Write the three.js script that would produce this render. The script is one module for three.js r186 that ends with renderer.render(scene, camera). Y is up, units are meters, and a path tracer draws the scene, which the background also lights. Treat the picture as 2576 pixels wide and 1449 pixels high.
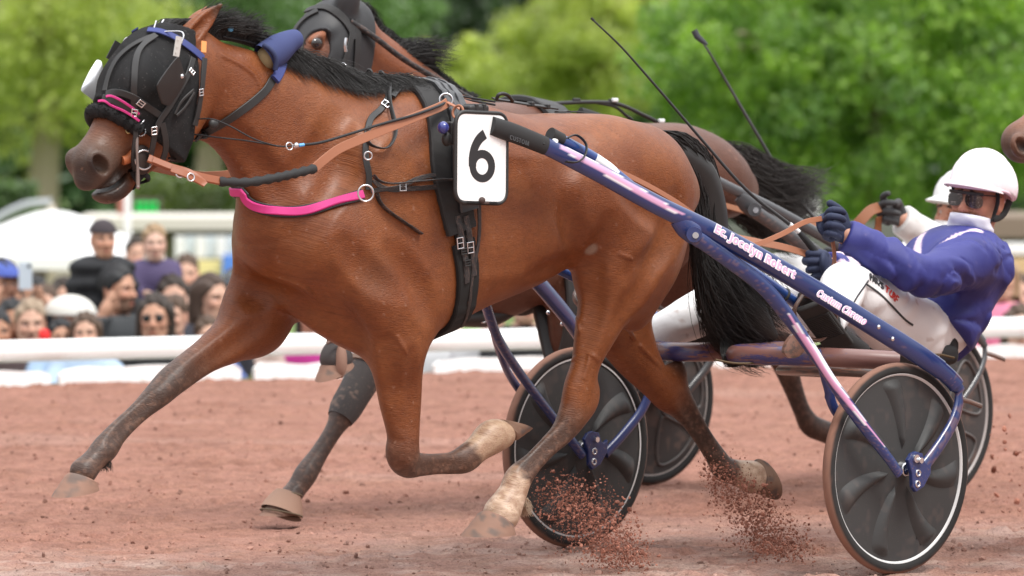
import * as THREE from 'three';
import { mergeGeometries, mergeVertices, toCreasedNormals } from 'three/addons/utils/BufferGeometryUtils.js';
import { RoundedBoxGeometry } from 'three/addons/geometries/RoundedBoxGeometry.js';
import { FontLoader } from 'three/addons/loaders/FontLoader.js';
import { TextGeometry } from 'three/addons/geometries/TextGeometry.js';

// ---------------------------------------------------------------- camera
const EYE = 1.66, FPX = 15360, PW = 2576, PH = 1449, PITCH = -Math.atan(605.5 / FPX);
const scene = new THREE.Scene();
const camera = new THREE.PerspectiveCamera(2 * Math.atan(PH / 2 / FPX) * 180 / Math.PI, 16 / 9, 0.5, 600);
camera.position.set(0, EYE, 0);
camera.rotation.set(PITCH, 0, 0);
camera.focus = 18.8; camera.userData.fStop = 4.8;
// ---------------------------------------------------------------- sky (bright, even overcast) and a veiled sun
const SUN = new THREE.Vector3(0.38, 0.86, 0.34).normalize();
{
  const w = 256, h = 128, data = new Float32Array(w * h * 4);
  for (let j = 0; j < h; j++) for (let i = 0; i < w; i++) {
    const el = (j + 0.5) / h * Math.PI - Math.PI / 2, az = (i + 0.5) / w * 2 * Math.PI;
    const up = Math.max(0, Math.sin(el));
    const cloud = 0.05 * Math.sin(az * 3 + 2 * Math.sin(el * 5)) + 0.04 * Math.sin(az * 7 + el * 11);
    const v = (0.27 + 1.22 * up) * (1 + cloud);
    const k = (j * w + i) * 4;
    data[k] = v * 0.985; data[k + 1] = v * 1.0; data[k + 2] = v * 1.03; data[k + 3] = 1;
  }
  const sky = new THREE.DataTexture(data, w, h, THREE.RGBAFormat, THREE.FloatType);
  sky.mapping = THREE.EquirectangularReflectionMapping; sky.magFilter = THREE.LinearFilter; sky.needsUpdate = true;
  scene.background = sky; scene.environment = sky;
}
const sun = new THREE.DirectionalLight(new THREE.Color(1, 0.965, 0.91), 1.9);
sun.position.copy(SUN).multiplyScalar(60).add(new THREE.Vector3(0, 0, -20)); sun.target.position.set(0, 0, -20);
sun.castShadow = true; sun.shadow.radius = 40; sun.shadow.mapSize.set(2048, 2048);
Object.assign(sun.shadow.camera, { left: -15, right: 15, top: 15, bottom: -15, near: 1, far: 120 });
scene.add(sun, sun.target);
const renderer = new THREE.WebGLRenderer({ antialias: true });
renderer.toneMapping = THREE.LinearToneMapping; renderer.toneMappingExposure = 1.62;
renderer.shadowMap.enabled = true;
// ---------------------------------------------------------------- helpers
const V = (x, y, z) => new THREE.Vector3(x, y, z);
function rng(seed) { let s = seed >>> 0; return () => { s = (s + 0x6D2B79F5) >>> 0; let t = s; t = Math.imul(t ^ (t >>> 15), t | 1); t ^= t + Math.imul(t ^ (t >>> 7), t | 61); return ((t ^ (t >>> 14)) >>> 0) / 4294967296; }; }
const hash = (x, y, z) => { let h = Math.imul(x, 374761393) ^ Math.imul(y, 668265263) ^ Math.imul(z, 2147483647 ^ 1274126177); h = Math.imul(h ^ (h >>> 13), 1274126177); return ((h ^ (h >>> 16)) >>> 0) / 4294967296; };
function noise(x, y, z) {
  const X = Math.floor(x), Y = Math.floor(y), Z = Math.floor(z); let fx = x - X, fy = y - Y, fz = z - Z;
  fx *= fx * (3 - 2 * fx); fy *= fy * (3 - 2 * fy); fz *= fz * (3 - 2 * fz);
  const l = (a, b, t) => a + (b - a) * t;
  return l(l(l(hash(X, Y, Z), hash(X + 1, Y, Z), fx), l(hash(X, Y + 1, Z), hash(X + 1, Y + 1, Z), fx), fy), l(l(hash(X, Y, Z + 1), hash(X + 1, Y, Z + 1), fx), l(hash(X, Y + 1, Z + 1), hash(X + 1, Y + 1, Z + 1), fx), fy), fz);
}
const fbm = (x, y, z) => 0.5 * noise(x, y, z) + 0.3 * noise(2.1 * x + 7, 2.1 * y, 2.1 * z) + 0.2 * noise(4.3 * x, 4.3 * y + 5, 4.3 * z);
const clamp = (x, a, b) => Math.min(b, Math.max(a, x)), mix = (a, b, t) => a + (b - a) * t;
const sstep = (a, b, x) => { const t = clamp((x - a) / (b - a), 0, 1); return t * t * (3 - 2 * t); };
// a pixel of the 2576 x 1449 photograph as a viewing ray, and the point on it at a distance or on a plane
const CP = Math.cos(PITCH), SP = Math.sin(PITCH);
function ray(px, py) { const x = (px - 1288) / FPX, y = -(py - 724.5) / FPX; return V(x, y * CP + SP, -CP + y * SP); }
function at(px, py, depth) { const d = ray(px, py); return d.multiplyScalar(depth / -d.z).add(V(0, EYE, 0)); }
// a rig frame: a = forward along the heading, y = up, b = towards the animal's left
class Rig {
  constructor(x, z, deg) { const t = deg * Math.PI / 180; this.o = V(x, 0, z); this.f = V(-Math.cos(t), 0, Math.sin(t)); this.l = V(Math.sin(t), 0, Math.cos(t)); this.turn = Math.atan2(this.f.x, this.f.z) ; 
    this.m = new THREE.Matrix4().makeBasis(this.f, V(0, 1, 0), this.l.clone().negate()).setPosition(this.o); this.inv = this.m.clone().invert(); }
  w(a, y, b) { return V(this.o.x + a * this.f.x + b * this.l.x, y, this.o.z + a * this.f.z + b * this.l.z); }
  J(px, py, b) { const d = ray(px, py), c = V(0, EYE, 0); const t = (b - c.clone().sub(this.o).dot(this.l)) / d.dot(this.l); const p = c.addScaledVector(d, t).sub(this.o); return [p.dot(this.f), p.y, b]; }
  ray(px, py) { const d = ray(px, py).normalize(), c = V(0, EYE, 0).sub(this.o); return { o: [c.dot(this.f), c.y, c.dot(this.l)], d: [d.dot(this.f), d.y, d.dot(this.l)] }; }
}
// local rig coordinates are (a, y, b); three's local axes of a rig group are (a, y, -b)
const L = (p) => V(p[0], p[1], -p[2]);
// ---- naming
const used = {};
function numbered(n) { const k = used[n] = (used[n] ?? -1) + 1; return k ? `${n}_${String(k).padStart(3, '0')}` : n; }
function tag(o, label, category, group, kind) { if (label) o.userData.label = label; if (category) o.userData.category = category; if (group) o.userData.group = group; if (kind) o.userData.kind = kind; return o; }
function thing(name, label, category, group, parent = scene) { const o = new THREE.Group(); o.name = numbered(name); tag(o, label, category, group); parent.add(o); return o; }
function part(parent, name, geo, mat, label) { const m = new THREE.Mesh(Array.isArray(geo) ? join(geo) : geo, mat); m.name = parent === scene ? numbered(name) : name; m.castShadow = m.receiveShadow = true; if (label) m.userData.label = label; parent.add(m); return m; }
function join(gs) {
  gs = gs.filter(Boolean);
  const any = gs.some(g => g.attributes.color), out = gs.map(g => { g = g.index ? g.toNonIndexed() : g; const c = new THREE.BufferGeometry(); const n = g.attributes.position.count;
    c.setAttribute('position', g.attributes.position); if (!g.attributes.normal) g.computeVertexNormals(); c.setAttribute('normal', g.attributes.normal);
    c.setAttribute('uv', g.attributes.uv || new THREE.BufferAttribute(new Float32Array(n * 2), 2));
    if (any) c.setAttribute('color', g.attributes.color || new THREE.BufferAttribute(new Float32Array(n * 3).fill(1), 3)); return c; });
  return mergeGeometries(out);
}
// ---- curves
function curve(pts, n) { const c = new THREE.CatmullRomCurve3(pts, false, 'centripetal'); return c.getPoints(n); }
function lerpList(list, t) { const x = t * (list.length - 1), i = Math.min(list.length - 2, Math.floor(x)); return mix(list[i], list[i + 1], x - i); }
// round or flat tube along points; rad may be a number, a list or a function of t; flat = [width factor along side, factor along normal]
function tube(pts, rad, o = {}) {
  const { smooth = 0, sides = 8, squash = 1, side = null, caps = true, color = null, twist = 0 } = o;
  if (smooth) pts = curve(pts, smooth);
  const n = pts.length, R = typeof rad === 'function' ? rad : Array.isArray(rad) ? (t) => lerpList(rad, t) : () => rad;
  const pos = [], nor = [], uv = [], idx = [], col = [];
  let N = null, len = 0;
  for (let i = 0; i < n; i++) {
    const T = pts[Math.min(n - 1, i + 1)].clone().sub(pts[Math.max(0, i - 1)]).normalize();
    if (side) { N = side.clone().addScaledVector(T, -side.dot(T)).normalize(); }
    else if (!N) { N = Math.abs(T.y) < 0.9 ? V(0, 1, 0) : V(1, 0, 0); N.addScaledVector(T, -N.dot(T)).normalize(); }
    else N = N.clone().addScaledVector(T, -N.dot(T)).normalize();
    const B = T.clone().cross(N), t = i / (n - 1), r = R(t);
    if (i) len += pts[i].distanceTo(pts[i - 1]);
    for (let k = 0; k <= sides; k++) {
      const a = k / sides * 2 * Math.PI + twist, c = Math.cos(a), s = Math.sin(a);
      pos.push(pts[i].x + r * (c * N.x + squash * s * B.x), pts[i].y + r * (c * N.y + squash * s * B.y), pts[i].z + r * (c * N.z + squash * s * B.z));
      const q = N.clone().multiplyScalar(c * squash).addScaledVector(B, s).normalize(); nor.push(q.x, q.y, q.z);
      uv.push(len, k / sides); if (color) { const cc = color(t, k / sides); col.push(cc[0], cc[1], cc[2]); }
    }
  }
  const m = sides + 1;
  for (let i = 0; i < n - 1; i++) for (let k = 0; k < sides; k++) { const a = i * m + k; idx.push(a, a + 1, a + m, a + 1, a + m + 1, a + m); }
  if (caps) for (const e of [0, n - 1]) {
    const c = pos.length / 3, T = e ? pts[n - 1].clone().sub(pts[n - 2]).normalize() : pts[0].clone().sub(pts[1]).normalize();
    pos.push(pts[e].x, pts[e].y, pts[e].z); nor.push(T.x, T.y, T.z); uv.push(0, 0); if (color) col.push(...color(e ? 1 : 0, 0));
    for (let k = 0; k <= sides; k++) { const q = (e * m + k) * 3; pos.push(pos[q], pos[q + 1], pos[q + 2]); nor.push(T.x, T.y, T.z); uv.push(0, 0); if (color) col.push(...color(e ? 1 : 0, k / sides)); }
    for (let k = 0; k < sides; k++) e ? idx.push(c, c + k + 1, c + k + 2) : idx.push(c, c + k + 2, c + k + 1);
  }
  return geom(pos, idx, nor, uv, color ? col : null);
}
function geom(pos, idx, nor, uv, col) {
  const g = new THREE.BufferGeometry();
  g.setAttribute('position', new THREE.BufferAttribute(new Float32Array(pos), 3)); g.setIndex(new THREE.BufferAttribute(new Uint32Array(idx), 1));
  if (nor) g.setAttribute('normal', new THREE.BufferAttribute(new Float32Array(nor), 3)); if (uv) g.setAttribute('uv', new THREE.BufferAttribute(new Float32Array(uv), 2));
  if (col) g.setAttribute('color', new THREE.BufferAttribute(new Float32Array(col), 3));
  if (!nor) g.computeVertexNormals(); return g;
}
// a strap: rectangular section, width across, thickness along the normals
function strap(pts, normals, width, thick, o = {}) {
  const n = pts.length, pos = [], idx = [], uv = [], col = []; let len = 0; const W = typeof width === 'function' ? width : () => width;
  for (let i = 0; i < n; i++) {
    const T = pts[Math.min(n - 1, i + 1)].clone().sub(pts[Math.max(0, i - 1)]).normalize();
    const Nn = normals[i].clone().addScaledVector(T, -normals[i].dot(T)).normalize(), S = T.clone().cross(Nn), w = W(i / (n - 1)) / 2;
    if (i) len += pts[i].distanceTo(pts[i - 1]);
    const q = [[-w, 0], [-w, thick * 0.75], [-w + thick * 0.3, thick], [w - thick * 0.3, thick], [w, thick * 0.75], [w, 0]];
    for (const [s, h] of q) { const p = pts[i].clone().addScaledVector(S, s).addScaledVector(Nn, h); pos.push(p.x, p.y, p.z); uv.push(len, s / w * 0.5 + 0.5); if (o.color) col.push(...o.color(i / (n - 1), s / w)); }
  }
  for (let i = 0; i < n - 1; i++) for (let k = 0; k < 6; k++) { const a = i * 6 + k, b = i * 6 + (k + 1) % 6; idx.push(a, b, a + 6, b, b + 6, a + 6); }
  for (const e of [0, n - 1]) for (let k = 1; k < 5; k++) e ? idx.push(e * 6, e * 6 + k, e * 6 + k + 1) : idx.push(0, k + 1, k);
  const g = geom(pos, idx, null, uv, o.color ? col : null);
  return toCreasedNormals(g, 0.5);
}
function ball(p, r, sx = 1, sy = 1, sz = 1, n = 12) { const g = new THREE.SphereGeometry(r, n, Math.max(6, n * 0.7 | 0)); g.scale(sx, sy, sz); g.translate(p.x, p.y, p.z); return g; }
function cyl(a, b, r, r2 = r, n = 14) { const d = b.clone().sub(a), g = new THREE.CylinderGeometry(r2, r, d.length(), n); g.applyQuaternion(new THREE.Quaternion().setFromUnitVectors(V(0, 1, 0), d.normalize())); g.translate((a.x + b.x) / 2, (a.y + b.y) / 2, (a.z + b.z) / 2); return g; }
function ring(c, n, R, r, sx = 1) { const g = new THREE.TorusGeometry(R, r, 8, 24); g.scale(sx, 1, 1); g.applyQuaternion(new THREE.Quaternion().setFromUnitVectors(V(0, 0, 1), n.clone().normalize())); g.translate(c.x, c.y, c.z); return g; }
function rbox(w, h, d, r, c, q) { const g = new RoundedBoxGeometry(w, h, d, 2, r); if (q) g.applyQuaternion(q); g.translate(c.x, c.y, c.z); return g; }
// ---- signed distance fields, meshed with surface nets
const smin = (a, b, k) => { const h = Math.max(k - Math.abs(a - b), 0) / k; return Math.min(a, b) - h * h * k * 0.25; };
const smax = (a, b, k) => -smin(-a, -b, k);
// a sweep through joints [a, y, b] with a radius r in the sagittal plane and w across it
function sweep(joints, k = 0.03, dens = 10, sub = false) {
  const pts = []; const n = joints.length;
  const cr = (p0, p1, p2, p3, t) => 0.5 * ((2 * p1) + (-p0 + p2) * t + (2 * p0 - 5 * p1 + 4 * p2 - p3) * t * t + (-p0 + 3 * p1 - 3 * p2 + p3) * t * t * t);
  for (let i = 0; i < n - 1; i++) for (let s = 0; s < dens; s++) { const q = [joints[Math.max(0, i - 1)], joints[i], joints[i + 1], joints[Math.min(n - 1, i + 2)]], t = s / dens; pts.push([0, 1, 2, 3, 4].map(c => c < 3 ? cr(q[0][c], q[1][c], q[2][c], q[3][c], t) : clamp(cr(q[0][c], q[1][c], q[2][c], q[3][c], t), 0.8 * Math.min(q[1][c], q[2][c]), 1.15 * Math.max(q[1][c], q[2][c])))); }
  pts.push(joints[n - 1].slice(0, 5));
  const lo = [1e9, 1e9, 1e9], hi = [-1e9, -1e9, -1e9]; let rm = 0;
  for (const p of pts) for (let c = 0; c < 3; c++) { const r = Math.max(p[3], p[4]); lo[c] = Math.min(lo[c], p[c] - r); hi[c] = Math.max(hi[c], p[c] + r); }
  const m = pts.length, F = new Float64Array(m * 5); pts.forEach((p, i) => F.set(p, i * 5));
  let lip = 1; for (const p of pts) lip = Math.min(lip, p[3] / p[4], p[4] / p[3]);
  return { k, lo, hi, sub, lip, d(x, y, z) {
    let best = 1e18;
    for (let i = 0; i < m - 1; i++) {
      const o = i * 5, ax = F[o], ay = F[o + 1], az = F[o + 2], ux = F[o + 5] - ax, uy = F[o + 6] - ay, uz = F[o + 7] - az, qx = x - ax, qy = y - ay, qz = z - az;
      let t = (qx * ux + qy * uy + qz * uz) / (ux * ux + uy * uy + uz * uz + 1e-12); t = t < 0 ? 0 : t > 1 ? 1 : t;
      const dx = qx - t * ux, dy = qy - t * uy, dz = qz - t * uz, r = F[o + 3] + t * (F[o + 8] - F[o + 3]), w = F[o + 4] + t * (F[o + 9] - F[o + 4]);
      const e = (Math.sqrt((dx * dx + dy * dy) / (r * r) + dz * dz / (w * w)) - 1) * Math.min(r, w); if (e < best) best = e;
    }
    return best;
  } };
}
// an ellipsoid with its long axis turned by ang in the a-y plane
function egg(c, r, ang = 0, k = 0.05, sub = false) {
  const ca = Math.cos(ang), sa = Math.sin(ang), R = Math.max(...r), mn = Math.min(...r);
  return { k, sub, lip: mn / R, lo: c.map(v => v - R), hi: c.map(v => v + R), d(x, y, z) { const dx = x - c[0], dy = y - c[1], dz = z - c[2], u = (ca * dx + sa * dy) / r[0], v = (-sa * dx + ca * dy) / r[1], w = dz / r[2]; return (Math.sqrt(u * u + v * v + w * w) - 1) * mn; } };
}
function field(prims) {
  const add = prims.filter(p => !p.sub), sub = prims.filter(p => p.sub);
  const box = (p, x, y, z) => { const dx = Math.max(p.lo[0] - x, 0, x - p.hi[0]), dy = Math.max(p.lo[1] - y, 0, y - p.hi[1]), dz = Math.max(p.lo[2] - z, 0, z - p.hi[2]); return Math.sqrt(dx * dx + dy * dy + dz * dz); };
  const f = (x, y, z) => { let d = 1; for (const p of add) { if (box(p, x, y, z) * p.lip > d + p.k) continue; d = smin(d, p.d(x, y, z), p.k); } for (const p of sub) { if (box(p, x, y, z) * p.lip > -d + p.k) continue; d = smax(d, -p.d(x, y, z), p.k); } return d; };
  f.lo = [0, 1, 2].map(c => Math.min(...add.map(p => p.lo[c])) - 0.03); f.hi = [0, 1, 2].map(c => Math.max(...add.map(p => p.hi[c])) + 0.03); return f;
}
function grad(f, x, y, z, e = 0.002) { const gx = f(x + e, y, z) - f(x - e, y, z), gy = f(x, y + e, z) - f(x, y - e, z), gz = f(x, y, z + e) - f(x, y, z - e), l = Math.hypot(gx, gy, gz) || 1; return [gx / l, gy / l, gz / l, l / (2 * e)]; }
function meshField(f, cell, colorOf = null, lo = f.lo, hi = f.hi, flip = true) {
  const n = [0, 1, 2].map(c => Math.ceil((hi[c] - lo[c]) / cell) + 2), [nx, ny, nz] = n, val = new Float32Array(nx * ny * nz).fill(NaN), id = new Int32Array(nx * ny * nz).fill(-1);
  const I = (i, j, k) => (k * ny + j) * nx + i, get = (i, j, k) => { const q = I(i, j, k); let v = val[q]; if (v !== v) v = val[q] = f(lo[0] + i * cell, lo[1] + j * cell, lo[2] + k * cell); return v; };
  const pos = [], cells = [], B = 6, half = B * cell * 0.5, rad = half * 1.7321 * 1.25;
  for (let K = 0; K < nz - 1; K += B) for (let Jj = 0; Jj < ny - 1; Jj += B) for (let Ii = 0; Ii < nx - 1; Ii += B) {
    if (Math.abs(f(lo[0] + Ii * cell + half, lo[1] + Jj * cell + half, lo[2] + K * cell + half)) > rad) continue;
    for (let k = K; k < Math.min(K + B, nz - 1); k++) for (let j = Jj; j < Math.min(Jj + B, ny - 1); j++) for (let i = Ii; i < Math.min(Ii + B, nx - 1); i++) {
      let m = 0; const v = []; for (let c = 0; c < 8; c++) { const q = get(i + (c & 1), j + (c >> 1 & 1), k + (c >> 2)); v.push(q); if (q < 0) m |= 1 << c; }
      if (m === 0 || m === 255) continue;
      let sx = 0, sy = 0, sz = 0, cnt = 0;
      for (let c = 0; c < 8; c++) for (const b of [1, 2, 4]) if (!(c & b)) { const e = c | b; if ((v[c] < 0) !== (v[e] < 0)) { const t = v[c] / (v[c] - v[e]); sx += (c & 1) + (b === 1 ? t : 0); sy += (c >> 1 & 1) + (b === 2 ? t : 0); sz += (c >> 2) + (b === 4 ? t : 0); cnt++; } }
      id[I(i, j, k)] = pos.length / 3; cells.push(i, j, k); pos.push(lo[0] + (i + sx / cnt) * cell, lo[1] + (j + sy / cnt) * cell, lo[2] + (k + sz / cnt) * cell);
    }
  }
  const idx = [];
  for (let q = 0; q < cells.length; q += 3) {
    const i = cells[q], j = cells[q + 1], k = cells[q + 2], s0 = get(i, j, k) < 0, here = id[I(i, j, k)];
    const quad = (s1, a, b, c) => { if (s0 === s1 || a < 0 || b < 0 || c < 0) return; s0 ? idx.push(here, a, b, here, b, c) : idx.push(here, b, a, here, c, b); };
    if (j && k) quad(get(i + 1, j, k) < 0, id[I(i, j - 1, k)], id[I(i, j - 1, k - 1)], id[I(i, j, k - 1)]);
    if (i && k) quad(get(i, j + 1, k) < 0, id[I(i, j, k - 1)], id[I(i - 1, j, k - 1)], id[I(i - 1, j, k)]);
    if (i && j) quad(get(i, j, k + 1) < 0, id[I(i - 1, j, k)], id[I(i - 1, j - 1, k)], id[I(i, j - 1, k)]);
  }
  const P = new Float32Array(pos), N = new Float32Array(pos.length), U = new Float32Array(pos.length / 3 * 2), C = colorOf ? new Float32Array(pos.length) : null;
  for (let q = 0; q < pos.length; q += 3) {
    let [x, y, z] = [pos[q], pos[q + 1], pos[q + 2]], g = grad(f, x, y, z); const d = f(x, y, z) / Math.max(0.3, g[3]);
    const s = clamp(d, -cell * 0.6, cell * 0.6); x -= g[0] * s; y -= g[1] * s; z -= g[2] * s;
    if (C) { const c = colorOf(x, y, z, g); C[q] = c[0]; C[q + 1] = c[1]; C[q + 2] = c[2]; }
    P[q] = x; P[q + 1] = y; P[q + 2] = flip ? -z : z; N[q] = g[0]; N[q + 1] = g[1]; N[q + 2] = flip ? -g[2] : g[2];
    U[q / 3 * 2] = x + z * 0.6; U[q / 3 * 2 + 1] = y + z * 0.3;
  }
  if (flip) for (let q = 0; q < idx.length; q += 3) { const t = idx[q]; idx[q] = idx[q + 1]; idx[q + 1] = t; }
  const g = new THREE.BufferGeometry(); g.setAttribute('position', new THREE.BufferAttribute(P, 3)); g.setAttribute('normal', new THREE.BufferAttribute(N, 3)); g.setAttribute('uv', new THREE.BufferAttribute(U, 2)); if (C) g.setAttribute('color', new THREE.BufferAttribute(C, 3));
  g.setIndex(new THREE.BufferAttribute(new Uint32Array(idx), 1)); return g;
}
// where a viewing ray first meets a field: local [a, y, b] and the outward normal there
function hit(f, r, near = 14, far = 30, off = 0) {
  let t = near; for (let i = 0; i < 400 && t < far; i++) { const d = f(r.o[0] + r.d[0] * t, r.o[1] + r.d[1] * t, r.o[2] + r.d[2] * t) - off; if (d < 0.0008) { const p = [0, 1, 2].map(c => r.o[c] + r.d[c] * t); return { p, n: grad(f, ...p) }; } t += Math.max(0.001, d * 0.7); }
  return null;
}
function textureOf(w, h, fn, srgb = false) { const d = new Uint8Array(w * h * 4); for (let j = 0; j < h; j++) for (let i = 0; i < w; i++) { const c = fn(i / w, j / h, i, j), k = (j * w + i) * 4; d[k] = clamp(c[0], 0, 1) * 255; d[k + 1] = clamp(c[1], 0, 1) * 255; d[k + 2] = clamp(c[2], 0, 1) * 255; d[k + 3] = 255; } const t = new THREE.DataTexture(d, w, h); t.wrapS = t.wrapT = THREE.RepeatWrapping; t.magFilter = THREE.LinearFilter; t.minFilter = THREE.LinearMipmapLinearFilter; t.generateMipmaps = true; if (srgb) t.colorSpace = THREE.SRGBColorSpace; t.needsUpdate = true; return t; }
const lin = (r, g, b) => new THREE.Color().setRGB(r, g, b);
const hexLin = (h) => { const c = new THREE.Color(h); return [c.r, c.g, c.b]; };
function mat(color, rough = 0.7, extra = {}) { return new THREE.MeshPhysicalMaterial({ color: Array.isArray(color) ? lin(...color) : new THREE.Color(color), roughness: rough, ...extra }); }
// periodic noise for tiling textures
const pn = (u, v, f, s) => { const x = u * f, y = v * f, X = Math.floor(x), Y = Math.floor(y); let fx = x - X, fy = y - Y; fx *= fx * (3 - 2 * fx); fy *= fy * (3 - 2 * fy); const H = (i, j) => hash(((i % f) + f) % f, ((j % f) + f) % f, s); return mix(mix(H(X, Y), H(X + 1, Y), fx), mix(H(X, Y + 1), H(X + 1, Y + 1), fx), fy); };
const mixc = (a, b, t) => [mix(a[0], b[0], t), mix(a[1], b[1], t), mix(a[2], b[2], t)];
// ---------------------------------------------------------------- the track and what lies beyond the rail
const railA = V(-2.50, 0, -29.8), railB = V(2.717, 0, -32.4), railE = railB.clone().sub(railA).normalize(), railN = V(railE.z, 0, -railE.x).multiplyScalar(Math.sign(railE.z * -1) || 1);
if (railN.z > 0) railN.negate(); // railN points away from the track
const onRail = (s, n, y) => railA.clone().addScaledVector(railE, s).addScaledVector(railN, n).setY(y);
const beyond = (n) => n < .25 ? 0 : -1.35 * sstep(.25, .9, n) - 1.1 * sstep(2, 30, n) - .6 * sstep(30, 80, n);
const grit = textureOf(1024, 1024, (u, v) => { const a = pn(u, v, 256, 1), b = pn(u, v, 512, 2), c = pn(u, v, 64, 3), d = pn(u, v, 16, 4); let k = .80 + .22 * (a - .5) + .26 * (b - .5) + .22 * (c - .5) + .16 * (d - .5); const dark = a > .80 ? .72 : 1, lite = b > .965 ? 1.25 : 1; k *= dark * lite; return [k, k * (.985 + .03 * c), k * (.97 + .05 * d)]; });
grit.repeat.set(.62, .62);
const gritBump = textureOf(1024, 1024, (u, v) => { const k = .35 * pn(u, v, 256, 1) + .35 * pn(u, v, 128, 7) + .2 * pn(u, v, 48, 3) + .1 * pn(u, v, 512, 9); return [k, k, k]; }); gritBump.repeat.set(.62, .62);
const trackM = new THREE.MeshPhysicalMaterial({ map: grit, vertexColors: true, roughness: .96, specularIntensity: .3, bumpMap: gritBump, bumpScale: .012 });
{
  const soil = [.335, .168, .125], pale = [.47, .33, .28], dark = [.225, .103, .076];
  const tone = (x, z) => { const r1 = noise(x * .9 + z * .5, 3, z * 1.4), r2 = noise(x * 4, 8, z * 4), r3 = noise(x * 14, 2, z * 14), s = (x - railA.x) * railN.x + (z - railA.z) * railN.z; let c = mixc(soil, dark, .55 * sstep(.55, .8, r2) * sstep(.4, .7, r3)); const lane = sstep(-20.9, -19.3, z + .30 * x + 1.1 * (r1 - .5)); c = mixc(c, pale, clamp(lane * (.12 + .62 * sstep(.3, .75, r3 * .6 + r2 * .4)) + .18 * sstep(.6, .85, r1), 0, .85)); return c; };
  const prints = (() => { const r = rng(17), g = new Map(); for (let i = 0; i < 900; i++) { const x = -4 + 8.5 * r(), z = -34 + 18 * r(), p = [x, z, .045 + .035 * r(), .012 + .018 * r()], k = Math.floor(x * 2) + ',' + Math.floor(z * 2); g.set(k, [...(g.get(k) || []), p]); } return g; })();
  const print = (x, z) => { let h = 0; const cx = Math.floor(x * 2), cz = Math.floor(z * 2); for (let i = -1; i < 2; i++) for (let j = -1; j < 2; j++) for (const p of prints.get((cx + i) + ',' + (cz + j)) || []) { const d = Math.hypot(x - p[0], z - p[1]) / p[2]; if (d < 1.7) h += p[3] * (d < 1 ? -.6 * (1 - d * d) : .55 * Math.sin((d - 1) / .7 * Math.PI)); } return h; };
  const height = (x, z) => print(x, z) + .0035 * Math.sin(((x - railA.x) * railN.x + (z - railA.z) * railN.z) * 70 + 3 * noise(x, 0, z)) + .010 * (noise(x * 7, 1, z * 7) - .5) + .009 * (noise(x * 19, 5, z * 19) - .5) + .006 * (noise(x * 41, 9, z * 41) - .5) + .02 * (noise(x * 1.6, 4, z * 1.6) - .5);
  const sheet = (x0, x1, nx, z0, z1, nz, keep, up) => { const pos = [], uv = [], col = [], idx = []; for (let j = 0; j <= nz; j++) for (let i = 0; i <= nx; i++) { const x = mix(x0, x1, i / nx), z = mix(z0, z1, j / nz), e = Math.min(i, nx - i, j, nz - j) > 0 ? 1 : 0; pos.push(x, up(x, z) * e, z); uv.push(x, z); col.push(...tone(x, z)); } for (let j = 0; j < nz; j++) for (let i = 0; i < nx; i++) { const xc = mix(x0, x1, (i + .5) / nx), zc = mix(z0, z1, (j + .5) / nz); if (!keep(xc, zc)) continue; const a = j * (nx + 1) + i; idx.push(a, a + nx + 1, a + 1, a + 1, a + nx + 1, a + nx + 2); } return geom(pos, idx, null, uv, col); };
  const nd = (x, z) => (x - railA.x) * railN.x + (z - railA.z) * railN.z;
  const near = sheet(-4, 4.5, 380, -34, -15.5, 460, (x, z) => nd(x, z) < .12, (x, z) => height(x, z));
  const far = sheet(-60, 60, 120, -60, 40, 100, (x, z) => nd(x, z) < -.5 && !(x > -4 && x < 4.5 && z > -34 && z < -15.5), () => 0);
  const rim = (() => { const pos = [], uv = [], col = [], idx = []; let k = 0; for (const [s0, s1] of [[-60, -1.6], [7.6, 66]]) { for (let i = 0; i <= 20; i++) { const s = mix(s0, s1, i / 20); for (const n of [-1.4, .12]) { const p = onRail(s, n, -.004); pos.push(p.x, p.y, p.z); uv.push(p.x, p.z); col.push(...soil); } if (i) { const a = k - 2; idx.push(a, a + 2, a + 1, a + 1, a + 2, a + 3); } k += 2; } } return geom(pos, idx, null, uv, col); })();
  tag(part(scene, 'track', [near, far, rim], trackM), null, null, null, 'structure');
  // ground behind the rail: falls away, then runs on under the trees
  const ns = [.12, .25, .4, .55, .7, .9, 1.5, 2.5, 4, 7, 12, 20, 30, 45, 60, 80, 110, 200, 420], pos = [], uv = [], col = [], idx = [], SN = 60; ns.forEach((n, j) => { for (let i = 0; i <= SN; i++) { const s = mix(-260, 270, i / SN), p = onRail(s, n, beyond(n) - .002); pos.push(p.x, p.y, p.z); uv.push(s, n); const g = noise(s * .3, n * .4, 2); col.push(...(n < .95 ? [.10, .13, .045] : n < 26 ? mixc([.42, .38, .33], [.34, .31, .27], g) : mixc([.10, .17, .04], [.16, .19, .06], g))); } }); for (let j = 0; j < ns.length - 1; j++) for (let i = 0; i < SN; i++) { const a = j * (SN + 1) + i; idx.push(a, a + 1, a + SN + 1, a + 1, a + SN + 2, a + SN + 1); }
  tag(part(scene, 'ground', geom(pos, idx, null, uv, col), new THREE.MeshPhysicalMaterial({ vertexColors: true, roughness: .95 })), null, null, null, 'structure');
  // loose clods and crumbs of the track surface
  const r = rng(4), chunk = new THREE.IcosahedronGeometry(1, 0), p = chunk.attributes.position; for (let i = 0; i < p.count; i++) { const k = .75 + .5 * hash(Math.round(p.getX(i) * 9), Math.round(p.getY(i) * 9), Math.round(p.getZ(i) * 9)); p.setXYZ(i, p.getX(i) * k, p.getY(i) * k * .8, p.getZ(i) * k); } chunk.computeVertexNormals();
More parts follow.
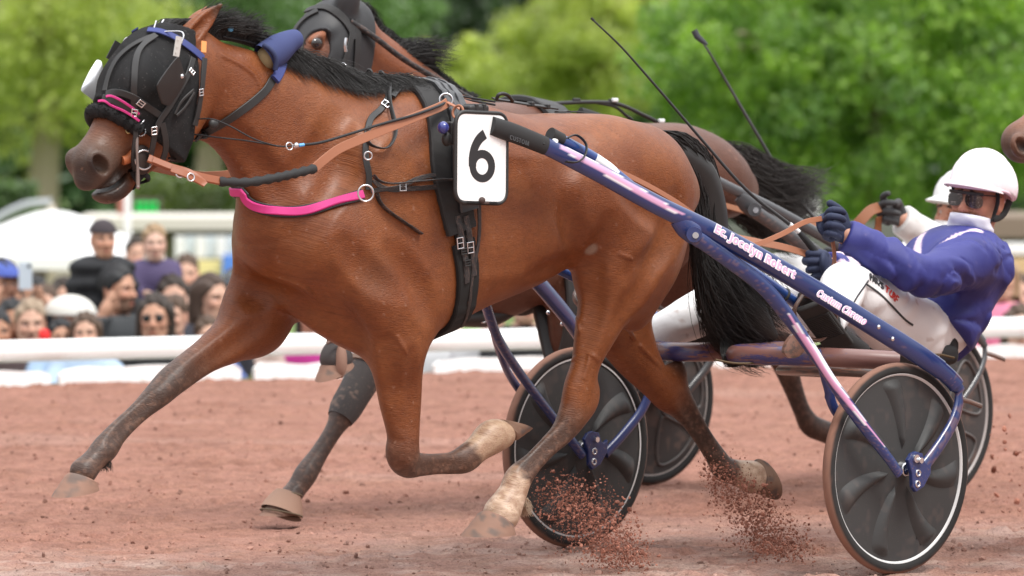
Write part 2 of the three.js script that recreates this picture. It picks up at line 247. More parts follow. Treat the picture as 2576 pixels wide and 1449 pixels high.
  globalThis.clodGeo = chunk; const N = 7000, im = new THREE.InstancedMesh(chunk, mat([1, 1, 1], .95), N), m = new THREE.Matrix4(), c = new THREE.Color(); let k = 0;
  while (k < N) { const z = mix(-18, -31, Math.pow(r(), 1.1)), x = (r() - .5) * -z * .19; if (nd(x, z) > -.1) continue; const s = .002 + .0055 * Math.pow(r(), 5); m.compose(V(x, height(x, z) + s * .35, z), new THREE.Quaternion().setFromEuler(new THREE.Euler(r() * 6, r() * 6, r() * 6)), V(s * (1 + r()), s, s * (1 + r()))); im.setMatrixAt(k, m); const t = tone(x, z), q = .5 + .7 * r(); im.setColorAt(k, c.setRGB(t[0] * q, t[1] * q, t[2] * q)); k++; }
  im.name = 'track_crumbs'; tag(im, 'loose reddish crumbs of dirt lying on the track', 'dirt', null, 'stuff'); im.castShadow = im.receiveShadow = true; scene.add(im);
}
// ---- white rail along the track
{
  const whiteRail = mat([.88, .89, .88], .35, { clearcoat: .3, clearcoatRoughness: .3 });
  const t = thing('rail', 'white tubular running rail along the far edge of the track', 'rail');
  const seg = 5.2; for (let k = -3; k < 5; k++) { const a = onRail(-1.2 + k * seg, .16, .166), b = onRail(-1.2 + (k + 1) * seg - .012, .16, .166); part(t, 'rail_tube', cyl(a, b, .054, .054, 24), whiteRail); }
  for (let s = -20; s < 30; s += 2.72) { const p = onRail(s + .42, -.03, 0); part(t, 'post', [rbox(.052, .34, .03, .01, p.clone().setY(-.04))], whiteRail); }
  const r = rng(66), padM = mat([.88, .89, .89], .6); let s = -2.2;
  for (let i = 0; i < 14; i++) { const len = .35 + .65 * r(), g = new THREE.BoxGeometry(len, .085, .035, 24, 4, 2), pp = g.attributes.position; for (let q = 0; q < pp.count; q++) { const x = pp.getX(q), y = pp.getY(q), e = Math.min(1, (len / 2 - Math.abs(x)) / .05 + .35); if (y > 0) pp.setY(q, y * e * (.72 + .5 * noise(x * 6 + i * 3, 1, i))); pp.setZ(q, pp.getZ(q) + .012 * (noise(x * 5, y * 9, i) - .5)); } g.computeVertexNormals(); const o = part(scene, 'edge_board', g, padM); tag(o, 'low white edge board under the running rail', 'board', 'low white boards under the running rail'); o.position.copy(onRail(s + len / 2, .09, .036)); o.rotation.y = Math.atan2(-railE.z, railE.x); s += len + .05 + .28 * r() * (r() > .4 ? 1 : .15); }
  // ragged grass at the edge
  const N = 2600, bl = new THREE.BufferGeometry(); bl.setAttribute('position', new THREE.BufferAttribute(new Float32Array([-.5, 0, 0, .5, 0, 0, .12, 1, .15]), 3)); bl.setIndex([0, 1, 2]); bl.computeVertexNormals();
  const im = new THREE.InstancedMesh(bl, new THREE.MeshPhysicalMaterial({ color: 0xffffff, roughness: .8, side: THREE.DoubleSide }), N), m = new THREE.Matrix4(), c = new THREE.Color(); for (let i = 0; i < N; i++) { const s2 = mix(-2.5, 9, r()), p = onRail(s2, .06 + .16 * r(), -.005), h = (.012 + .045 * r()) * (.4 + 1.1 * noise(s2 * 2.2, 0, 5)); m.compose(p, new THREE.Quaternion().setFromEuler(new THREE.Euler((r() - .5) * .8, r() * 6, (r() - .5) * .8)), V(.006, h, .02)); im.setMatrixAt(i, m); const g = r(); im.setColorAt(i, c.setRGB(.13 + .16 * g, .17 + .10 * g, .04 + .03 * g)); } im.name = 'grass_edge'; tag(im, 'ragged grass growing along the edge of the track under the rail', 'grass', null, 'stuff'); im.castShadow = true; scene.add(im);
}
// ---- trees
const leafGeo = (() => { const g = new THREE.BufferGeometry(); g.setAttribute('position', new THREE.BufferAttribute(new Float32Array([0, 0, 0, .5, .42, .08, 0, 1, 0, -.5, .42, .08]), 3)); g.setIndex([0, 1, 2, 0, 2, 3]); g.computeVertexNormals(); return g; })();
const leafM = new THREE.MeshPhysicalMaterial({ color: 0xffffff, roughness: .7, side: THREE.DoubleSide, transmission: .65, thickness: 0 });
const barkM = mat([.30, .25, .19], .9);
function tree(o) {
  const r = rng(o.seed), t = thing('tree', o.label, 'tree', o.group), base = at(o.trunk[0], o.trunk[1], o.d), c = at(o.c[0], o.c[1], o.d), px = o.d / FPX, R = [o.r[0] * px, o.r[1] * px, Math.max(o.r[0] * px * .8, 1.2)];
  const top = V(base.x + .15, c.y + R[1] * .2, base.z), tw = o.tw * px; part(t, 'trunk', tube([base.clone().add(V(0, -.4, 0)), base.clone().add(V(0, .05, 0)), V(mix(base.x, top.x, .4) + .05, mix(base.y, top.y, .45), base.z), top], [tw * 1.35, tw * 1.05, tw * .85, tw * .35], { smooth: 14, sides: 12 }), barkM);
  const limbs = []; for (let i = 0; i < 7; i++) { const a = i / 7 * 6.28 + r(), s = V(mix(base.x, top.x, .5), mix(base.y, top.y, .45 + .3 * r()), base.z), e = V(c.x + Math.cos(a) * R[0] * .7, c.y + (r() - .2) * R[1] * .7, c.z + Math.sin(a) * R[2] * .7); limbs.push(tube([s, s.clone().lerp(e, .5).add(V(0, .25, 0)), e], [tw * .45, tw * .28, tw * .1], { smooth: 8, sides: 7 })); } part(t, 'limb', limbs, barkM);
  const clumps = []; for (let i = 0; i < o.clumps; i++) { const u = 2 * r() - 1, a = r() * 6.283, q = Math.pow(r(), .42), s = Math.sqrt(1 - u * u); clumps.push([c.x + R[0] * q * s * Math.cos(a), c.y + R[1] * q * u, c.z + R[2] * q * s * Math.sin(a), (.16 + .26 * r()) * Math.min(R[0], R[1]) * (o.cs ?? 1), r()]); }
  const N = o.clumps * o.leaves, im = new THREE.InstancedMesh(leafGeo, leafM, N), m = new THREE.Matrix4(), col = new THREE.Color(); let k = 0;
  for (const [x, y, z, cr, tone] of clumps) for (let i = 0; i < o.leaves; i++) { const u = 2 * r() - 1, a = r() * 6.283, q = Math.pow(r(), .4), s = Math.sqrt(1 - u * u), sz = o.leaf * (.6 + .8 * r()); m.compose(V(x + cr * q * s * Math.cos(a), y + cr * q * u * .75, z + cr * q * s * Math.sin(a)), new THREE.Quaternion().setFromEuler(new THREE.Euler(r() * 6.28, r() * 6.28, r() * 6.28)), V(sz, sz, sz)); im.setMatrixAt(k, m); const w = clamp(.55 * tone + .45 * r(), 0, 1), l = mixc(o.dark, o.lite, w); im.setColorAt(k++, col.setRGB(...l)); }
  im.name = 'crown'; im.userData.kind = 'stuff'; im.castShadow = im.receiveShadow = true; t.add(im); return t;
}
const LG = { lite: [.68, .76, .15], dark: [.40, .50, .085] }, MG = { lite: [.22, .42, .07], dark: [.10, .22, .04] }, DG = { lite: [.08, .18, .03], dark: [.03, .08, .02] };
tree({ seed: 101, label: 'pale yellow green plane tree with a bare pale trunk at the left edge', trunk: [105, 540], c: [120, 60], r: [330, 330], d: 100, tw: 40, clumps: 120, leaves: 170, leaf: .10, ...LG });
tree({ seed: 102, label: 'dark green tree behind the head of the leading horse', trunk: [520, 520], c: [560, 70], r: [330, 300], d: 118, tw: 36, clumps: 110, leaves: 170, leaf: .12, ...MG });
tree({ seed: 103, label: 'pale green rounded tree behind the mane of the second horse', trunk: [1100, 520], c: [1090, 230], r: [235, 130], d: 104, tw: 34, clumps: 80, leaves: 170, leaf: .09, ...LG });
tree({ seed: 104, label: 'pale green tree left of the whip tips', trunk: [1480, 520], c: [1480, 90], r: [210, 230], d: 102, tw: 34, clumps: 100, leaves: 170, leaf: .09, ...LG });
tree({ seed: 105, label: 'broad deep green tree filling the top right corner', trunk: [2200, 620], c: [2190, 190], r: [560, 400], d: 72, tw: 60, clumps: 300, leaves: 190, leaf: .085, lite: [.46, .70, .05], dark: [.10, .26, .025], cs: .8 });
tree({ seed: 106, label: 'dark tree between the two pale green ones', trunk: [1290, 520], c: [1280, 60], r: [220, 280], d: 125, tw: 36, clumps: 80, leaves: 160, leaf: .13, ...DG });
tree({ seed: 107, label: 'mid green tree behind the ears of the second horse', trunk: [860, 520], c: [850, 20], r: [250, 280], d: 122, tw: 36, clumps: 90, leaves: 160, leaf: .13, ...MG });
{ // the wood behind, one dark mass
  const r = rng(140), N = 60000, im = new THREE.InstancedMesh(leafGeo, leafM, N), m = new THREE.Matrix4(), c = new THREE.Color(); for (let k = 0; k < N; k++) { const wide = r() > .42, x = (r() - .5) * (wide ? 150 : 40), y = -3.5 + 13 * Math.pow(r(), .9), z = -142 - 8 * r(), s = (.35 + .4 * r()) * (wide ? 1.5 : 1); m.compose(V(x, y, z), new THREE.Quaternion().setFromEuler(new THREE.Euler(r() * 6, r() * 6, r() * 6)), V(s, s, s)); im.setMatrixAt(k, m); const g = r() * .6 + .4 * noise(x * .5, y * .5, 3); im.setColorAt(k, c.setRGB(.05 + .08 * g, .12 + .18 * g, .035 + .03 * g)); } im.name = 'far_wood'; tag(im, 'dark far-off wood behind the plane trees', 'wood', null, 'stuff'); scene.add(im);
}
function hedge(name, label, x0, x1, y0, y1, d, lite, dark, seed) { const r = rng(seed), N = 9000, a = at(x0, y1, d), b = at(x1, y0, d), im = new THREE.InstancedMesh(leafGeo, leafM, N), m = new THREE.Matrix4(), c = new THREE.Color(); for (let k = 0; k < N; k++) { const x = mix(a.x, b.x, r()), y = mix(a.y - .5, b.y + .08 * noise(x * 4, 0, 0), Math.pow(r(), .8)), z = -d - .9 * r(), s = .05 + .06 * r(); m.compose(V(x, y, z), new THREE.Quaternion().setFromEuler(new THREE.Euler(r() * 6, r() * 6, r() * 6)), V(s, s, s)); im.setMatrixAt(k, m); c.setRGB(...mixc(dark, lite, .5 * r() + .5 * noise(x * 3, y * 3, 2))); im.setColorAt(k, c); } const t = thing(name, label, 'hedge'); im.name = 'foliage'; im.userData.kind = 'stuff'; t.add(im); }
hedge('hedge', 'clipped yellow green hedge behind the muzzle and neck of the leading horse', 300, 1000, 448, 545, 84, [.22, .30, .03], [.08, .15, .02], 150);
hedge('hedge', 'short bright green hedge below the pale tree at the left edge', -60, 80, 470, 545, 84, [.16, .30, .03], [.06, .15, .02], 151);
hedge('hedge', 'low dark hedge under the broad tree at the right', 1650, 2700, 430, 570, 76, [.05, .13, .02], [.02, .06, .012], 152);
// ---------------------------------------------------------------- the leading horse
const rig1 = new Rig(0.711, -19.71, 44.5);
const jj = (rig, list) => list.map(([x, y, b, r, w]) => [...rig.J(x, y, b), r, w]);
function loft(stations, k = 0.05, ex = 2.3) { // [a, top, bottom, half width]
  const s = stations.slice().sort((p, q) => p[0] - q[0]), n = s.length;
  const cr = (p0, p1, p2, p3, t) => 0.5 * ((2 * p1) + (-p0 + p2) * t + (2 * p0 - 5 * p1 + 4 * p2 - p3) * t * t + (-p0 + 3 * p1 - 3 * p2 + p3) * t * t * t);
  const lo = [s[0][0] - 0.1, Math.min(...s.map(p => p[2])) - 0.02, -Math.max(...s.map(p => p[3])) - 0.03], hi = [s[n - 1][0] + 0.1, Math.max(...s.map(p => p[1])) + 0.02, -lo[2]];
  return { k, lo, hi, lip: 0.5, d(x, y, z) {
    const ac = clamp(x, s[0][0], s[n - 1][0]); let i = 0; while (i < n - 2 && s[i + 1][0] < ac) i++;
    const t = (ac - s[i][0]) / (s[i + 1][0] - s[i][0]), q = [s[Math.max(0, i - 1)], s[i], s[i + 1], s[Math.min(n - 1, i + 2)]];
    const top = cr(q[0][1], q[1][1], q[2][1], q[3][1], t), bot = cr(q[0][2], q[1][2], q[2][2], q[3][2], t), w = cr(q[0][3], q[1][3], q[2][3], q[3][3], t);
    const cy = mix(bot, top, 0.46), ry = y > cy ? top - cy : cy - bot, ww = w, dx = (x - ac) / 0.09;
    const e = Math.pow(Math.pow(Math.abs(y - cy) / ry, ex) + Math.pow(Math.abs(z) / ww, ex), 1 / ex);
    return (Math.sqrt(e * e + dx * dx) - 1) * Math.min(top - cy, cy - bot, ww);
  } };
}
function horseField(P) {
  const prims = [loft(P.torso, 0.06)];
  prims.push(sweep(P.neck, 0.08, 14));
  for (const s of [-1, 1]) {
    const m = (l) => l.map(p => [p[0], p[1], s * p[2], ...p.slice(3)]);
    for (const e of P.sideEggs) prims.push(egg([e[0], e[1], s * e[2]], [e[3], e[4], e[5]], e[6], e[7] ?? 0.06));
    for (const e of P.sideCuts) prims.push(sweep(m(e), 0.035, 4, true));
  }
  for (const leg of P.legs) prims.push(sweep(leg.joints, leg.k ?? 0.035, 12));
  for (const e of P.legEggs) prims.push(egg(e.c, e.r, e.ang, e.k ?? 0.04));
  for (const h of [...P.head, ...P.extra]) prims.push(h);
  return field(prims);
}
const pose1 = (() => {
  const R = rig1, J = (x, y, b) => R.J(x, y, b);
  const LF = jj(R, [[1035, 700, .16, .16, .09], [1015, 790, .175, .125, .085], [1002, 860, .175, .098, .082], [1000, 910, .17, .084, .072], [1006, 1000, .165, .070, .060], [1014, 1090, .16, .052, .047], [1013, 1140, .155, .054, .049], [1026, 1166, .15, .044, .044], [1060, 1169, .15, .035, .034], [1105, 1167, .148, .032, .027], [1140, 1164, .145, .035, .028], [1172, 1153, .143, .044, .036], [1202, 1128, .14, .043, .040], [1236, 1100, .138, .054, .048], [1262, 1094, .138, .044, .042]]);
  const RF = jj(R, [[690, 690, -.16, .15, .09], [655, 770, -.16, .115, .085], [628, 818, -.155, .098, .08], [585, 851, -.15, .074, .066], [515, 897, -.145, .052, .05], [437, 955, -.14, .047, .045], [400, 990, -.138, .041, .041], [350, 1036, -.136, .032, .027], [296, 1088, -.133, .034, .028], [264, 1128, -.13, .041, .035], [236, 1158, -.13, .035, .033], [210, 1186, -.13, .041, .040]]);
  const LH = jj(R, [[1610, 450, .12, .17, .13], [1592, 560, .15, .20, .13], [1560, 660, .175, .17, .12], [1528, 750, .185, .100, .082], [1500, 830, .18, .072, .062], [1475, 910, .17, .048, .045], [1458, 975, .165, .056, .042], [1447, 1030, .16, .056, .042], [1418, 1083, .155, .040, .034], [1380, 1122, .15, .033, .027], [1338, 1166, .145, .034, .028], [1304, 1204, .14, .045, .040], [1288, 1244, .14, .047, .043], [1262, 1292, .14, .059, .056]]);
  const RH = jj(R, [[1560, 470, -.12, .16, .12], [1565, 580, -.14, .17, .12], [1560, 690, -.165, .16, .11], [1560, 800, -.165, .115, .09], [1592, 880, -.155, .085, .07], [1640, 950, -.145, .060, .05], [1680, 985, -.14, .064, .043], [1708, 1012, -.138, .052, .042], [1738, 1052, -.135, .038, .033], [1770, 1102, -.13, .033, .027], [1800, 1148, -.13, .036, .030], [1822, 1180, -.13, .042, .036], [1852, 1188, -.13, .041, .038], [1890, 1200, -.13, .054, .050]]);
  const head = [];
  head.push(sweep(jj(R, [[470, 150, 0, .095, .078], [424, 186, 0, .138, .100], [380, 230, 0, .150, .112], [340, 284, 0, .124, .088], [298, 334, 0, .090, .066], [262, 376, 0, .072, .056], [238, 404, 0, .062, .056]]), 0.05, 14));
  for (const s of [-1, 1]) head.push(egg(J(452, 280, s * .055), [.13, .095, .035], -0.9, .04)); // cheeks
  head.push(egg(J(234, 408, 0), [.056, .050, .050], -.5, .04));
  head.push(egg(J(226, 446, 0), [.048, .036, .044], -0.55, .022));
  head.push(egg(J(278, 468, 0), [.052, .040, .044], -.75, .02));
  head.push(sweep(jj(R, [[420, 350, 0, .06, .05], [355, 400, 0, .048, .038], [318, 440, 0, .044, .037], [294, 468, 0, .040, .042], [268, 486, 0, .027, .038], [252, 490, 0, .018, .03]]), 0.02, 6));
  for (const s of [-1, 1]) { // nostrils
    const c = J(209, 413, 0); head.push(egg([c[0] - .018, c[1] + .004, s * .048], [.046, .036, .022], 0.7, .016));
    head.push(egg([c[0] - .016, c[1] - .001, s * .066], [.033, .021, .040], 0.8, .008, true));
  }
  head.push(sweep(jj(R, [[340, 405, 0, .003, .09], [310, 430, 0, .004, .09], [284, 455, 0, .0065, .09], [262, 473, 0, .0055, .09], [236, 484, 0, .005, .09], [205, 492, 0, .008, .09]]), 0.008, 5, true));
  for (const s of [-1, 1]) { // ears
    const b = J(470, 95, s * .055), t = J(s > 0 ? 556 : 520, s > 0 ? 12 : 20, s * .085);
    const e = (u, r, w, db = 0) => [mix(b[0], t[0], u), mix(b[1], t[1], u), mix(b[2], t[2], u) + db, r, w];
    head.push(sweep([e(-.1, .03, .03), e(.2, .034, .026), e(.5, .030, .020), e(.8, .016, .011), e(1, .005, .005)], .02, 5));
    head.push(sweep([e(.15, .016, .02, s * .022), e(.5, .018, .016, s * .02), e(.85, .006, .006, s * .009)], .012, 4, true));
  }
  const E = (x, y, b, ra, ry, rb, ang, k) => ({ c: J(x, y, b), r: [ra, ry, rb], ang, k });
  const C = (k, ...l) => sweep(jj(R, l), k, 4, true), M = (k, ...l) => sweep(jj(R, l), k, 5);
  return {
    torso: [[1.93, 1.22, 0.98, .18], [1.85, 1.32, 0.86, .215], [1.74, 1.42, 0.78, .24], [1.58, 1.505, 0.735, .262], [1.42, 1.535, 0.775, .275], [1.22, 1.495, 0.845, .295], [1.02, 1.455, 0.905, .305], [.84, 1.452, 0.985, .30], [.68, 1.448, 1.06, .28], [.54, 1.40, 1.10, .25], [.45, 1.335, 1.12, .20], [.40, 1.27, 1.14, .15]],
    neck: jj(R, [[900, 450, 0, .26, .18], [820, 400, 0, .235, .14], [735, 332, 0, .195, .115], [650, 266, 0, .155, .092], [555, 208, 0, .118, .078], [495, 180, 0, .10, .075]]),
    sideEggs: [
      [1.64, 1.16, .185, .30, .11, .075, 0.95, .07], // shoulder blade
      [1.86, 1.08, .13, .13, .13, .09, 0.2, .08], // point of shoulder
      [0.60, 1.26, .15, .24, .13, .12, 0.4, .08], // gluteal
    ],
    sideCuts: [],
    extra: [M(.09, [570, 300, 0, .05, .045], [640, 380, 0, .08, .07], [700, 470, 0, .13, .11], [735, 570, 0, .17, .15]), M(.06, [740, 740, .0, .05, .07], [810, 790, .03, .055, .07], [880, 835, .06, .048, .06], [930, 870, .10, .035, .04])],
    legs: [{ joints: LF }, { joints: RF }, { joints: LH }, { joints: RH }], LF, RF, LH, RH,
    legEggs: [
      E(1035, 735, .20, .10, .13, .07, 0.6, .06), E(985, 700, .20, .14, .16, .06, 1.2, .06), // triceps, upper arm
      E(998, 885, .185, .07, .09, .065, 0, .04), E(640, 800, -.16, .11, .08, .06, .6, .05),
      E(1530, 600, .20, .12, .19, .09, -0.35, .07), E(1630, 600, .15, .10, .20, .10, 0.15, .07), // quads, hamstrings
      E(1630, 460, .05, .09, .12, .10, 0.1, .08), E(1590, 730, .17, .07, .12, .05, -0.1, .05),
      E(1488, 1000, .16, .022, .04, .02, .3, .04), E(1698, 945, -.14, .03, .05, .024, .6, .05), // points of hock
    ],
    head,
  };
})();
const field1 = (() => {
  const base = horseField(pose1), prims = [], R = rig1;
  const line = (px, off, r, k, sub) => { const c = new THREE.CatmullRomCurve3(px.map(([x, y]) => V(x, y, 0))), n = Math.ceil(c.getLength() / 26), js = []; for (let i = 0; i <= n; i++) { const q = c.getPoint(i / n), h = hit(base, R.ray(q.x, q.y)); if (h) { const e = Math.sin(Math.PI * clamp(i / n, .02, .98)), o = off(e); js.push([...h.p.map((v, a) => v + h.n[a] * o), r, r]); } } if (js.length > 2) prims.push(sweep(js, k, 3, sub)); };
  const groove = (depth, w, ...px) => line(px, e => w - depth * 1.5 * Math.pow(e, .6) + .004, w, .03, true), ridge = (h, r, ...px) => line(px, e => h - r + (e - 1) * r * .5, r, .008, false);
  groove(.020, .045, [1082, 795], [1064, 745], [1030, 690], [990, 640]); groove(.016, .06, [960, 290], [880, 400], [800, 520], [720, 640]); groove(.024, .05, [600, 705], [690, 742], [780, 790], [880, 850]);
  groove(.026, .05, [1466, 648], [1450, 600], [1432, 540], [1424, 480]); groove(.018, .05, [1460, 655], [1400, 672], [1340, 690]); groove(.018, .05, [1590, 690], [1650, 650], [1705, 590]); groove(.020, .05, [1700, 500], [1672, 600], [1630, 700], [1560, 800]);
  groove(.014, .06, [1460, 350], [1420, 430], [1400, 520]); groove(.016, .05, [575, 320], [660, 420], [730, 520]); groove(.012, .03, [975, 870], [990, 950], [1010, 1060]); groove(.012, .03, [1035, 900], [1035, 980], [1035, 1070]); groove(.014, .035, [1500, 700], [1494, 790], [1470, 880]); groove(.012, .03, [655, 815], [575, 878], [490, 935]);
  groove(.008, .02, [1425, 1090], [1375, 1135], [1325, 1185]); groove(.007, .02, [385, 1010], [330, 1062], [285, 1105]); groove(.010, .02, [1720, 1010], [1752, 1070], [1790, 1130]); groove(.008, .02, [1062, 1180], [1110, 1176], [1150, 1170]);
  groove(.012, .04, [1530, 560], [1500, 640], [1480, 720]); groove(.010, .04, [1560, 470], [1610, 520], [1660, 560]); groove(.012, .05, [870, 620], [930, 690], [1000, 730]); groove(.012, .05, [850, 300], [790, 400], [700, 500]);
  for (let i = 0; i < 6; i++) groove(.0075, .05, [1250 + i * 28, 430], [1238 + i * 30, 540], [1210 + i * 30, 660]);
  for (const v of [[[1450, 800], [1462, 850], [1480, 900], [1470, 950]], [[1440, 905], [1480, 890], [1505, 905]], [[1505, 760], [1490, 800], [1460, 830]], [[640, 840], [590, 862], [520, 905]], [[1000, 850], [1030, 905], [1040, 980], [1030, 1040]], [[985, 900], [992, 960], [985, 1030]], [[700, 700], [760, 720], [810, 770]], [[560, 140], [600, 160], [640, 190], [660, 230]], [[1210, 640], [1260, 660], [1330, 650]], [[1580, 830], [1620, 880], [1660, 920]], [[1560, 640], [1600, 660], [1620, 720]]]) ridge(.0052, .007, ...v);
  const add = prims.filter(p => !p.sub), cut = prims.filter(p => p.sub), box = (p, x, y, z) => Math.max(p.lo[0] - x, x - p.hi[0], p.lo[1] - y, y - p.hi[1], p.lo[2] - z, z - p.hi[2]);
  const f = (x, y, z) => { let d = base(x, y, z); if (d > .12 || d < -.12) return d; for (const p of add) if (box(p, x, y, z) < .012) d = smin(d, p.d(x, y, z), p.k); for (const p of cut) if (box(p, x, y, z) < .035) d = smax(d, -p.d(x, y, z), p.k); return d; };
  f.lo = base.lo; f.hi = base.hi; return f;
})();
const rndH = rng(11);
// coat: a fine short-hair grain in colour and relief
const hairBump = textureOf(512, 512, (u, v) => { const w = .05 * pn(u, v, 8, 2), g = 0.35 * pn(u, v, 128, 3) + 0.65 * hash(Math.floor((u + w) * 60), Math.floor(((v + .3 * u + w) % 1) * 300), 5); return [g, g, g]; });
hairBump.repeat.set(2.6, 2.6);
const hairMap = textureOf(1024, 1024, (u, v) => { const w = .03 * pn(u, v, 8, 12), a = pn(u + w, v + w, 256, 13), s1 = pn(u * 1 + w, v, 48, 14), st = hash(Math.floor((u + w) * 90) , Math.floor(((v + .25 * u + w) % 1) * 420), 7), k = .80 + .16 * a + .12 * s1 + .16 * st; return [k, k * (.97 + .03 * st), k * (.94 + .06 * a)]; }, true); hairMap.repeat.set(2.1, 2.1);
const coatM = new THREE.MeshPhysicalMaterial({ color: 0xffffff, map: hairMap, vertexColors: true, roughness: 0.46, specularIntensity: 0.45, clearcoat: .26, clearcoatRoughness: .38, sheen: 0.1, sheenRoughness: 0.5, sheenColor: lin(.5, .32, .22), bumpMap: hairBump, bumpScale: 0.0014 });
const hairM = mat([.017, .0155, .015], .5, { sheen: .3, sheenRoughness: .4, sheenColor: lin(.3, .28, .27) });
const nearLeg = (joints, x, y, z) => { // how far along a leg (0 to n - 1) the nearest point lies, and how near
  let best = 1e9, bt = 0; for (let i = 0; i < joints.length - 1; i++) { const A = joints[i], B = joints[i + 1], u = [B[0] - A[0], B[1] - A[1], B[2] - A[2]], q = [x - A[0], y - A[1], z - A[2]]; const t = clamp((q[0] * u[0] + q[1] * u[1] + q[2] * u[2]) / (u[0] * u[0] + u[1] * u[1] + u[2] * u[2]), 0, 1); const d = Math.hypot(q[0] - t * u[0], q[1] - t * u[1], q[2] - t * u[2]); if (d < best) { best = d; bt = i + t; } }
  return [bt, best];
};
function coatColour(P, o) {
  const dust = [.30, .17, .12];
  return (x, y, z) => {
    const n1 = fbm(x * 5, y * 5, z * 5 + 9), n2 = noise(x * 60, y * 90, z * 60), n3 = noise(x * 170, y * 170, z * 170);
    let c = mixc(o.base, o.warm, sstep(.35, .7, n1)); const g = 0.86 + 0.18 * n2 + 0.16 * (n3 - .5); c = c.map(v => v * g);
    for (const [leg, from, to, amt] of o.points) { const [t, d] = nearLeg(leg, x, y, z); if (d < .13) { const m = sstep(from, to, t + 0.9 * (n1 - .5) + .35 * (n2 - .5)) * amt; c = mixc(c, mixc(o.black, dust, .12 + .30 * sstep(.45, .75, n2 * .5 + n3 * .5)), m); } }
    for (const [leg, from, to] of o.socks) { const [t, d] = nearLeg(leg, x, y, z); if (d < .1) { const m = sstep(from, to, t + .5 * (n2 - .5)); c = mixc(c, mixc(leg === o.brownSock ? [.46, .32, .22] : [.66, .50, .38], [.34, .21, .14], sstep(.35, .75, n1 * .6 + n2 * .4)), m); } }
    { const m = sstep(.19, .06, Math.hypot(x - o.muzzle[0], y - o.muzzle[1]) + .06 * (n1 - .5)); c = mixc(c, mixc([.050, .040, .036], [.115, .072, .052], n1), m * .95); }
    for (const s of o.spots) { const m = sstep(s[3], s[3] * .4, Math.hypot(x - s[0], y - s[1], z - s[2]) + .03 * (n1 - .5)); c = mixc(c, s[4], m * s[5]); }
    if (n3 > .9 && n2 > .6) c = mixc(c, dust, .5);
    return c;
  };
}
const horse1 = thing('bay_horse', 'leading bay horse in full trot with a black mesh face mask and the number 6', 'horse', 'horses in the trotting race');
horse1.applyMatrix4(rig1.m);
{
  const J = (x, y, b) => rig1.J(x, y, b);
  const P = pose1, col = coatColour(P, { base: [.180, .052, .0160], warm: [.235, .077, .025], black: [.030, .024, .022],
    points: [[P.LF, 4.4, 6.8, .82], [P.RF, 3.2, 5.2, .95], [P.LH, 6.5, 8.2, .88], [P.RH, 5.5, 8, .95]], socks: [[P.LF, 11.1, 11.7], [P.LH, 10.7, 11.2], [P.RH, 11.4, 12.0]], brownSock: P.LF, muzzle: J(222, 440, 0),
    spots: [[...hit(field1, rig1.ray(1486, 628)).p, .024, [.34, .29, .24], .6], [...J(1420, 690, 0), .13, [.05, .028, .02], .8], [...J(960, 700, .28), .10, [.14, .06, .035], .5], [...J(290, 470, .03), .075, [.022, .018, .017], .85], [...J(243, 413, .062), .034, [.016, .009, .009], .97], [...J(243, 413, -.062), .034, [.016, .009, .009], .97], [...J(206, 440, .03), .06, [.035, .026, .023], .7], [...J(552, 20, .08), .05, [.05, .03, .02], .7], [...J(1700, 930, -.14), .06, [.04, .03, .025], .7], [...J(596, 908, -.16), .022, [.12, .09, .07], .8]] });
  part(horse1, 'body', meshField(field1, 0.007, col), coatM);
}
// a hoof: an oblique cone below the coronet c, sole along n, toe along t
function hoofGeo(c, n, t, s = 1, col) {
  n = n.normalize(); t = t.addScaledVector(n, -t.dot(n)).normalize(); const l = n.clone().cross(t), pos = [], idx = [], cols = [], N = 28, rows = 9;
  for (let j = 0; j <= rows; j++) for (let i = 0; i <= N; i++) {
    const v = j / rows, a = i / N * 2 * Math.PI, ca = Math.cos(a), sa = Math.sin(a), hh = mix(.040, .078, (ca + 1) / 2), r = mix(.047, .063 + .004 * ca, v) * (1 + .012 * Math.sin(v * 18)) * (j === 0 ? .9 : 1);
    const p = c.clone().addScaledVector(n, s * (v * hh - .010 + .012 * (1 - ca) * (1 - v))).addScaledVector(t, s * (r * ca + v * .030 * (ca + 1) / 2)).addScaledVector(l, s * r * sa * .94);
    pos.push(p.x, p.y, p.z); const k = noise(p.x * 40, p.y * 40, p.z * 40), k2 = noise(p.x * 150, p.y * 400, p.z * 150); cols.push(...mixc(mixc(col[0], col[1], sstep(.55, .7, k)), [.2, .12, .09], .35 * k2));
  }
  const m = N + 1; for (let j = 0; j < rows; j++) for (let i = 0; i < N; i++) { const q = j * m + i; idx.push(q, q + 1, q + m, q + 1, q + m + 1, q + m); }
  { const tc = pos.length / 3, q = c.clone().addScaledVector(n, s * .002); pos.push(q.x, q.y, q.z); cols.push(...col[0]); for (let i = 0; i < N; i++) idx.push(tc, i + 1, i); }
  const b = pos.length / 3, q0 = rows * m; let cx = V(0, 0, 0); for (let i = 0; i < N; i++) cx.add(V(pos[(q0 + i) * 3], pos[(q0 + i) * 3 + 1], pos[(q0 + i) * 3 + 2])); cx.divideScalar(N).addScaledVector(n, -.008 * s);
  pos.push(cx.x, cx.y, cx.z); cols.push(.12, .07, .05); for (let i = 0; i < N; i++) idx.push(b, q0 + i, q0 + i + 1);
  return toCreasedNormals(geom(pos, idx, null, new Array(pos.length / 3 * 2).fill(0), cols), .7);
}
const hoofM = new THREE.MeshPhysicalMaterial({ vertexColors: true, roughness: .75 });
const dusty = [[.27, .150, .105], [.13, .095, .08]], pale = [[.26, .165, .115], [.12, .105, .10]];
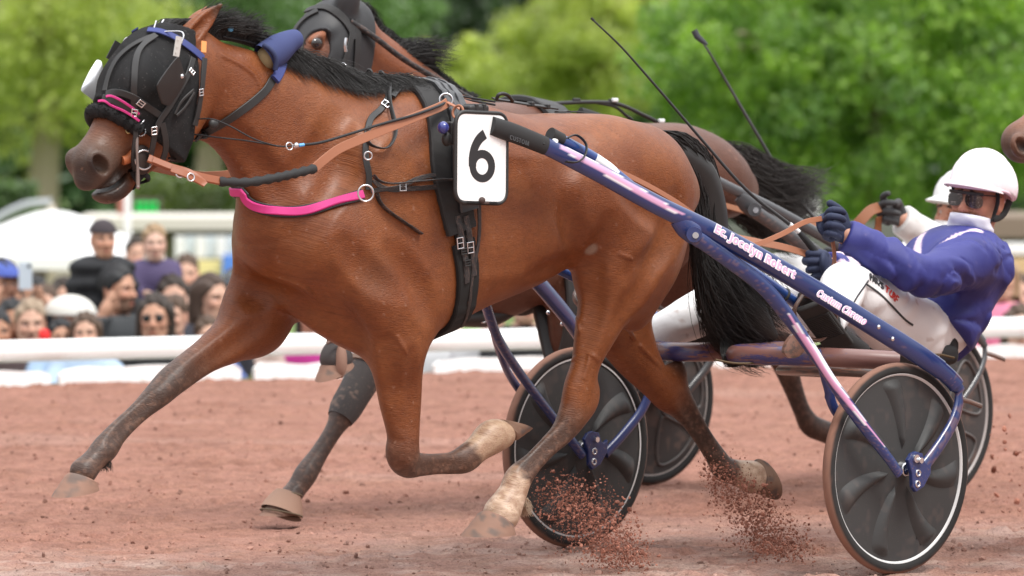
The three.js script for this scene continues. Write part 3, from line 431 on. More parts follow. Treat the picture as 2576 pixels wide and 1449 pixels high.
{
  const H = (x, y, b, n, t, col, s) => part(horse1, 'hoof', hoofGeo(L(rig1.J(x, y, b)), V(n[0], n[1], 0), V(t[0], t[1], 0), s, col), hoofM);
  H(206, 1200, -.13, [.12, -1], [1, -.05], dusty, 1.0); H(1277, 1090, .138, [-.50, .87], [-.95, -.28], pale, .80);
  H(1250, 1302, .14, [.25, -1], [1, .1], dusty, 1.22); H(1902, 1204, -.13, [-.9, .25], [-.25, -1], pale, 1.0);
}
// ---- hair: many fine tapering strands
function strands(count, rnd, root, shape, o = {}) {
  const pos = [], nor = [], idx = [], seg = o.seg ?? 6, rad = o.rad ?? .0014;
  for (let s = 0; s < count; s++) {
    const u = rnd(), q = root(u, rnd), pts = shape(u, q, rnd, seg), base = pos.length / 3, ang = rnd() * 6.28;
    for (let i = 0; i < pts.length; i++) {
      const T = pts[Math.min(pts.length - 1, i + 1)].clone().sub(pts[Math.max(0, i - 1)]).normalize(), A = V(Math.cos(ang), .3, Math.sin(ang)); A.addScaledVector(T, -A.dot(T)).normalize(); const B = T.clone().cross(A), r = rad * (1 - 0.75 * Math.pow(i / (pts.length - 1), 1.5));
      for (let k = 0; k < 3; k++) { const c = Math.cos(k * 2.094), d = Math.sin(k * 2.094), n = A.clone().multiplyScalar(c).addScaledVector(B, d); pos.push(pts[i].x + n.x * r, pts[i].y + n.y * r, pts[i].z + n.z * r); nor.push(n.x, n.y, n.z); }
    }
    for (let i = 0; i < pts.length - 1; i++) for (let k = 0; k < 3; k++) { const a = base + i * 3 + k, b = base + i * 3 + (k + 1) % 3; idx.push(a, b, a + 3, b, b + 3, a + 3); }
  }
  return geom(pos, idx, nor, new Array(pos.length / 3 * 2).fill(0));
}
const hermite = (list, t) => { const x = clamp(t, 0, 1) * (list.length - 1), i = Math.min(list.length - 2, Math.floor(x)), f = x - i; const q = [list[Math.max(0, i - 1)], list[i], list[i + 1], list[Math.min(list.length - 1, i + 2)]]; return q[1].map((_, c) => 0.5 * (2 * q[1][c] + (q[2][c] - q[0][c]) * f + (2 * q[0][c] - 5 * q[1][c] + 4 * q[2][c] - q[3][c]) * f * f + (3 * q[1][c] - q[0][c] - 3 * q[2][c] + q[3][c]) * f * f * f)); };
// mane: roots along the crest, locks blown back and over the near side
function mane(rig, f, crest, count, seed, o) {
  const rnd = rng(seed), C = crest.map(([x, y]) => rig.J(x, y, 0));
  const root = (u, r) => { const p = hermite(C, u); return [p[0], p[1], (r() - .5) * .036]; };
  const shape = (u, q, r, seg) => {
    const lock = Math.floor(u * 46), lr = hash(lock, seed, 1), up = o.lift(u, lr) * (0.7 + .6 * r()), len = o.len(u) * (.65 + .6 * r()), side = o.side * (.5 + .9 * lr), back = -(.35 + .5 * lr), pts = [];
    let p = q.slice(), vel = [back * .4, up, side * .35 * (r() * .5 + .5)];
    for (let i = 0; i <= seg; i++) { pts.push(L(p)); const st = len / seg; const n = Math.hypot(...vel); p = p.map((v, c) => v + vel[c] / n * st); vel = [vel[0] + back * .28 + .34 * (r() - .5) + .22 * Math.sin(i * 1.3 + lr * 9), vel[1] - o.drop(u) * (.2 + .25 * lr) + .26 * (r() - .5), vel[2] + side * .12 + .26 * (r() - .5)]; const d = f(p[0], p[1], p[2]); if (d < .008) { const g = grad(f, ...p); for (let c = 0; c < 3; c++) p[c] += g[c] * (.008 + .018 * r() - d); } }
    return pts;
  };
  return strands(count, rnd, root, shape, { seg: 9, rad: .00115 });
}
{
  const g = [mane(rig1, field1, [[500, 98], [560, 100], [620, 112], [690, 140], [770, 178], [850, 208], [930, 226], [1005, 232]], 4600, 5, { lift: (u, l) => u < .28 ? .8 : .35 + .7 * l, len: (u) => u < .3 ? .10 : .12, side: .8, drop: (u) => u < .28 ? .35 : .9 })];
  g.push(mane(rig1, field1, [[640, 118], [760, 172], [880, 214], [1000, 232]], 2200, 8, { lift: (u, l) => .1 + .3 * l, len: () => .135, side: 1.0, drop: () => 1.1 }));
  part(horse1, 'mane', g, hairM);
  const F = [[404, 84], [462, 92]].map(([x, y]) => rig1.J(x, y, 0)), rnd = rng(77);
  part(horse1, 'forelock', strands(800, rnd, (u, r) => [mix(F[0][0], F[1][0], r()), mix(F[0][1], F[1][1], r()) - .012, (r() - .5) * .07], (u, q, r, seg) => { const pts = [], k = r(); let p = q.slice(), v = [.35 - .5 * k, .9, .25 * (r() - .5)]; for (let i = 0; i <= seg; i++) { pts.push(L(p)); const n = Math.hypot(...v); p = p.map((w, c) => w + v[c] / n * .016 * (.7 + .5 * k)); v = [v[0] - .24, v[1] - .10 - .12 * k, v[2] + .1 * (r() - .5)]; } return pts; }, { seg: 7, rad: .0014 }), hairM);
}
// tail: a dense core and strands that follow it
function tailOf(rig, path, core, count, seed, spread) {
  const P = path.map(([x, y, b]) => rig.J(x, y, b)), rnd = rng(seed), gs = [tube(P.map(p => L(p)), core, { smooth: 40, sides: 12 })];
  gs.push(strands(count, rnd, (u, r) => { const a = r() * 6.283, q = Math.sqrt(r()); return [Math.cos(a) * q, Math.sin(a) * q, r()]; }, (u, q, r, seg) => {
    const pts = [], t0 = .45 * Math.pow(q[2], 1.5), t1 = mix(.66, 1.0, r()), wob = [r() * 6, r() * 6, .35 * (r() - .5), .35 * (r() - .5)], fly = r() < .05 ? 2.2 : 1;
    for (let i = 0; i <= seg; i++) { const t = mix(t0, t1, i / seg), c = hermite(P, Math.min(t, 1)), sp = lerpList(spread, Math.min(1, t)), w = i / seg; const ex = Math.max(0, t - 1) * .9; pts.push(L([c[0] - ex * .4 + sp * (q[0] + wob[2] * w * fly + .18 * Math.sin(wob[0] + t * 9)), c[1] - ex * .5 + sp * .9 * (q[1] + .25 * Math.sin(wob[1] + t * 8)), c[2] + sp * (q[0] * .5 + q[1] * .5 + wob[3] * w * fly)])); }
    return pts;
  }, { seg: 14, rad: .0017 }));
  return gs;
}
part(horse1, 'tail', tailOf(rig1, [[1625, 365, 0], [1692, 392, 0], [1748, 445, 0], [1776, 530, 0], [1784, 620, 0], [1806, 690, 0], [1842, 752, 0], [1890, 805, 0], [1945, 846, 0]], [.035, .062, .072, .070, .066, .072, .085, .070, .02], 5200, 21, [.04, .072, .084, .084, .086, .11, .145, .15, .13]), hairM);
{ // a few locks that fall over the cross bar
  const rnd = rng(55); horse1.children.find(q => q.name === 'tail').geometry = join([horse1.children.find(q => q.name === 'tail').geometry, strands(260, rnd, (u, r) => { const t = r(); return [0, 0, t < .5 ? .2 * r() : .75 + .25 * r()]; }, (u, q, r, seg) => { const x = 1822 + 70 * q[2] + 14 * (r() - .5), pts = [], w = r(), Y = [800, 840, 872, 884, 900, 910 + 14 * w, 904 + 16 * w, 900 + 18 * w], X = [0, -2, -4, -3, 0, 6, 22 * w, 60 * w * w]; const B = [-.02, .0, .02, .06, .075, .07, .06, .05]; for (let i = 0; i < Y.length; i++) pts.push(L(rig1.J(x + X[i], Y[i], B[i] + .02 * w))); return curve(pts, 14); }, { rad: .0016 })]);
}
{ // hair at the back of the fetlocks
  const tuft = (px, dir, n, m, seed) => { const rnd = rng(seed), c = rig1.J(...px); part(horse1, 'fetlock_hair', strands(n, rnd, (u, r) => [c[0] + .022 * (r() - .5), c[1] + .03 * (r() - .5), c[2] + .05 * (r() - .5)], (u, q, r, seg) => { const pts = [], l = .018 + .022 * r(); for (let i = 0; i <= seg; i++) { const t = i / seg; pts.push(L([q[0] + dir[0] * l * t + .006 * (r() - .5), q[1] + dir[1] * l * t - .012 * t * t, q[2] + .006 * (r() - .5)])); } return pts; }, { seg: 4, rad: .0011 }), m); };
  const cream = mat([.50, .38, .28], .8);
  tuft([250, 1142, -.13], [-.7, -.8], 420, hairM, 61); tuft([1310, 1262, .14], [-.8, -.7], 300, cream, 63); tuft([1846, 1190, -.13], [.3, .9], 260, cream, 64);
}
// ---------------------------------------------------------------- bridle, harness and reins of the leading horse
const leather = mat([.018, .017, .017], .55, { clearcoat: .15, clearcoatRoughness: .5 });
const dirtTex = (seed, base, dirt, f, th, blot = .7) => textureOf(256, 256, (u, v) => { const n = .5 * pn(u, v, f, seed) + .5 * pn(u, v, f * 4, seed + 1), s = pn(u, v, 128, seed + 2) > th ? 1 : 0; return mixc(base, dirt, clamp(sstep(.55, .8, n) * blot + s * .8, 0, 1)).map(c => Math.pow(c, 1 / 2.2)); }, true);
const dirtyLeather = new THREE.MeshPhysicalMaterial({ map: dirtTex(31, [.018, .017, .018], [.16, .10, .08], 8, .93), roughness: .62 });
dirtyLeather.map.repeat.set(8, 1);
const tan = mat([.24, .085, .032], .5), tanPale = mat([.34, .135, .072], .6), steel = mat([.72, .72, .74], .22, { metalness: 1 }), brass = mat([.62, .46, .22], .3, { metalness: 1 }), pink = mat([.64, .040, .24], .65), navy = mat([.035, .05, .19], .7), fleece = mat([.010, .010, .011], .95), rubber = mat([.022, .022, .023], .8), white = mat([.80, .80, .80], .45), cord = mat([.014, .014, .016], .7);
const maskF = (x, y, z) => field1(x, y, z) - .013;
function onSkin(rig, f, px, step = 9, off = .002) { // follow the pixel path over a surface: points and normals
  const c = new THREE.CatmullRomCurve3(px.map(([x, y]) => V(x, y, 0)), false, 'centripetal'), n = Math.max(3, Math.round(c.getLength() / step)), P = [], N = [];
  for (let i = 0; i <= n; i++) { const q = c.getPoint(i / n), h = hit(f, rig.ray(q.x, q.y)); if (!h) continue; const nn = V(h.n[0], h.n[1], -h.n[2]); P.push(L(h.p).addScaledVector(nn, off)); N.push(nn); }
  for (let s = 0; s < 2; s++) for (let i = 1; i < N.length - 1; i++) { N[i].add(N[i - 1]).add(N[i + 1]).normalize(); P[i].multiplyScalar(.5).addScaledVector(P[i - 1], .25).addScaledVector(P[i + 1], .25); }
  return [P, N];
}
const flipB = ([P, N]) => [P.map(p => V(p.x, p.y, -p.z)), N.map(p => V(p.x, p.y, -p.z))];
const skinStrap = (rig, f, px, w, th, off, o = {}) => { const [P, N] = onSkin(rig, f, px, o.step, off); if (P.length < 3) { console.log('misses the skin', px[0]); return []; } const g = [strap(P, N, w, th)]; if (o.both) { const [a, b] = flipB([P, N]); g.push(strap(a, b, w, th)); } return g; };
// a closed band round the barrel; aOf(phi) gives the place along the back, phi = 0 on top
function band(f, cy, aOf, p0, p1, n, width, thick, off = .002) {
  const P = [], N = []; for (let i = 0; i <= n; i++) { const ph = mix(p0, p1, i / n), a = aOf(ph), dy = Math.cos(ph), db = Math.sin(ph); let t = .05; for (let k = 0; k < 200 && f(a, cy + dy * t, db * t) < 0; k++) t += .004; const g = grad(f, a, cy + dy * t, db * t); P.push(V(a, cy + dy * (t + off), -db * (t + off))); N.push(V(g[0], g[1], -g[2])); }
  for (let s = 0; s < 3; s++) for (let i = 1; i < N.length - 1; i++) N[i].add(N[i - 1]).add(N[i + 1]).normalize();
  return strap(P, N, width, thick);
}
const J1 = (x, y, b) => L(rig1.J(x, y, b));
function buckle(parent, rig, f, x, y, w, h, ang, off = .006, m = steel, name = 'buckle') {
  const hh = hit(f, rig.ray(x, y)); if (!hh) return; const n = V(hh.n[0], hh.n[1], -hh.n[2]), u = V(-Math.cos(ang), Math.sin(ang), 0); u.addScaledVector(n, -u.dot(n)).normalize(); const v = n.clone().cross(u), c = L(hh.p).addScaledVector(n, off);
  const q = [[-w, -h], [w, -h], [w, h], [-w, h], [-w, -h]].map(([a, b]) => c.clone().addScaledVector(u, a).addScaledVector(v, b)); const pr = [c.clone().addScaledVector(u, -w), c.clone().addScaledVector(u, w * 1.1)];
  part(parent, name, [...[0, 1, 2, 3].map(i => cyl(q[i], q[i + 1], .0022, .0022, 6)), ...[0, 1, 2, 3].map(i => ball(q[i], .0023, 1, 1, 1, 6)), cyl(pr[0], pr[1], .0016, .0016, 6)], m);
}
// ---- bridle
const bridle = thing('bridle', 'black bridle with mesh face mask, pink striped fleece noseband and blinkers on the leading horse', 'bridle', 'bridles of the race horses'); bridle.applyMatrix4(rig1.m);
{
  const J = rig1.J.bind(rig1), pl = (x, y) => J(x, y, 0);
  // mask: the head's surface, 13 mm out, between poll line, noseband and throat
  const A = pl(498, 70), B = pl(505, 300), Nn = pl(262, 288), N2 = pl(330, 345), C2 = pl(352, 420);
  const half = (p, q, keep) => { const dx = q[0] - p[0], dy = q[1] - p[1], l = Math.hypot(dx, dy), nx = dy / l, ny = -dx / l, s = Math.sign((keep[0] - p[0]) * nx + (keep[1] - p[1]) * ny); return (x, y) => -s * ((x - p[0]) * nx + (y - p[1]) * ny); };
  const keep = pl(400, 240), hp = (x, y) => hit(field1, rig1.ray(x, y)).p, h = [half(pl(415, 62), pl(495, 118), keep), half(hp(490, 150), hp(480, 330), keep), half(hp(246, 286), hp(344, 322), keep), half(hp(336, 326), hp(366, 412), keep)];
  const jowl = [egg(J(418, 350, 0), [.105, .062, .078], -.7, .06), ...[-1, 1].map(s => egg(J(350, 200, s * .085), [.07, .055, .045], -.9, .05))]; // loose cloth under the jaw, cups over the eyes
  const m = (x, y, z) => { let d = field1(x, y, z) - .013; for (const e of jowl) d = smin(d, e.d(x, y, z), .04); d += .0035 * Math.sin(34 * (x * .8 - y * .5) + 5 * noise(x * 12, y * 12, z * 12)) * Math.sin(25 * z + 9 * y) + .006 * (noise(x * 16, y * 16, z * 16) - .5); for (const q of h) d = smax(d, q(x, y), .004); return d; };
  m.lo = [2.15, 1.25, -.2]; m.hi = [2.85, 1.78, .2];
  const weave = textureOf(256, 256, (u, v) => { const s = Math.abs(Math.sin(u * 64 * Math.PI)) * Math.abs(Math.sin(v * 64 * Math.PI)); return [s, s, s]; });
  weave.repeat.set(9, 9);
  const dust = dirtTex(51, [.036, .036, .038], [.20, .18, .17], 10, .962, .08); dust.repeat.set(2.2, 2.2);
  part(bridle, 'face_mask', meshField(m, .0055), new THREE.MeshPhysicalMaterial({ map: dust, roughness: 1, specularIntensity: .4, bumpMap: weave, bumpScale: .003 }));
  const M = (x, y, z) => Math.min(m(x, y, z), maskF(x, y, z)), S = (name, px, w, th, mt, off = .004, both = false) => { for (const g of skinStrap(rig1, M, px, w, th, off, { both })) part(bridle, name, g, mt); };
  S('brow_band', [[372, 80], [400, 82], [440, 98], [478, 122], [507, 148]], .022, .004, navy, .006, true);
  S('face_strap', [[392, 92], [366, 112], [347, 140], [339, 190], [336, 240], [336, 300]], .019, .004, leather, .006);
  S('face_strap', [[392, 92], [360, 104], [325, 124], [296, 152], [277, 190], [266, 232]], .016, .004, leather, .006);
  S('cheek_strap', [[509, 148], [505, 190], [499, 240], [492, 282], [484, 315]], .020, .005, leather, .008, true);
  S('cheek_strap', [[480, 148], [466, 190], [440, 235], [418, 272], [398, 300], [388, 322], [382, 350], [376, 378], [372, 398]], .018, .005, leather, .010, true);
  S('noseband_strap', [[270, 240], [300, 231], [336, 242], [352, 254], [380, 276], [404, 292]], .020, .005, leather, .007);
  S('throat_strap', [[440, 290], [462, 268], [484, 232]], .008, .004, leather, .006); S('throat_strap', [[436, 286], [452, 254], [482, 226]], .008, .004, leather, .006);
  S('jaw_strap', [[402, 308], [410, 340], [412, 375], [404, 398]], .020, .004, leather, .010);
  S('mouth_strap', [[335, 300], [338, 330], [336, 352], [330, 380], [330, 410], [334, 430]], .016, .005, leather, .010);
  const [fp] = onSkin(rig1, field1, [[226, 300], [246, 282], [276, 284], [305, 300], [330, 314], [346, 326]], 6, .012);
  const fleeceG = [tube(fp, t => .021 + .003 * Math.sin(t * 40), { sides: 14 }), tube(fp.map(p => V(p.x, p.y, -p.z)), .021, { sides: 14 })];
  { const r = rng(3); fleeceG.push(strands(1400, r, (u, q) => { const p = fp[Math.floor(q() * fp.length)]; const a = q() * 6.28, b = Math.acos(2 * q() - 1); return [p.x + .02 * Math.sin(b) * Math.cos(a), p.y + .02 * Math.sin(b) * Math.sin(a), p.z + .02 * Math.cos(b), a, b]; }, (u, q) => [V(q[0], q[1], q[2]), V(q[0] + .006 * Math.sin(q[4]) * Math.cos(q[3]), q[1] + .006 * Math.sin(q[4]) * Math.sin(q[3]) + .002, q[2] + .006 * Math.cos(q[4]))], { rad: .0016 })); }
  part(bridle, 'fleece_noseband', fleeceG, fleece);
  S('pink_stripe', [[272, 246], [290, 242], [315, 252], [338, 272], [346, 284]], .007, .003, pink, .013); S('pink_stripe', [[255, 260], [275, 256], [300, 266], [325, 284], [346, 302]], .007, .003, pink, .016);
  S('noseband', [[262, 252], [284, 248], [308, 258], [332, 277], [346, 292]], .026, .004, leather, .010);
  // blinkers on steel arms
  const plate = (pts, b0, b1, th) => { const v = pts.map(([x, y, k]) => J1(x, y, mix(b0, b1, k))); const n = v[1].clone().sub(v[0]).cross(v[2].clone().sub(v[0])).normalize(); const g = []; const top = v.map(p => p.clone().addScaledVector(n, th)), pos = [], idx = []; const c = new THREE.CatmullRomCurve3(v, true, 'catmullrom', .25).getPoints(48), ct = c.map(p => p.clone().addScaledVector(n, th)); const cen = c.reduce((a, p) => a.add(p), V(0, 0, 0)).divideScalar(c.length).addScaledVector(n, -.008); for (const p of [...c, ...ct, cen, cen.clone().addScaledVector(n, th)]) pos.push(p.x, p.y, p.z); const m = c.length; for (let i = 0; i < m - 1; i++) { idx.push(i, i + m, i + 1, i + 1, i + m, i + m + 1, 2 * m, i, i + 1, 2 * m + 1, i + m + 1, i + m); } return toCreasedNormals(geom(pos, idx, null, new Array(pos.length / 3 * 2).fill(0)), .6); };
  part(bridle, 'blinker', plate([[449, 143, .9], [462, 178, .55], [469, 200, .4], [446, 240, .3], [427, 265, .2], [410, 259, .5], [397, 215, 1], [420, 178, 1]], .13, .19, .004), mat([.022, .021, .021], .5));
  part(bridle, 'blinker', plate([[243, 152, 0], [256, 156, .3], [262, 200, .6], [251, 263, .6], [226, 246, .3], [204, 227, 0], [220, 190, 0]], -.19, -.15, -.004), mat([.75, .76, .78], .28, { metalness: .85 }), 'mirror bright blinker on the far side');
  const wire = (pts, r, m = steel) => tube(pts.map(([x, y, b]) => J1(x, y, b)), r, { smooth: 24, sides: 7 });
  part(bridle, 'blinker_arm', wire([[393, 52, .02], [388, 80, .03], [425, 79, .08], [458, 81, .13], [462, 90, .14], [456, 110, .14]], .0024), steel); part(bridle, 'brow_wire', wire([[412, 50, -.01], [400, 70, 0], [396, 80, 0]], .003), steel);
  part(bridle, 'blinker_arm', wire([[384, 84, -.03], [350, 88, -.08], [316, 97, -.12], [308, 110, -.13]], .0024), steel);
  const bar = (a, b, w) => { const d = b.clone().sub(a), n = V(.2, .1, -1), P = [0, .25, .5, .75, 1].map(t => a.clone().addScaledVector(d, t)); return strap(P, P.map(() => n), w, .004); };
  part(bridle, 'blinker_bracket', [bar(J1(450, 92, .15), J1(442, 142, .15), .020), ...[100, 118, 132].map(y => ball(J1(mix(450, 442, (y - 92) / 50), y, .156), .002, 1, 1, 1, 6))], mat([.62, .60, .57], .5, { metalness: .6 }));
  part(bridle, 'blinker_bracket', bar(J1(297, 106, -.14), J1(274, 150, -.15), .024), leather);
  part(bridle, 'rivet', ball(J1(458, 192, .165), .007, 1, 1, .6), steel);
  for (const [x, y, w, hh, a] of [[350, 254, .011, .008, -.5], [334, 280, .008, .010, 0], [382, 326, .008, .011, .2], [496, 232, .008, .009, .1], [474, 182, .006, .009, .8]]) buckle(bridle, rig1, M, x, y, w, hh, a, .016);
  // bit: rings, rod, leather guard
  part(bridle, 'bit_ring', ring(J1(362, 402, .085), V(.25, 0, -1), .028, .0032), steel);
  part(bridle, 'bit_ring', ring(J1(354, 330, .088), V(.6, .2, -1), .014, .0024), steel); part(bridle, 'bit_ring', ring(J1(326, 322, .072), V(.9, .2, -1), .016, .0024, .6), brass);
  part(bridle, 'bit_hook', tube([[365, 296, .095], [358, 308, .095], [346, 316, .095], [342, 324, .092]].map(([x, y, b]) => J1(x, y, b)), .0034, { smooth: 14 }), steel);
  part(bridle, 'bit_rod', [tube([[343, 326, .092], [344, 370, .092], [346, 420, .088], [347, 470, .085]].map(([x, y, b]) => J1(x, y, b)), t => .0052 + .001 * Math.sin(t * 9), { smooth: 20, sides: 10 }), ball(J1(343, 326, .092), .0065), ball(J1(347, 470, .085), .0065)], mat([.34, .30, .28], .4, { metalness: .8 }));
  part(bridle, 'bit_guard', [egg3(J1(357, 402, .070), [.040, .044, .012])], mat([.03, .018, .014], .6));
  part(bridle, 'chin_strap', tube([[334, 430, .05], [345, 448, .05], [362, 440, .05], [374, 450, .04], [362, 458, .03], [345, 462, .03], [335, 478, .03]].map(([x, y, b]) => J1(x, y, b)), [.012, .014, .008, .012, .006, .009, .003], { smooth: 26, squash: .5 }), fleece);
  part(bridle, 'cheek_roll', tube([[336, 385, .06], [322, 400, .055], [308, 404, .05]].map(([x, y, b]) => J1(x, y, b)), .014, { smooth: 8 }), mat([.42, .12, .04], .6));
  part(bridle, 'throat_lash', tube([[452, 398, .03], [438, 402, .05], [425, 398, .06]].map(([x, y, b]) => J1(x, y, b)), .004, { smooth: 10 }), leather);
  part(bridle, 'brow_clip', bar(J1(512, 104, .10), J1(511, 132, .105), .018), mat([.80, .32, .10], .5));
  part(bridle, 'poll_tag', [egg3(J1(580, 72, .03), [.010, .010, .008])], mat([.10, .42, .75], .5));
  { const Q = curve([J1(540, 96, 0), J1(575, 100, 0), J1(610, 108, 0), J1(645, 122, 0)], 16), Nr = Q.map(() => V(.1, 1, -.5)); part(bridle, 'poll_strap', [strap(Q, Nr, .024, .008), strap(Q.slice(4, 12).map(p => p.clone().add(V(0, .01, 0))), Nr.slice(4, 12), .03, .008)], leather); }
}
function egg3(c, r) { const g = new THREE.SphereGeometry(1, 18, 12); g.scale(...r); g.translate(c.x, c.y, c.z); return g; }
// ---- harness
const harness = thing('harness', 'black driving harness with saddle pad, girth and pink breast collar on the leading horse', 'harness', 'harnesses of the race horses'); harness.applyMatrix4(rig1.m);
{
  const F = field1, a0 = rig1.J(1050, 222, 0)[0], a1 = rig1.J(1150, 500, .29)[0], a2 = rig1.J(1160, 600, .29)[0], a3 = rig1.J(1085, 812, .08)[0], cy = 1.13;
  const aOf = (ph) => hermite([[a0], [mix(a0, a1, .5)], [a1], [a2], [mix(a2, a3, .55)], [a3], [a3]], Math.min(Math.abs(ph) / Math.PI, 1))[0];
  part(harness, 'saddle_pad', band(F, cy, aOf, -1.66, 1.66, 80, (t) => .125 + .03 * Math.sin(t * Math.PI), .016), mat([.02, .019, .019], .8));
  part(harness, 'saddle', band(F, cy, p => aOf(p) - .035, -1.45, 1.45, 70, (t) => .075, .014, .018), mat([.02, .02, .022], .32, { clearcoat: .4, clearcoatRoughness: .3 }));
  part(harness, 'saddle_seam', [-.012, .012].map(o => band(F, cy, p => aOf(p) - .035 + o, -1.3, 1.3, 70, .008, .006, .030)), mat([.06, .06, .065], .35));
  const gm = mat([.016, .016, .016], .9);
  part(harness, 'girth', [band(F, cy, aOf, 1.6, 6.2832 - 1.6, 90, (t) => .052 + .045 * Math.sin(t * Math.PI), .010, .004)], gm);
  part(harness, 'girth_pad', [band(F, cy, aOf, 1.78, 6.2832 - 1.78, 70, (t) => .105 - .02 * Math.abs(t - .5), .014, .001)], mat([.012, .012, .012], .95));
  part(harness, 'girth_strap', [band(F, cy, p => aOf(p) - .022, 1.5, 2.1, 20, .024, .005, .016), band(F, cy, p => aOf(p) + .014, 1.5, 2.15, 20, .024, .005, .016), ...skinStrap(rig1, F, [[1196, 508], [1196, 560], [1192, 610], [1178, 680], [1172, 740], [1163, 790], [1152, 818]], .014, .004, .016)], dirtyLeather);
  for (const [x, y] of [[1142, 612], [1168, 622]]) buckle(harness, rig1, F, x, y, .013, .016, 0.1, .026);
  for (const [x, y] of [[1160, 660], [1152, 632]]) buckle(harness, rig1, F, x, y, .013, .008, 0.1, .026, leather, 'keeper');
  // breast collar
  const px = [[614, 476], [622, 500], [640, 516], [670, 527], [705, 534], [750, 533], [800, 524], [850, 510], [912, 490]];
  const [P0, N0] = onSkin(rig1, F, px, 8, .003), Pn = P0.slice(1), Nn = N0.slice(1), eR = Pn[Pn.length - 1], s0 = Pn[0], fp = [];
  for (let k = 20; k >= 1; k--) { const t = k / 20; let q = [mix(s0.x, eR.x, t), mix(s0.y, eR.y, Math.pow(t, .8)), mix(-s0.z, -.30, Math.pow(t, .55))], n; for (let i = 0; i < 6; i++) { n = grad(F, ...q); const d = (F(...q) - .003) / Math.max(.3, n[3]); q = q.map((v, c) => v - n[c] * d); } fp.push({ p: V(q[0], q[1], -q[2]), n: V(n[0], n[1], -n[2]) }); }
  const Pl = [...fp.map(q => q.p), ...Pn], Nl = [...fp.map(q => q.n), ...Nn];
  part(harness, 'breast_collar', strap(Pl, Nl, .035, .006), leather);
  part(harness, 'pink_collar_facing', strap(Pl.map((p, i) => p.clone().addScaledVector(Nl[i], .006)), Nl, .025, .007), pink);
  const S = (px, w, th = .004, off = .004, o = {}) => skinStrap(rig1, F, px, w, th, off, o);
  for (const g of S([[925, 478], [928, 440], [922, 400], [921, 350], [930, 300], [955, 280], [975, 250], [984, 215], [984, 195]], .019, .005, .006, { both: true })) part(harness, 'collar_strap', g, leather);
  part(harness, 'collar_strap', S([[985, 250], [1000, 232], [1020, 218], [1045, 214]], .018, .005, .010), leather);
  const dip = (pts) => tube(pts.map(([x, y, b]) => J1(x, y, b)), .009, { smooth: 40, squash: .28, side: V(.2, .3, -.9) });
  part(harness, 'hanging_loop', skinLoop([[922, 330], [924, 362], [945, 377], [968, 376], [984, 352], [988, 320], [980, 280], [974, 250], [978, 220], [980, 190]], .030), leather);
  part(harness, 'shaft_strap', [...S([[938, 452], [955, 470], [985, 478], [1015, 476], [1060, 474], [1110, 470], [1140, 462]], .015, .004, .008), ...skinLoop([[935, 440], [948, 455], [975, 462], [1020, 460], [1070, 458], [1125, 456], [1180, 458], [1218, 465]], .05, .010)], dirtyLeather);
  part(harness, 'shaft_strap', S([[930, 482], [960, 476], [1000, 472], [1040, 452], [1080, 444], [1120, 444], [1148, 448]], .014, .004, .010), dirtyLeather);
  part(harness, 'loose_strap', skinLoop([[946, 486], [952, 508], [970, 528], [1000, 550], [1030, 570], [1056, 588]], .014, .011), dirtyLeather);
  part(harness, 'collar_ring', ring(J1(920, 486, .31), V(.5, 0, -1), .024, .003), steel);
  part(harness, 'collar_ring', ring(J1(926, 392, .30), V(.5, 0, -1), .012, .0025), steel);
  buckle(harness, rig1, F, 1008, 470, .011, .012, 0, .012); buckle(harness, rig1, F, 968, 268, .010, .012, .7, .014);
  // rein rings, tug stop, bolt cushion by the number
  part(harness, 'rein_ring', ring(J1(1122, 252, .20), V(.6, .1, -.7), .020, .0032), steel); part(harness, 'rein_ring', ring(J1(1080, 238, -.12), V(.6, .1, .7), .020, .0032), steel);
  part(harness, 'tug_knob', [egg3(J1(1115, 321, .33), [.018, .019, .018])], mat([.03, .04, .22], .25, { clearcoat: .8 })); part(harness, 'tug_holder', [egg3(J1(1124, 350, .325), [.016, .022, .016]), rbox(.03, .07, .03, .006, J1(1136, 335, .32))], leather);
  part(harness, 'shaft_cushion', [rbox(.085, .040, .05, .010, J1(1193, 280, .34)), ...[-.02, .012].map(o => { const c = J1(1193, 280, .34); return rbox(.012, .046, .056, .004, V(c.x + o, c.y, c.z)); })], leather);
  part(harness, 'elastic_band', ring(J1(1152, 282, .335), V(1, .2, -.1), .020, .004), tanPale);
  part(harness, 'saddle_hook', [tube([[1062, 216, 0], [1062, 206, 0], [1040, 202, 0], [1005, 196, 0]].map(([x, y, b]) => J1(x, y, b)), .005, { smooth: 14 }), ball(J1(1036, 194, 0), .008)], brass);
  part(harness, 'saddle_loop', tube([[1005, 225, .04], [1030, 212, .03], [1060, 206, .02], [1072, 212, .0], [1075, 225, 0]].map(([x, y, b]) => J1(x, y, b)), .010, { smooth: 20, squash: .3, side: V(0, 0, -1) }), leather);
  // check rein over the crest and back strap to the tail
  const C = (pts, r = .0035) => tube(pts.map(([x, y, b]) => J1(x, y, b)), r, { smooth: 30, sides: 7 });
  part(harness, 'check_rein', [C([[560, 92, .02], [650, 112, .02], [760, 150, .02], [880, 178, .02], [1000, 195, .0]]), C([[760, 158, .03], [860, 182, .03], [985, 198, .01], [1030, 200, 0]])], cord);
  for (const [x, y] of [[865, 168], [930, 183], [960, 188]]) part(harness, 'check_buckle', ring(J1(x, y, .02), V(1, -.3, 0), .010, .004), x > 900 ? leather : steel);
  part(harness, 'back_strap', [C([[1075, 224, 0], [1150, 240, .01], [1245, 256, .01]]), C([[1078, 230, .02], [1150, 246, .02], [1245, 264, .01]])], cord);
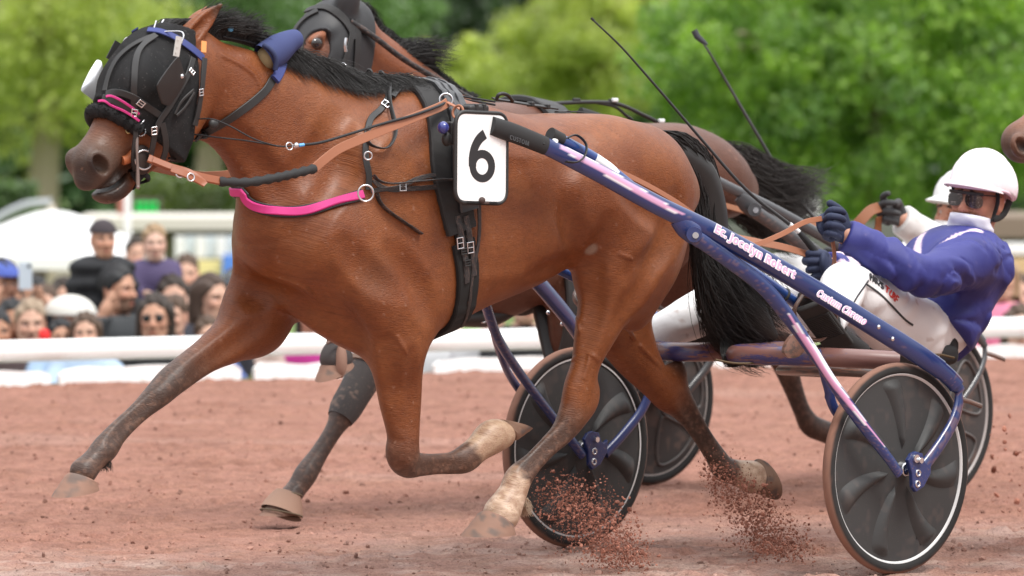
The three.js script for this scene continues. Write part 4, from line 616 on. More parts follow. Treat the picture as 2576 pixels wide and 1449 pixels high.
  { const P = [[1240, 250], [1290, 258], [1340, 266], [1400, 274]].map(([x, y]) => J1(x, y, 0)), Q = curve(P, 20); part(harness, 'back_strap', strap(Q, Q.map(() => V(0, 1, -.4)), .018, .005), leather);
    part(harness, 'back_strap_loop', [C([[1248, 252, .01], [1255, 238, .02], [1275, 238, .02], [1290, 254, .01]], .006), ...[[1335, 262], [1375, 268]].map(([x, y]) => { const c = J1(x, y, 0); return rbox(.014, .016, .026, .004, c); })], leather); }
  { const P = [], N = []; for (let i = 0; i <= 30; i++) { const a = mix(rig1.J(1400, 280, 0)[0], rig1.J(1650, 360, 0)[0], i / 30); let y = 1.7; while (F(a, y, 0) > .001 && y > 1) y -= .002; P.push(V(a, y + .003, 0)); N.push(V(0, 1, 0)); } part(harness, 'crupper', strap(P, N, .018, .005), leather); }
}
function skinLoop(px, off, th = .009) { const f = (x, y, z) => field1(x, y, z) - off * .5; const [P] = onSkin(rig1, field1, px, 8, off * .6); return [tube(P, th, { sides: 8, squash: .3, side: V(.1, .1, -1) })]; }
const roll = thing('neck_roll', 'navy blue padded neck roll tied over the mane of the leading horse', 'neck roll'); roll.applyMatrix4(rig1.m);
{
  const cover = tube([[664, 148, .05], [680, 138, .055], [702, 122, .06], [726, 106, .06], [744, 98, .06], [752, 96, .055]].map(([x, y, b]) => J1(x, y, b)), [.046, .048, .046, .036, .030, .006], { smooth: 26, sides: 22, squash: 1.0, caps: false });
  part(roll, 'cover', cover, new THREE.MeshPhysicalMaterial({ color: lin(.045, .060, .165), roughness: .85, side: THREE.DoubleSide }));
  part(roll, 'lining', [egg3(J1(672, 146, .05), [.03, .036, .036])], mat([.30, .24, .13], .9));
  part(roll, 'rim', tube([[664, 114, .07], [684, 128, .10], [694, 150, .105], [692, 176, .10]].map(([x, y, b]) => J1(x, y, b)), .008, { smooth: 16 }), mat([.02, .03, .09], .8));
  part(roll, 'flap', skinStrap(rig1, field1, [[706, 140], [704, 165], [694, 190], [684, 204]], .030, .012, .010), navy);
  part(roll, 'neck_strap', skinStrap(rig1, field1, [[686, 196], [668, 225], [640, 252], [600, 282], [560, 308], [520, 330], [494, 345]], .026, .005, .004, { both: true }), leather);
  part(roll, 'strap_keeper', [egg3(J1(537, 312, .10), [.018, .016, .012])], leather);
  part(roll, 'cord', tube([[745, 116, .06], [752, 136, .06], [757, 160, .04]].map(([x, y, b]) => J1(x, y, b)), .003, { smooth: 8 }), cord);
}
// ---- number board
const plate6 = thing('number_board', 'white number board with a black 6 hung on the saddle of the leading horse', 'number board'); plate6.applyMatrix4(rig1.m);
{
  const c = J1(1210, 397, .375), w = .215, h = .272, g = new THREE.Group(); plate6.position.copy(c.clone().applyMatrix4(rig1.m)); plate6.quaternion.setFromRotationMatrix(new THREE.Matrix4().makeBasis(rig1.f.clone().negate(), V(0, 1, 0), rig1.l)); plate6.rotateZ(-.04); plate6.rotateX(-.03); plate6.scale.set(1, 1, 1);
  const rr = (w, h, r) => { const s = new THREE.Shape(), x = w / 2, y = h / 2; s.moveTo(-x + r, -y); s.lineTo(x - r, -y); s.quadraticCurveTo(x, -y, x, -y + r); s.lineTo(x, y - r); s.quadraticCurveTo(x, y, x - r, y); s.lineTo(-x + r, y); s.quadraticCurveTo(-x, y, -x, y - r); s.lineTo(-x, -y + r); s.quadraticCurveTo(-x, -y, -x + r, -y); return s; };
  const ex = (s, d, z) => { const q = new THREE.ExtrudeGeometry(s, { depth: d, bevelEnabled: false, curveSegments: 16 }); q.translate(0, 0, z); return q; };
  part(plate6, 'board', ex(rr(w, h, .042), .006, -.003), new THREE.MeshPhysicalMaterial({ map: dirtTex(91, [.88, .88, .88], [.70, .65, .60], 6, .988, .3), roughness: .5 }));
  const pts = rr(w, h, .042).getPoints(14).map(p => V(p.x, p.y, 0)); pts.push(pts[0].clone(), pts[1].clone()); part(plate6, 'edging', tube(pts, .0065, { sides: 8, caps: false }), leather);
  // the figure 6
  const k = .27 / 230 * 1.0, X = (x) => (x - 1210) * .215 / 128, Y = (y) => -(y - 397) * .272 / 230; const stroke = [], bowl = new THREE.Shape();
  const px = [[1217, 336], [1203, 350], [1192, 372], [1187, 398], [1187, 420]].map(([x, y]) => V(X(x), Y(y), 0)), q = curve(px, 20);
  const dig = [], bc = V(X(1211.5), Y(418), 0); const ringS = new THREE.Shape(); ringS.absellipse(bc.x, bc.y, .0535, .049, 0, 2 * Math.PI, false, 0); const hole = new THREE.Path(); hole.absellipse(bc.x - .001, bc.y - .001, .0260, .0250, 0, 2 * Math.PI, true, 0); ringS.holes.push(hole);
  dig.push(ex(ringS, .0008, .0032)); const st = strap(q, q.map(() => V(0, 0, 1)), .031, .0011); st.translate(0, 0, .0032); dig.push(st);
  part(plate6, 'figure_six', dig, mat([.02, .02, .022], .5));
  part(plate6, 'toggle', [egg3(V(.0, -.128, .006), [.012, .010, .008]), rbox(.030, .008, .008, .003, V(.016, -.136, .004))], mat([.06, .035, .03], .7));
}
// ---- reins and check cords
const nearRein = thing('driving_rein', 'tan leather driving rein on the near side with a black wrapped grip', 'rein', 'driving reins of the leading horse'); nearRein.applyMatrix4(rig1.m);
{
  const T = (pts) => pts.map(([x, y, b]) => J1(x, y, b));
  const flat = (pts, w, th, n = 30) => { const Q = curve(T(pts), n); return strap(Q, Q.map(() => V(0, .2, -1)), w, th); };
  part(nearRein, 'bit_end', [flat([[372, 399, .095], [410, 415, .12], [450, 430, .15], [500, 445, .18], [556, 457, .21]], .024, .008), flat([[384, 402, .11], [430, 420, .14], [480, 436, .175], [512, 460, .2]], .020, .005), flat([[430, 425, .155], [470, 440, .18], [510, 461, .20], [516, 466, .205]], .022, .005)], mat([.27, .075, .025], .42));
  part(nearRein, 'buckle', [ring(J1(452, 436, .17), V(.3, .2, -1), .012, .0025), ring(J1(480, 446, .19), V(.3, .2, -1), .011, .0025)], steel);
  part(nearRein, 'grip', tube(T([[552, 457, .21], [620, 459, .25], [690, 448, .28], [740, 437, .295], [792, 424, .30]]), t => .0135 + .0018 * Math.sin(t * 60), { smooth: 70, sides: 10 }), rubber);
  part(nearRein, 'line', [flat([[792, 422, .30], [815, 402, .305], [850, 376, .31], [920, 345, .32], [1000, 312, .32], [1060, 288, .30], [1116, 264, .22], [1124, 258, .21]], .028, .004, 40), flat([[1124, 258, .21], [1200, 296, .33], [1290, 327, .36], [1400, 372, .38], [1500, 410, .40], [1600, 452, .40], [1700, 508, .38], [1800, 580, .30], [1880, 618, .22], [1960, 592, .18], [2026, 558, .16], [2066, 550, .15]], .017, .003, 80), flat([[2086, 575, .14], [2096, 620, .13], [2098, 660, .12], [2086, 696, .10]], .018, .003, 20)], tanPale);
}
const farRein = thing('driving_rein', 'tan leather driving rein on the far side of the leading horse', 'rein', 'driving reins of the leading horse'); farRein.applyMatrix4(rig1.m);
{ const Q = curve([J1(300, 405, -.09), J1(560, 440, -.26), J1(850, 350, -.32), J1(1080, 240, -.12), J1(1250, 290, -.30), J1(1500, 360, -.38), J1(1700, 450, -.38), J1(1840, 590, -.15), J1(1900, 608, -.08), J1(1970, 622, -.04), J1(2036, 642, -.02)], 60); part(farRein, 'line', strap(Q, Q.map(() => V(0, .25, -1)), .024, .004), tanPale); }
const checkCord = thing('side_rein', 'thin black side rein from the jaw of the leading horse to its saddle ring', 'rein'); checkCord.applyMatrix4(rig1.m);
{
  const T = (pts, r) => tube(pts.map(([x, y, b]) => J1(x, y, b)), r, { smooth: 30, sides: 6 });
  part(checkCord, 'thin_cord', [T([[484, 300, .10], [535, 300, .17], [580, 318, .20], [640, 350, .24], [705, 368, .26], [745, 366, .275]], .0022), T([[488, 338, .08], [550, 346, .17], [620, 354, .22], [700, 368, .26]], .0022)], cord);
  part(checkCord, 'thick_cord', T([[757, 365, .28], [800, 360, .30], [880, 337, .315], [960, 312, .325], [1040, 290, .32], [1100, 268, .27], [1120, 258, .21]], .0042), cord);
  part(checkCord, 'snap', [ring(J1(728, 368, .27), V(.2, .2, -1), .011, .002), ball(J1(745, 366, .28), .009), ], steel); part(checkCord, 'blue_whipping', T([[752, 366, .28], [765, 364, .285]], .0052), mat([.12, .40, .80], .5));
}
// ---------------------------------------------------------------- sulkies
const FONT = await new FontLoader().loadAsync('fonts/droid/droid_sans_bold.typeface.json');
const FONTI = await new FontLoader().loadAsync('fonts/droid/droid_serif_bold.typeface.json');
const grime = (base, seed, amount = .5, soil = [.26, .13, .09]) => new THREE.MeshPhysicalMaterial({ map: textureOf(512, 256, (u, v) => { const n = .6 * pn(u, v, 6, seed) + .4 * pn(u, v, 24, seed + 1), s = pn(u, v, 128, seed + 2), s2 = pn(u, v, 256, seed + 3); return mixc(base, soil, clamp(sstep(1.02 - amount, 1.25 - amount, n + .25 * (s - .5)) * .85 + (s2 > .93 ? .55 : 0), 0, 1)).map(c => Math.pow(c, 1 / 2.2)); }, true), roughness: .38, clearcoat: .5, clearcoatRoughness: .25 });
const shaftBlue = new THREE.MeshPhysicalMaterial({ vertexColors: true, roughness: .32, clearcoat: .8, clearcoatRoughness: .12 });
const blueM = grime([.013, .028, .135], 61, .25), plainBlue = new THREE.MeshPhysicalMaterial({ color: lin(.018, .055, .21), roughness: .3, clearcoat: .7, clearcoatRoughness: .15 }), muddyBar = grime([.035, .04, .17], 65, .78, [.24, .105, .065]), mud = grime([.10, .07, .06], 71, .6);
const tyreM = new THREE.MeshPhysicalMaterial({ vertexColors: true, roughness: .9 });
function wheel(parent, c, s, o) { // c = hub in three's local axes, s = side the outer face looks to (+1: the animal's left)
  const g = new THREE.Group(); g.name = 'wheel'; parent.add(g); const out = V(0, 0, -s);
  const R = .334, turn = (geo) => { if (s > 0) geo.rotateY(Math.PI); geo.translate(c.x, c.y, c.z); return geo; };
  { const N = 96, M = 16, pos = [], nor = [], uv = [], col = [], idx = []; for (let i = 0; i <= N; i++) for (let j = 0; j <= M; j++) { const a = i / N * 2 * Math.PI, b = j / M * 2 * Math.PI, rr = .0205, q = R - rr + rr * Math.cos(b) * 1.0, z = rr * .95 * Math.sin(b); pos.push(q * Math.cos(a), q * Math.sin(a), z); nor.push(Math.cos(b) * Math.cos(a), Math.cos(b) * Math.sin(a), Math.sin(b)); uv.push(0, 0); const n = noise(Math.cos(a) * 14, Math.sin(a) * 14, b * 2), t = sstep(.35, .75, Math.cos(b) + .35 * (n - .5)); col.push(...mixc([.022, .021, .021], mixc([.27, .135, .09], [.19, .10, .075], n), t * o.dust)); }
    for (let i = 0; i < N; i++) for (let j = 0; j < M; j++) { const a = i * (M + 1) + j; idx.push(a, a + M + 1, a + 1, a + 1, a + M + 1, a + M + 2); } part(g, 'tyre', turn(geom(pos, idx, nor, uv, col)), tyreM); }
  const lathe = (pts, seg = 96) => { const q = new THREE.LatheGeometry(pts.map(([r, z]) => new THREE.Vector2(r, z)), seg); q.rotateX(Math.PI / 2); return turn(q); };
  part(g, 'rim', lathe([[.292, -.012], [.313, -.013], [.316, 0], [.313, .013], [.300, .0145], [.296, .012], [.292, .007]]), o.rim);
  // the disc is a shallow cone with one slot cut for the valve
  const hole = 5.15, pos = [], idx = [], NA = 160, NR = 22; for (const f of [1, -1]) for (let i = 0; i <= NA; i++) for (let j = 0; j <= NR; j++) { const a = i / NA * 2 * Math.PI, r = mix(.018, .2955, j / NR); pos.push(r * Math.cos(a), r * Math.sin(a), f * mix(.024, .008, j / NR)); }
  const st = (NA + 1) * (NR + 1); for (let k = 0; k < 2; k++) for (let i = 0; i < NA; i++) for (let j = 0; j < NR; j++) { const r = mix(.018, .2955, (j + .5) / NR), a = (i + .5) / NA * 2 * Math.PI; if (Math.abs(a - hole) * r < .016 && Math.abs(r - .247) < .021) continue; const q = k * st + i * (NR + 1) + j; k ? idx.push(q, q + 1, q + NR + 1, q + 1, q + NR + 2, q + NR + 1) : idx.push(q, q + NR + 1, q + 1, q + 1, q + NR + 1, q + NR + 2); }
  part(g, 'disc', turn(toCreasedNormals(geom(pos, idx, null, pos.flatMap((_, i) => i % 3 === 0 ? [pos[i] * 2, pos[i + 1] * 2] : [])), .4)), o.disc);
  if (o.vanes) for (const sf of [1, -1]) for (let v = 0; v < 7; v++) { // curved ridges, on both faces
    const p = [], id = [], NU = 22, NV = 10; for (let i = 0; i <= NU; i++) for (let j = 0; j <= NV; j++) { const u = i / NU, w = j / NV * 2 - 1, r = mix(.058, .284, u), hw = (.006 + .040 * Math.pow(u, .9)) * Math.min(1, 6 * u) * (u > .93 ? 1 - 1.5 * (u - .93) : 1), a = v / 7 * 2 * Math.PI + .62 + .20 * u * u + w * hw / r, h = .017 * (1 - w * w * (w > 0 ? 1 : .999)) * sstep(0, .15, u) * (1 - sstep(.9, 1, u)) * (.55 + .45 * Math.sin((w + 1) * .9 + .3)); p.push(r * Math.cos(a), r * Math.sin(a), sf * (mix(.024, .008, (r - .018) / .2775) + h - .0005)); }
    for (let i = 0; i < NU; i++) for (let j = 0; j < NV; j++) { const a = i * (NV + 1) + j; sf > 0 ? id.push(a, a + NV + 1, a + 1, a + 1, a + NV + 1, a + NV + 2) : id.push(a, a + 1, a + NV + 1, a + 1, a + NV + 2, a + NV + 1); } part(g, 'vane', turn(geom(p, id, null, p.flatMap((_, i) => i % 3 === 0 ? [p[i] * 2, p[i + 1] * 2] : []))), o.disc);
  } else for (const sf of [1, -1]) for (let v = 0; v < 5; v++) { // pressed triangular panels with raised rims
    const q = [[.09, -.12], [.255, -.42], [.268, 0], [.255, .42], [.09, .12], [.09, -.12]].map(([r, a]) => { const t = a + v / 5 * 2 * Math.PI + .4; return V(r * Math.cos(t), r * Math.sin(t), sf * (mix(.024, .008, (r - .018) / .2775) + .002)); }); part(g, 'panel_rim', turn(tube(curve(q, 50), .006, { sides: 6 })), o.panel);
  }
  part(g, 'hub', [lathe([[0, .05], [.018, .05], [.024, .044], [.024, .02], [.034, .016]], 24), lathe([[0, -.05], [.018, -.05], [.024, -.044], [.024, -.02], [.034, -.016]], 24)], o.metal);
  return g;
}
const lerp3 = (a, b, t) => a.map((v, i) => mix(v, b[i], t));
function makeSulky(rig, name, label, o) {
  const t = thing(name, label, 'sulky', 'sulkies in the race'); t.applyMatrix4(rig.m);
  const near = 0.7125, c = s => V(0, .334, -s * near);
  wheel(t, c(1), 1, o); wheel(t, c(-1), -1, o);
  const K = (x, y, b, s = 1) => { const p = rig1.J(x, y, b); return V(p[0], p[1], -s * p[2]); };
  for (const s of [1, -1]) {
    // main shaft, with the painted flame on its outer face
    const S = [K(1240, 318, .375, s), K(1300, 338, .385, s), K(1365, 364, .395, s), K(1500, 432, .43, s), K(1650, 514, .475, s), K(1800, 588, .52, s), K(2000, 700, .60, s), K(2200, 822, .69, s), K(2330, 905, .755, s), K(2380, 942, .765, s), K(2408, 975, .77, s), K(2412, 1010, .775, s), K(2398, 1060, .785, s), K(2370, 1110, .79, s), K(2330, 1165, .79, s), K(2297, 1200, .785, s)];
    const pc = curve(S, 260), flame = (tt, k) => {
      const side = Math.cos(k * 2 * Math.PI) , up = k; // k runs round the section: 0 outward-up
      return null;
    };
    const paint = (tt, k) => { // k: 0 top, then round; outer face is the quarter that looks away from the horse
      const a = k * 2 * Math.PI, upc = Math.cos(a), outc = Math.sin(a) * s; const blue = o.blue, w = [.75, .72, .76], pk = [.62, .32, .50];
      if (!o.paint) return blue; const n = noise(tt * 90, k * 14, s), sp = noise(tt * 420, k * 60, 3) > .92 && upc < .3 ? 1 : 0; let col = mixc(blue, [.30, .17, .14], sp * .3);
      const lens = (t0, t1, lo) => { const u = (tt - t0) / (t1 - t0); if (u < 0 || u > 1) return 0; const hw = .44 * Math.pow(Math.sin(Math.PI * Math.pow(u, .62)), .55), d = Math.abs((upc - lo + .5 * u)) / hw; return d < .86 ? 2 : d < 1 ? 1 : 0; };
      if (outc > -.35) { const q = lens(.15, .30, .62); if (q === 2) col = mixc(pk, [.42, .42, .66], .55 * sstep(.25, .6, upc) * (1 - sstep(.6, .9, upc))); else if (q === 1) col = w; }
      if (tt > .70 && tt < .93 && outc > -.2) { const u = (tt - .70) / .23, d = Math.abs(upc - .35) / (.5 * Math.sin(Math.PI * Math.pow(u, .7))); if (d < .8) col = mixc(pk, w, .15 * n); else if (d < 1) col = w; }
      return tt > .62 ? mixc(col, [.26, .13, .09], sstep(.5, .8, noise(tt * 60, k * 9, 8)) * .35) : col;
    };
    part(t, 'shaft', tube(pc, (q) => (o.thin ?? 1) * (q < .06 ? .026 : q < .36 ? mix(.025, .032, (q - .06) / .3) : q < .58 ? .032 : q < .66 ? .029 : .021), { sides: 28, squash: .62, side: V(.2, 1, 0), color: paint }), shaftBlue);
    const sl = curve([K(1236, 316, .375, s), K(1300, 338, .385, s), K(1372, 367, .396, s)], 14); part(t, 'shaft_sleeve', [tube(sl, [.0285, .030, .029, .028], { sides: 20, squash: .66, side: V(.2, 1, 0) }), ball(K(1368, 362, .425, s), .004)], rubber);
    // folding arm above the shaft
    if (o.arm) {
      part(t, 'shaft_arm', tube([K(1392, 342, .385, s), K(1440, 368, .39, s), K(1500, 402, .40, s), K(1560, 446, .43, s), K(1600, 474, .45, s)], [.019, .019, .0185, .017, .012], { smooth: 30, sides: 16 }), plainBlue);
      part(t, 'arm_sleeve', tube([K(1494, 399, .40, s), K(1530, 424, .415, s), K(1549, 440, .425, s)], [.0195, .0195, .018], { smooth: 10, sides: 16 }), white);
      part(t, 'arm_clamp', [tube([K(1384, 337, .385, s), K(1412, 352, .388, s)], .0215, { sides: 14 }), cyl(K(1396, 342, .39, s), K(1392, 372, .40, s), .009, .009)], rubber);
      part(t, 'arm_pin', [cyl(K(1396, 352, .40, s), K(1391, 376, .405, s), .011, .011), ball(K(1397, 333, .39, s), .008)], white);
      part(t, 'arm_loop', tube([K(1420, 350, .40, s), K(1450, 340, .41, s), K(1474, 362, .425, s), K(1472, 390, .44, s), K(1450, 408, .455, s), K(1424, 407, .455, s)], .007, { smooth: 30, sides: 8, squash: .4, side: V(.3, .3, -1) }), leather);
    }
    // pivot, lower strut and damper
    const P0 = [K(1700, 552, .49, s), K(1722, 572, .50, s), K(1746, 590, .51, s), K(1760, 612, .51, s)]; part(t, 'pivot_plate', [tube(P0, [.022, .032, .034, .020], { smooth: 16, sides: 14, squash: .5, side: V(.3, 1, 0) }), cyl(K(1746, 590, .50, s), K(1746, 590, .545, s), .026, .024)], o.bar);
    part(t, 'pivot_bolt', cyl(K(1750, 592, .545, s), K(1750, 592, .552, s), .011, .010), steel);
    const F_ = (x, y, b) => K(x, y, -b), Lw = s < 0 && o.paint ? curve([K(1746, 594, .50, s), F_(1195, 660, .47), F_(1222, 765, .50), F_(1252, 850, .55), F_(1300, 928, .60), F_(1390, 1048, .645), F_(1466, 1146, .645)], 160) : curve([K(1746, 594, .515, s), K(1830, 652, .54, s), K(1920, 722, .58, s), K(1985, 800, .62, s), K(2050, 893, .68, s), K(2110, 985, .745, s), K(2180, 1082, .785, s), K(2240, 1160, .795, s), K(2262, 1192, .795, s)], 160);
    part(t, 'lower_strut', tube(Lw, (q) => mix(.024, .017, sstep(.3, .9, q)), { sides: 20, squash: .7, side: V(.4, 1, 0), color: (tt, k) => { const a = k * 2 * Math.PI, upc = Math.cos(a), outc = s * Math.sin(a), sp = noise(tt * 260, k * 40, 5) > .80 ? 1 : 0; let col = mixc(o.blue, [.24, .14, .12], sp * .35 * (upc < .35)); if (o.paint && tt > .36 && tt < .84 && outc > -.5) { const u = (tt - .36) / .48, hw = .5 * Math.sin(Math.PI * Math.pow(u, .7)); const d = Math.abs(upc - .55) / hw; if (d < .7) col = [.72, .34, .56]; else if (d < 1) col = [.75, .72, .76]; } return col; } }), shaftBlue);
    part(t, 'damper_rod', tube([K(1762, 596, .49, s), K(1870, 668, .46, s), K(1975, 742, .42, s), K(2060, 806, .38, s), K(2108, 846, .345, s)], .0175, { smooth: 20, sides: 16 }), o.paint ? plainBlue : o.bar);
    part(t, 'damper_collar', ring(K(1973, 742, .42, s), V(.9, .5, 0), .019, .005), rubber);
    part(t, 'damper', [cyl(K(2096, 838, .35, s), K(2168, 884, .30, s), .036, .030, 24), cyl(K(2090, 834, .352, s), K(2098, 839, .35, s), .042, .041, 24), cyl(K(2166, 882, .30, s), K(2188, 894, .29, s), .010, .010)], rubber);
    // inner fork leg and hub plate
    part(t, 'inner_fork', tube(s < 0 && o.paint ? [F_(1236, 815, .53), F_(1262, 900, .66), F_(1300, 972, .77), F_(1400, 1085, .795), F_(1462, 1150, .795)] : [K(2054, 880, .62, s), K(2078, 960, .64, s), K(2100, 1030, .645, s), K(2190, 1125, .645, s), K(2235, 1180, .64, s)], .017, { smooth: 24, sides: 12, squash: .7, side: V(.3, 1, 0) }), o.bar);
    part(t, 'inner_fork', tube([K(2300, 880, .60, s), K(2352, 950, .62, s), K(2340, 1060, .635, s), K(2290, 1140, .64, s), K(2246, 1190, .64, s)], .017, { smooth: 24, sides: 12, squash: .7, side: V(.3, 1, 0) }), o.bar);
    for (const b of [.795, .635]) {
      const sh = new THREE.Shape(); [[-.005, .055], [.022, .048], [.034, .020], [.050, .012], [.064, .022], [.060, -.014], [.030, -.052], [-.004, -.066], [-.018, -.052], [-.022, -.01], [-.040, .032], [-.024, .05]].forEach(([x, y], i) => i ? sh.lineTo(-x, y) : sh.moveTo(-x, y)); sh.closePath();
      const q = new THREE.ExtrudeGeometry(sh, { depth: .010, bevelEnabled: true, bevelSize: .003, bevelThickness: .003, bevelSegments: 2 }); q.translate(.0, .334, -s * b - .005); part(t, 'hub_plate', q, o.bar);
    }
    part(t, 'hub_bolt', [[.030, .008], [-.010, .009], [-.044, .009]].flatMap(([dy, r], i) => i ? [.804, .627].map(b => ring(V(-.004 + .002 * i, .334 + dy, -s * b), V(0, 0, -s), r, .0032)) : [cyl(V(-.004, .334 + dy, -s * .80), V(-.004, .334 + dy, -s * .817), .011, .010, 6), cyl(V(.01, .34 + dy, -s * .80), V(.01, .34 + dy, -s * .81), .014, .013, 14), cyl(V(-.004, .334 + dy, -s * .632), V(-.004, .334 + dy, -s * .614), .011, .010, 6)]), steel);
    // stirrup hung from the shaft, with its mud flap
    const st = [K(2020, 742, .50, s), K(2000, 775, .49, s), K(2000, 810, .46, s), K(2030, 850, .42, s), K(2072, 850, .40, s), K(2096, 812, .42, s), K(2090, 775, .46, s), K(2060, 745, .49, s), K(2020, 742, .50, s)];
    part(t, 'stirrup', [tube(curve(st, 40), [.011, .011, .013, .012, .011, .014, .020, .022, .014], { sides: 10, squash: .6, side: V(.5, .3, -1) })], mud);
    if (s > 0) { const f = [[1995, 838], [1975, 858], [1966, 884], [1980, 900], [2006, 894], [2026, 866], [2018, 846]].map(([x, y]) => K(x, y, .55, s)), cen = f.reduce((a, p) => a.add(p.clone()), V(0, 0, 0)).divideScalar(f.length), cc = new THREE.CatmullRomCurve3(f, true).getPoints(40), pos = [], idx = [], d = V(.25, .0, -s).normalize(); for (const k of [0, .016]) for (const p of [...cc, cen]) { const q = p.clone().addScaledVector(d, k + (p === cen ? (k ? .010 : -.004) : 0)); pos.push(q.x, q.y, q.z); } const m = cc.length, nn = m + 1; for (let i = 0; i < m - 1; i++) idx.push(m, i, i + 1, nn + m, nn + i + 1, nn + i, i, i + nn, i + 1, i + 1, i + nn, i + nn + 1); part(t, 'mud_flap', toCreasedNormals(geom(pos, idx, null, pos.flatMap((_, i) => i % 3 === 0 ? [pos[i] * 4, pos[i + 1] * 4] : [])), .7), mud); }
    if (s > 0) part(t, 'flap_bracket', tube([K(1996, 826, .56, s), K(2010, 820, .57, s), K(2030, 838, .60, s)], .010, { smooth: 10, sides: 8 }), mud);
    for (const [x, y] of [[2213, 823], [2248, 853]]) if (o.paint) part(t, 'shaft_bolt', ball(K(x - 2, y, .735, s), .0075, 1, 1, .7), steel);
  }
  const bar = (pts, r, m, n) => part(t, n, tube(pts, r, { smooth: 40, sides: 18 }), m);
  bar([K(2262, 908, .62), K(2150, 902, .52), K(2000, 896, .34), K(1850, 892, .12), V(-.24, .672, .0), K(1850, 892, .12, -1), K(2000, 896, .34, -1), K(2150, 902, .52, -1), K(2262, 908, .62, -1)], .031, o.cross, 'cross_bar');
  bar([K(2226, 940, .50), K(2120, 935, .36), V(-.34, .60, .1), V(-.34, .60, -.1)], .016, mud, 'lower_bar');
  bar([V(-.3, .62, 0), V(-.5, .61, 0), V(-.78, .605, 0)], .028, o.bar, 'seat_post');
  part(t, 'seat', [rbox(.36, .07, .36, .03, V(-.74, .642, 0)), rbox(.05, .09, .34, .02, V(-.90, .69, 0))], mat([.022, .022, .024], .75));
  part(t, 'cable', [tube([K(1800, 905, .2), K(1850, 914, .2), K(1900, 912, .22), K(1930, 900, .25)], .0035, { smooth: 14 }), tube([K(2320, 898, .3), K(2360, 892, .3), K(2400, 900, .3)], .004, { smooth: 10 })], mat([.12, .08, .04], .7));
  part(t, 'mud_guard_stay', tube([K(2414, 1003, .78), K(2440, 1010, .78), K(2470, 1022, .78)], .008, { sides: 4, squash: .3 }), mud);
  if (o.paint) {
    const letter = (text, p0, p1, b0, b1, size, font, name, skew = 0) => {
      const A = K(p0[0], p0[1], b0), B = K(p1[0], p1[1], b1), ex = B.clone().sub(A).normalize(), outw = V(.1, .1, -1), ez = outw.addScaledVector(ex, -outw.dot(ex)).normalize(), ey = ez.clone().cross(ex), m = new THREE.Matrix4().makeBasis(ex, ey, ez).setPosition(A), mk = (bev, d, z) => { const q = new TextGeometry(text, { font, size, depth: d, curveSegments: 5, bevelEnabled: bev > 0, bevelSize: bev, bevelThickness: .0002, bevelSegments: 1 }); q.computeBoundingBox(); q.translate(0, 0, z); const len = q.boundingBox.max.x; q.scale(B.distanceTo(A) / len, 1, 1); if (skew) q.applyMatrix4(new THREE.Matrix4().makeShear(0, 0, skew, 0, 0, 0)); q.applyMatrix4(m); return q; };
      part(t, name, mk(size * .11, .0015, 0), mat([.80, .76, .80], .4)); part(t, name + '_fill', mk(0, .0014, .0012), mat([.74, .40, .58], .4));
    };
    letter('Ec. Jocelyn Robert', [1795, 582], [1998, 702], .5515, .636, .0255, FONT, 'lettering'); letter('Custom Chrono', [2052, 742], [2174, 818], .661, .718, .023, FONTI, 'lettering', .25);
    { const A = K(1282, 348, .4125), B = K(1340, 369, .421), ex = B.clone().sub(A).normalize(), outw = V(0, .15, -1), ez = outw.addScaledVector(ex, -outw.dot(ex)).normalize(), m = new THREE.Matrix4().makeBasis(ex, ez.clone().cross(ex), ez).setPosition(A), q = new TextGeometry('CUSTOM', { font: FONT, size: .014, depth: .002, curveSegments: 3 }); q.translate(0, -.002, -.002); q.applyMatrix4(m); part(t, 'sleeve_lettering', q, mat([.045, .045, .048], .6)); }
  }
  return t;
}
const wheelDisc = new THREE.MeshPhysicalMaterial({ map: dirtTex(81, [.036, .036, .037], [.10, .075, .065], 6, .982, .35), roughness: .6 });
const wheelDisc2 = new THREE.MeshPhysicalMaterial({ map: dirtTex(85, [.045, .042, .042], [.13, .09, .075], 6, .97), roughness: .55 });
makeSulky(rig1, 'racing_sulky', 'blue and pink racing sulky with black disc wheels behind the leading horse', { paint: true, arm: true, vanes: true, dust: 1, blue: [.011, .028, .130], bar: blueM, cross: muddyBar, rim: mat([.66, .66, .66], .35), disc: wheelDisc, metal: steel });
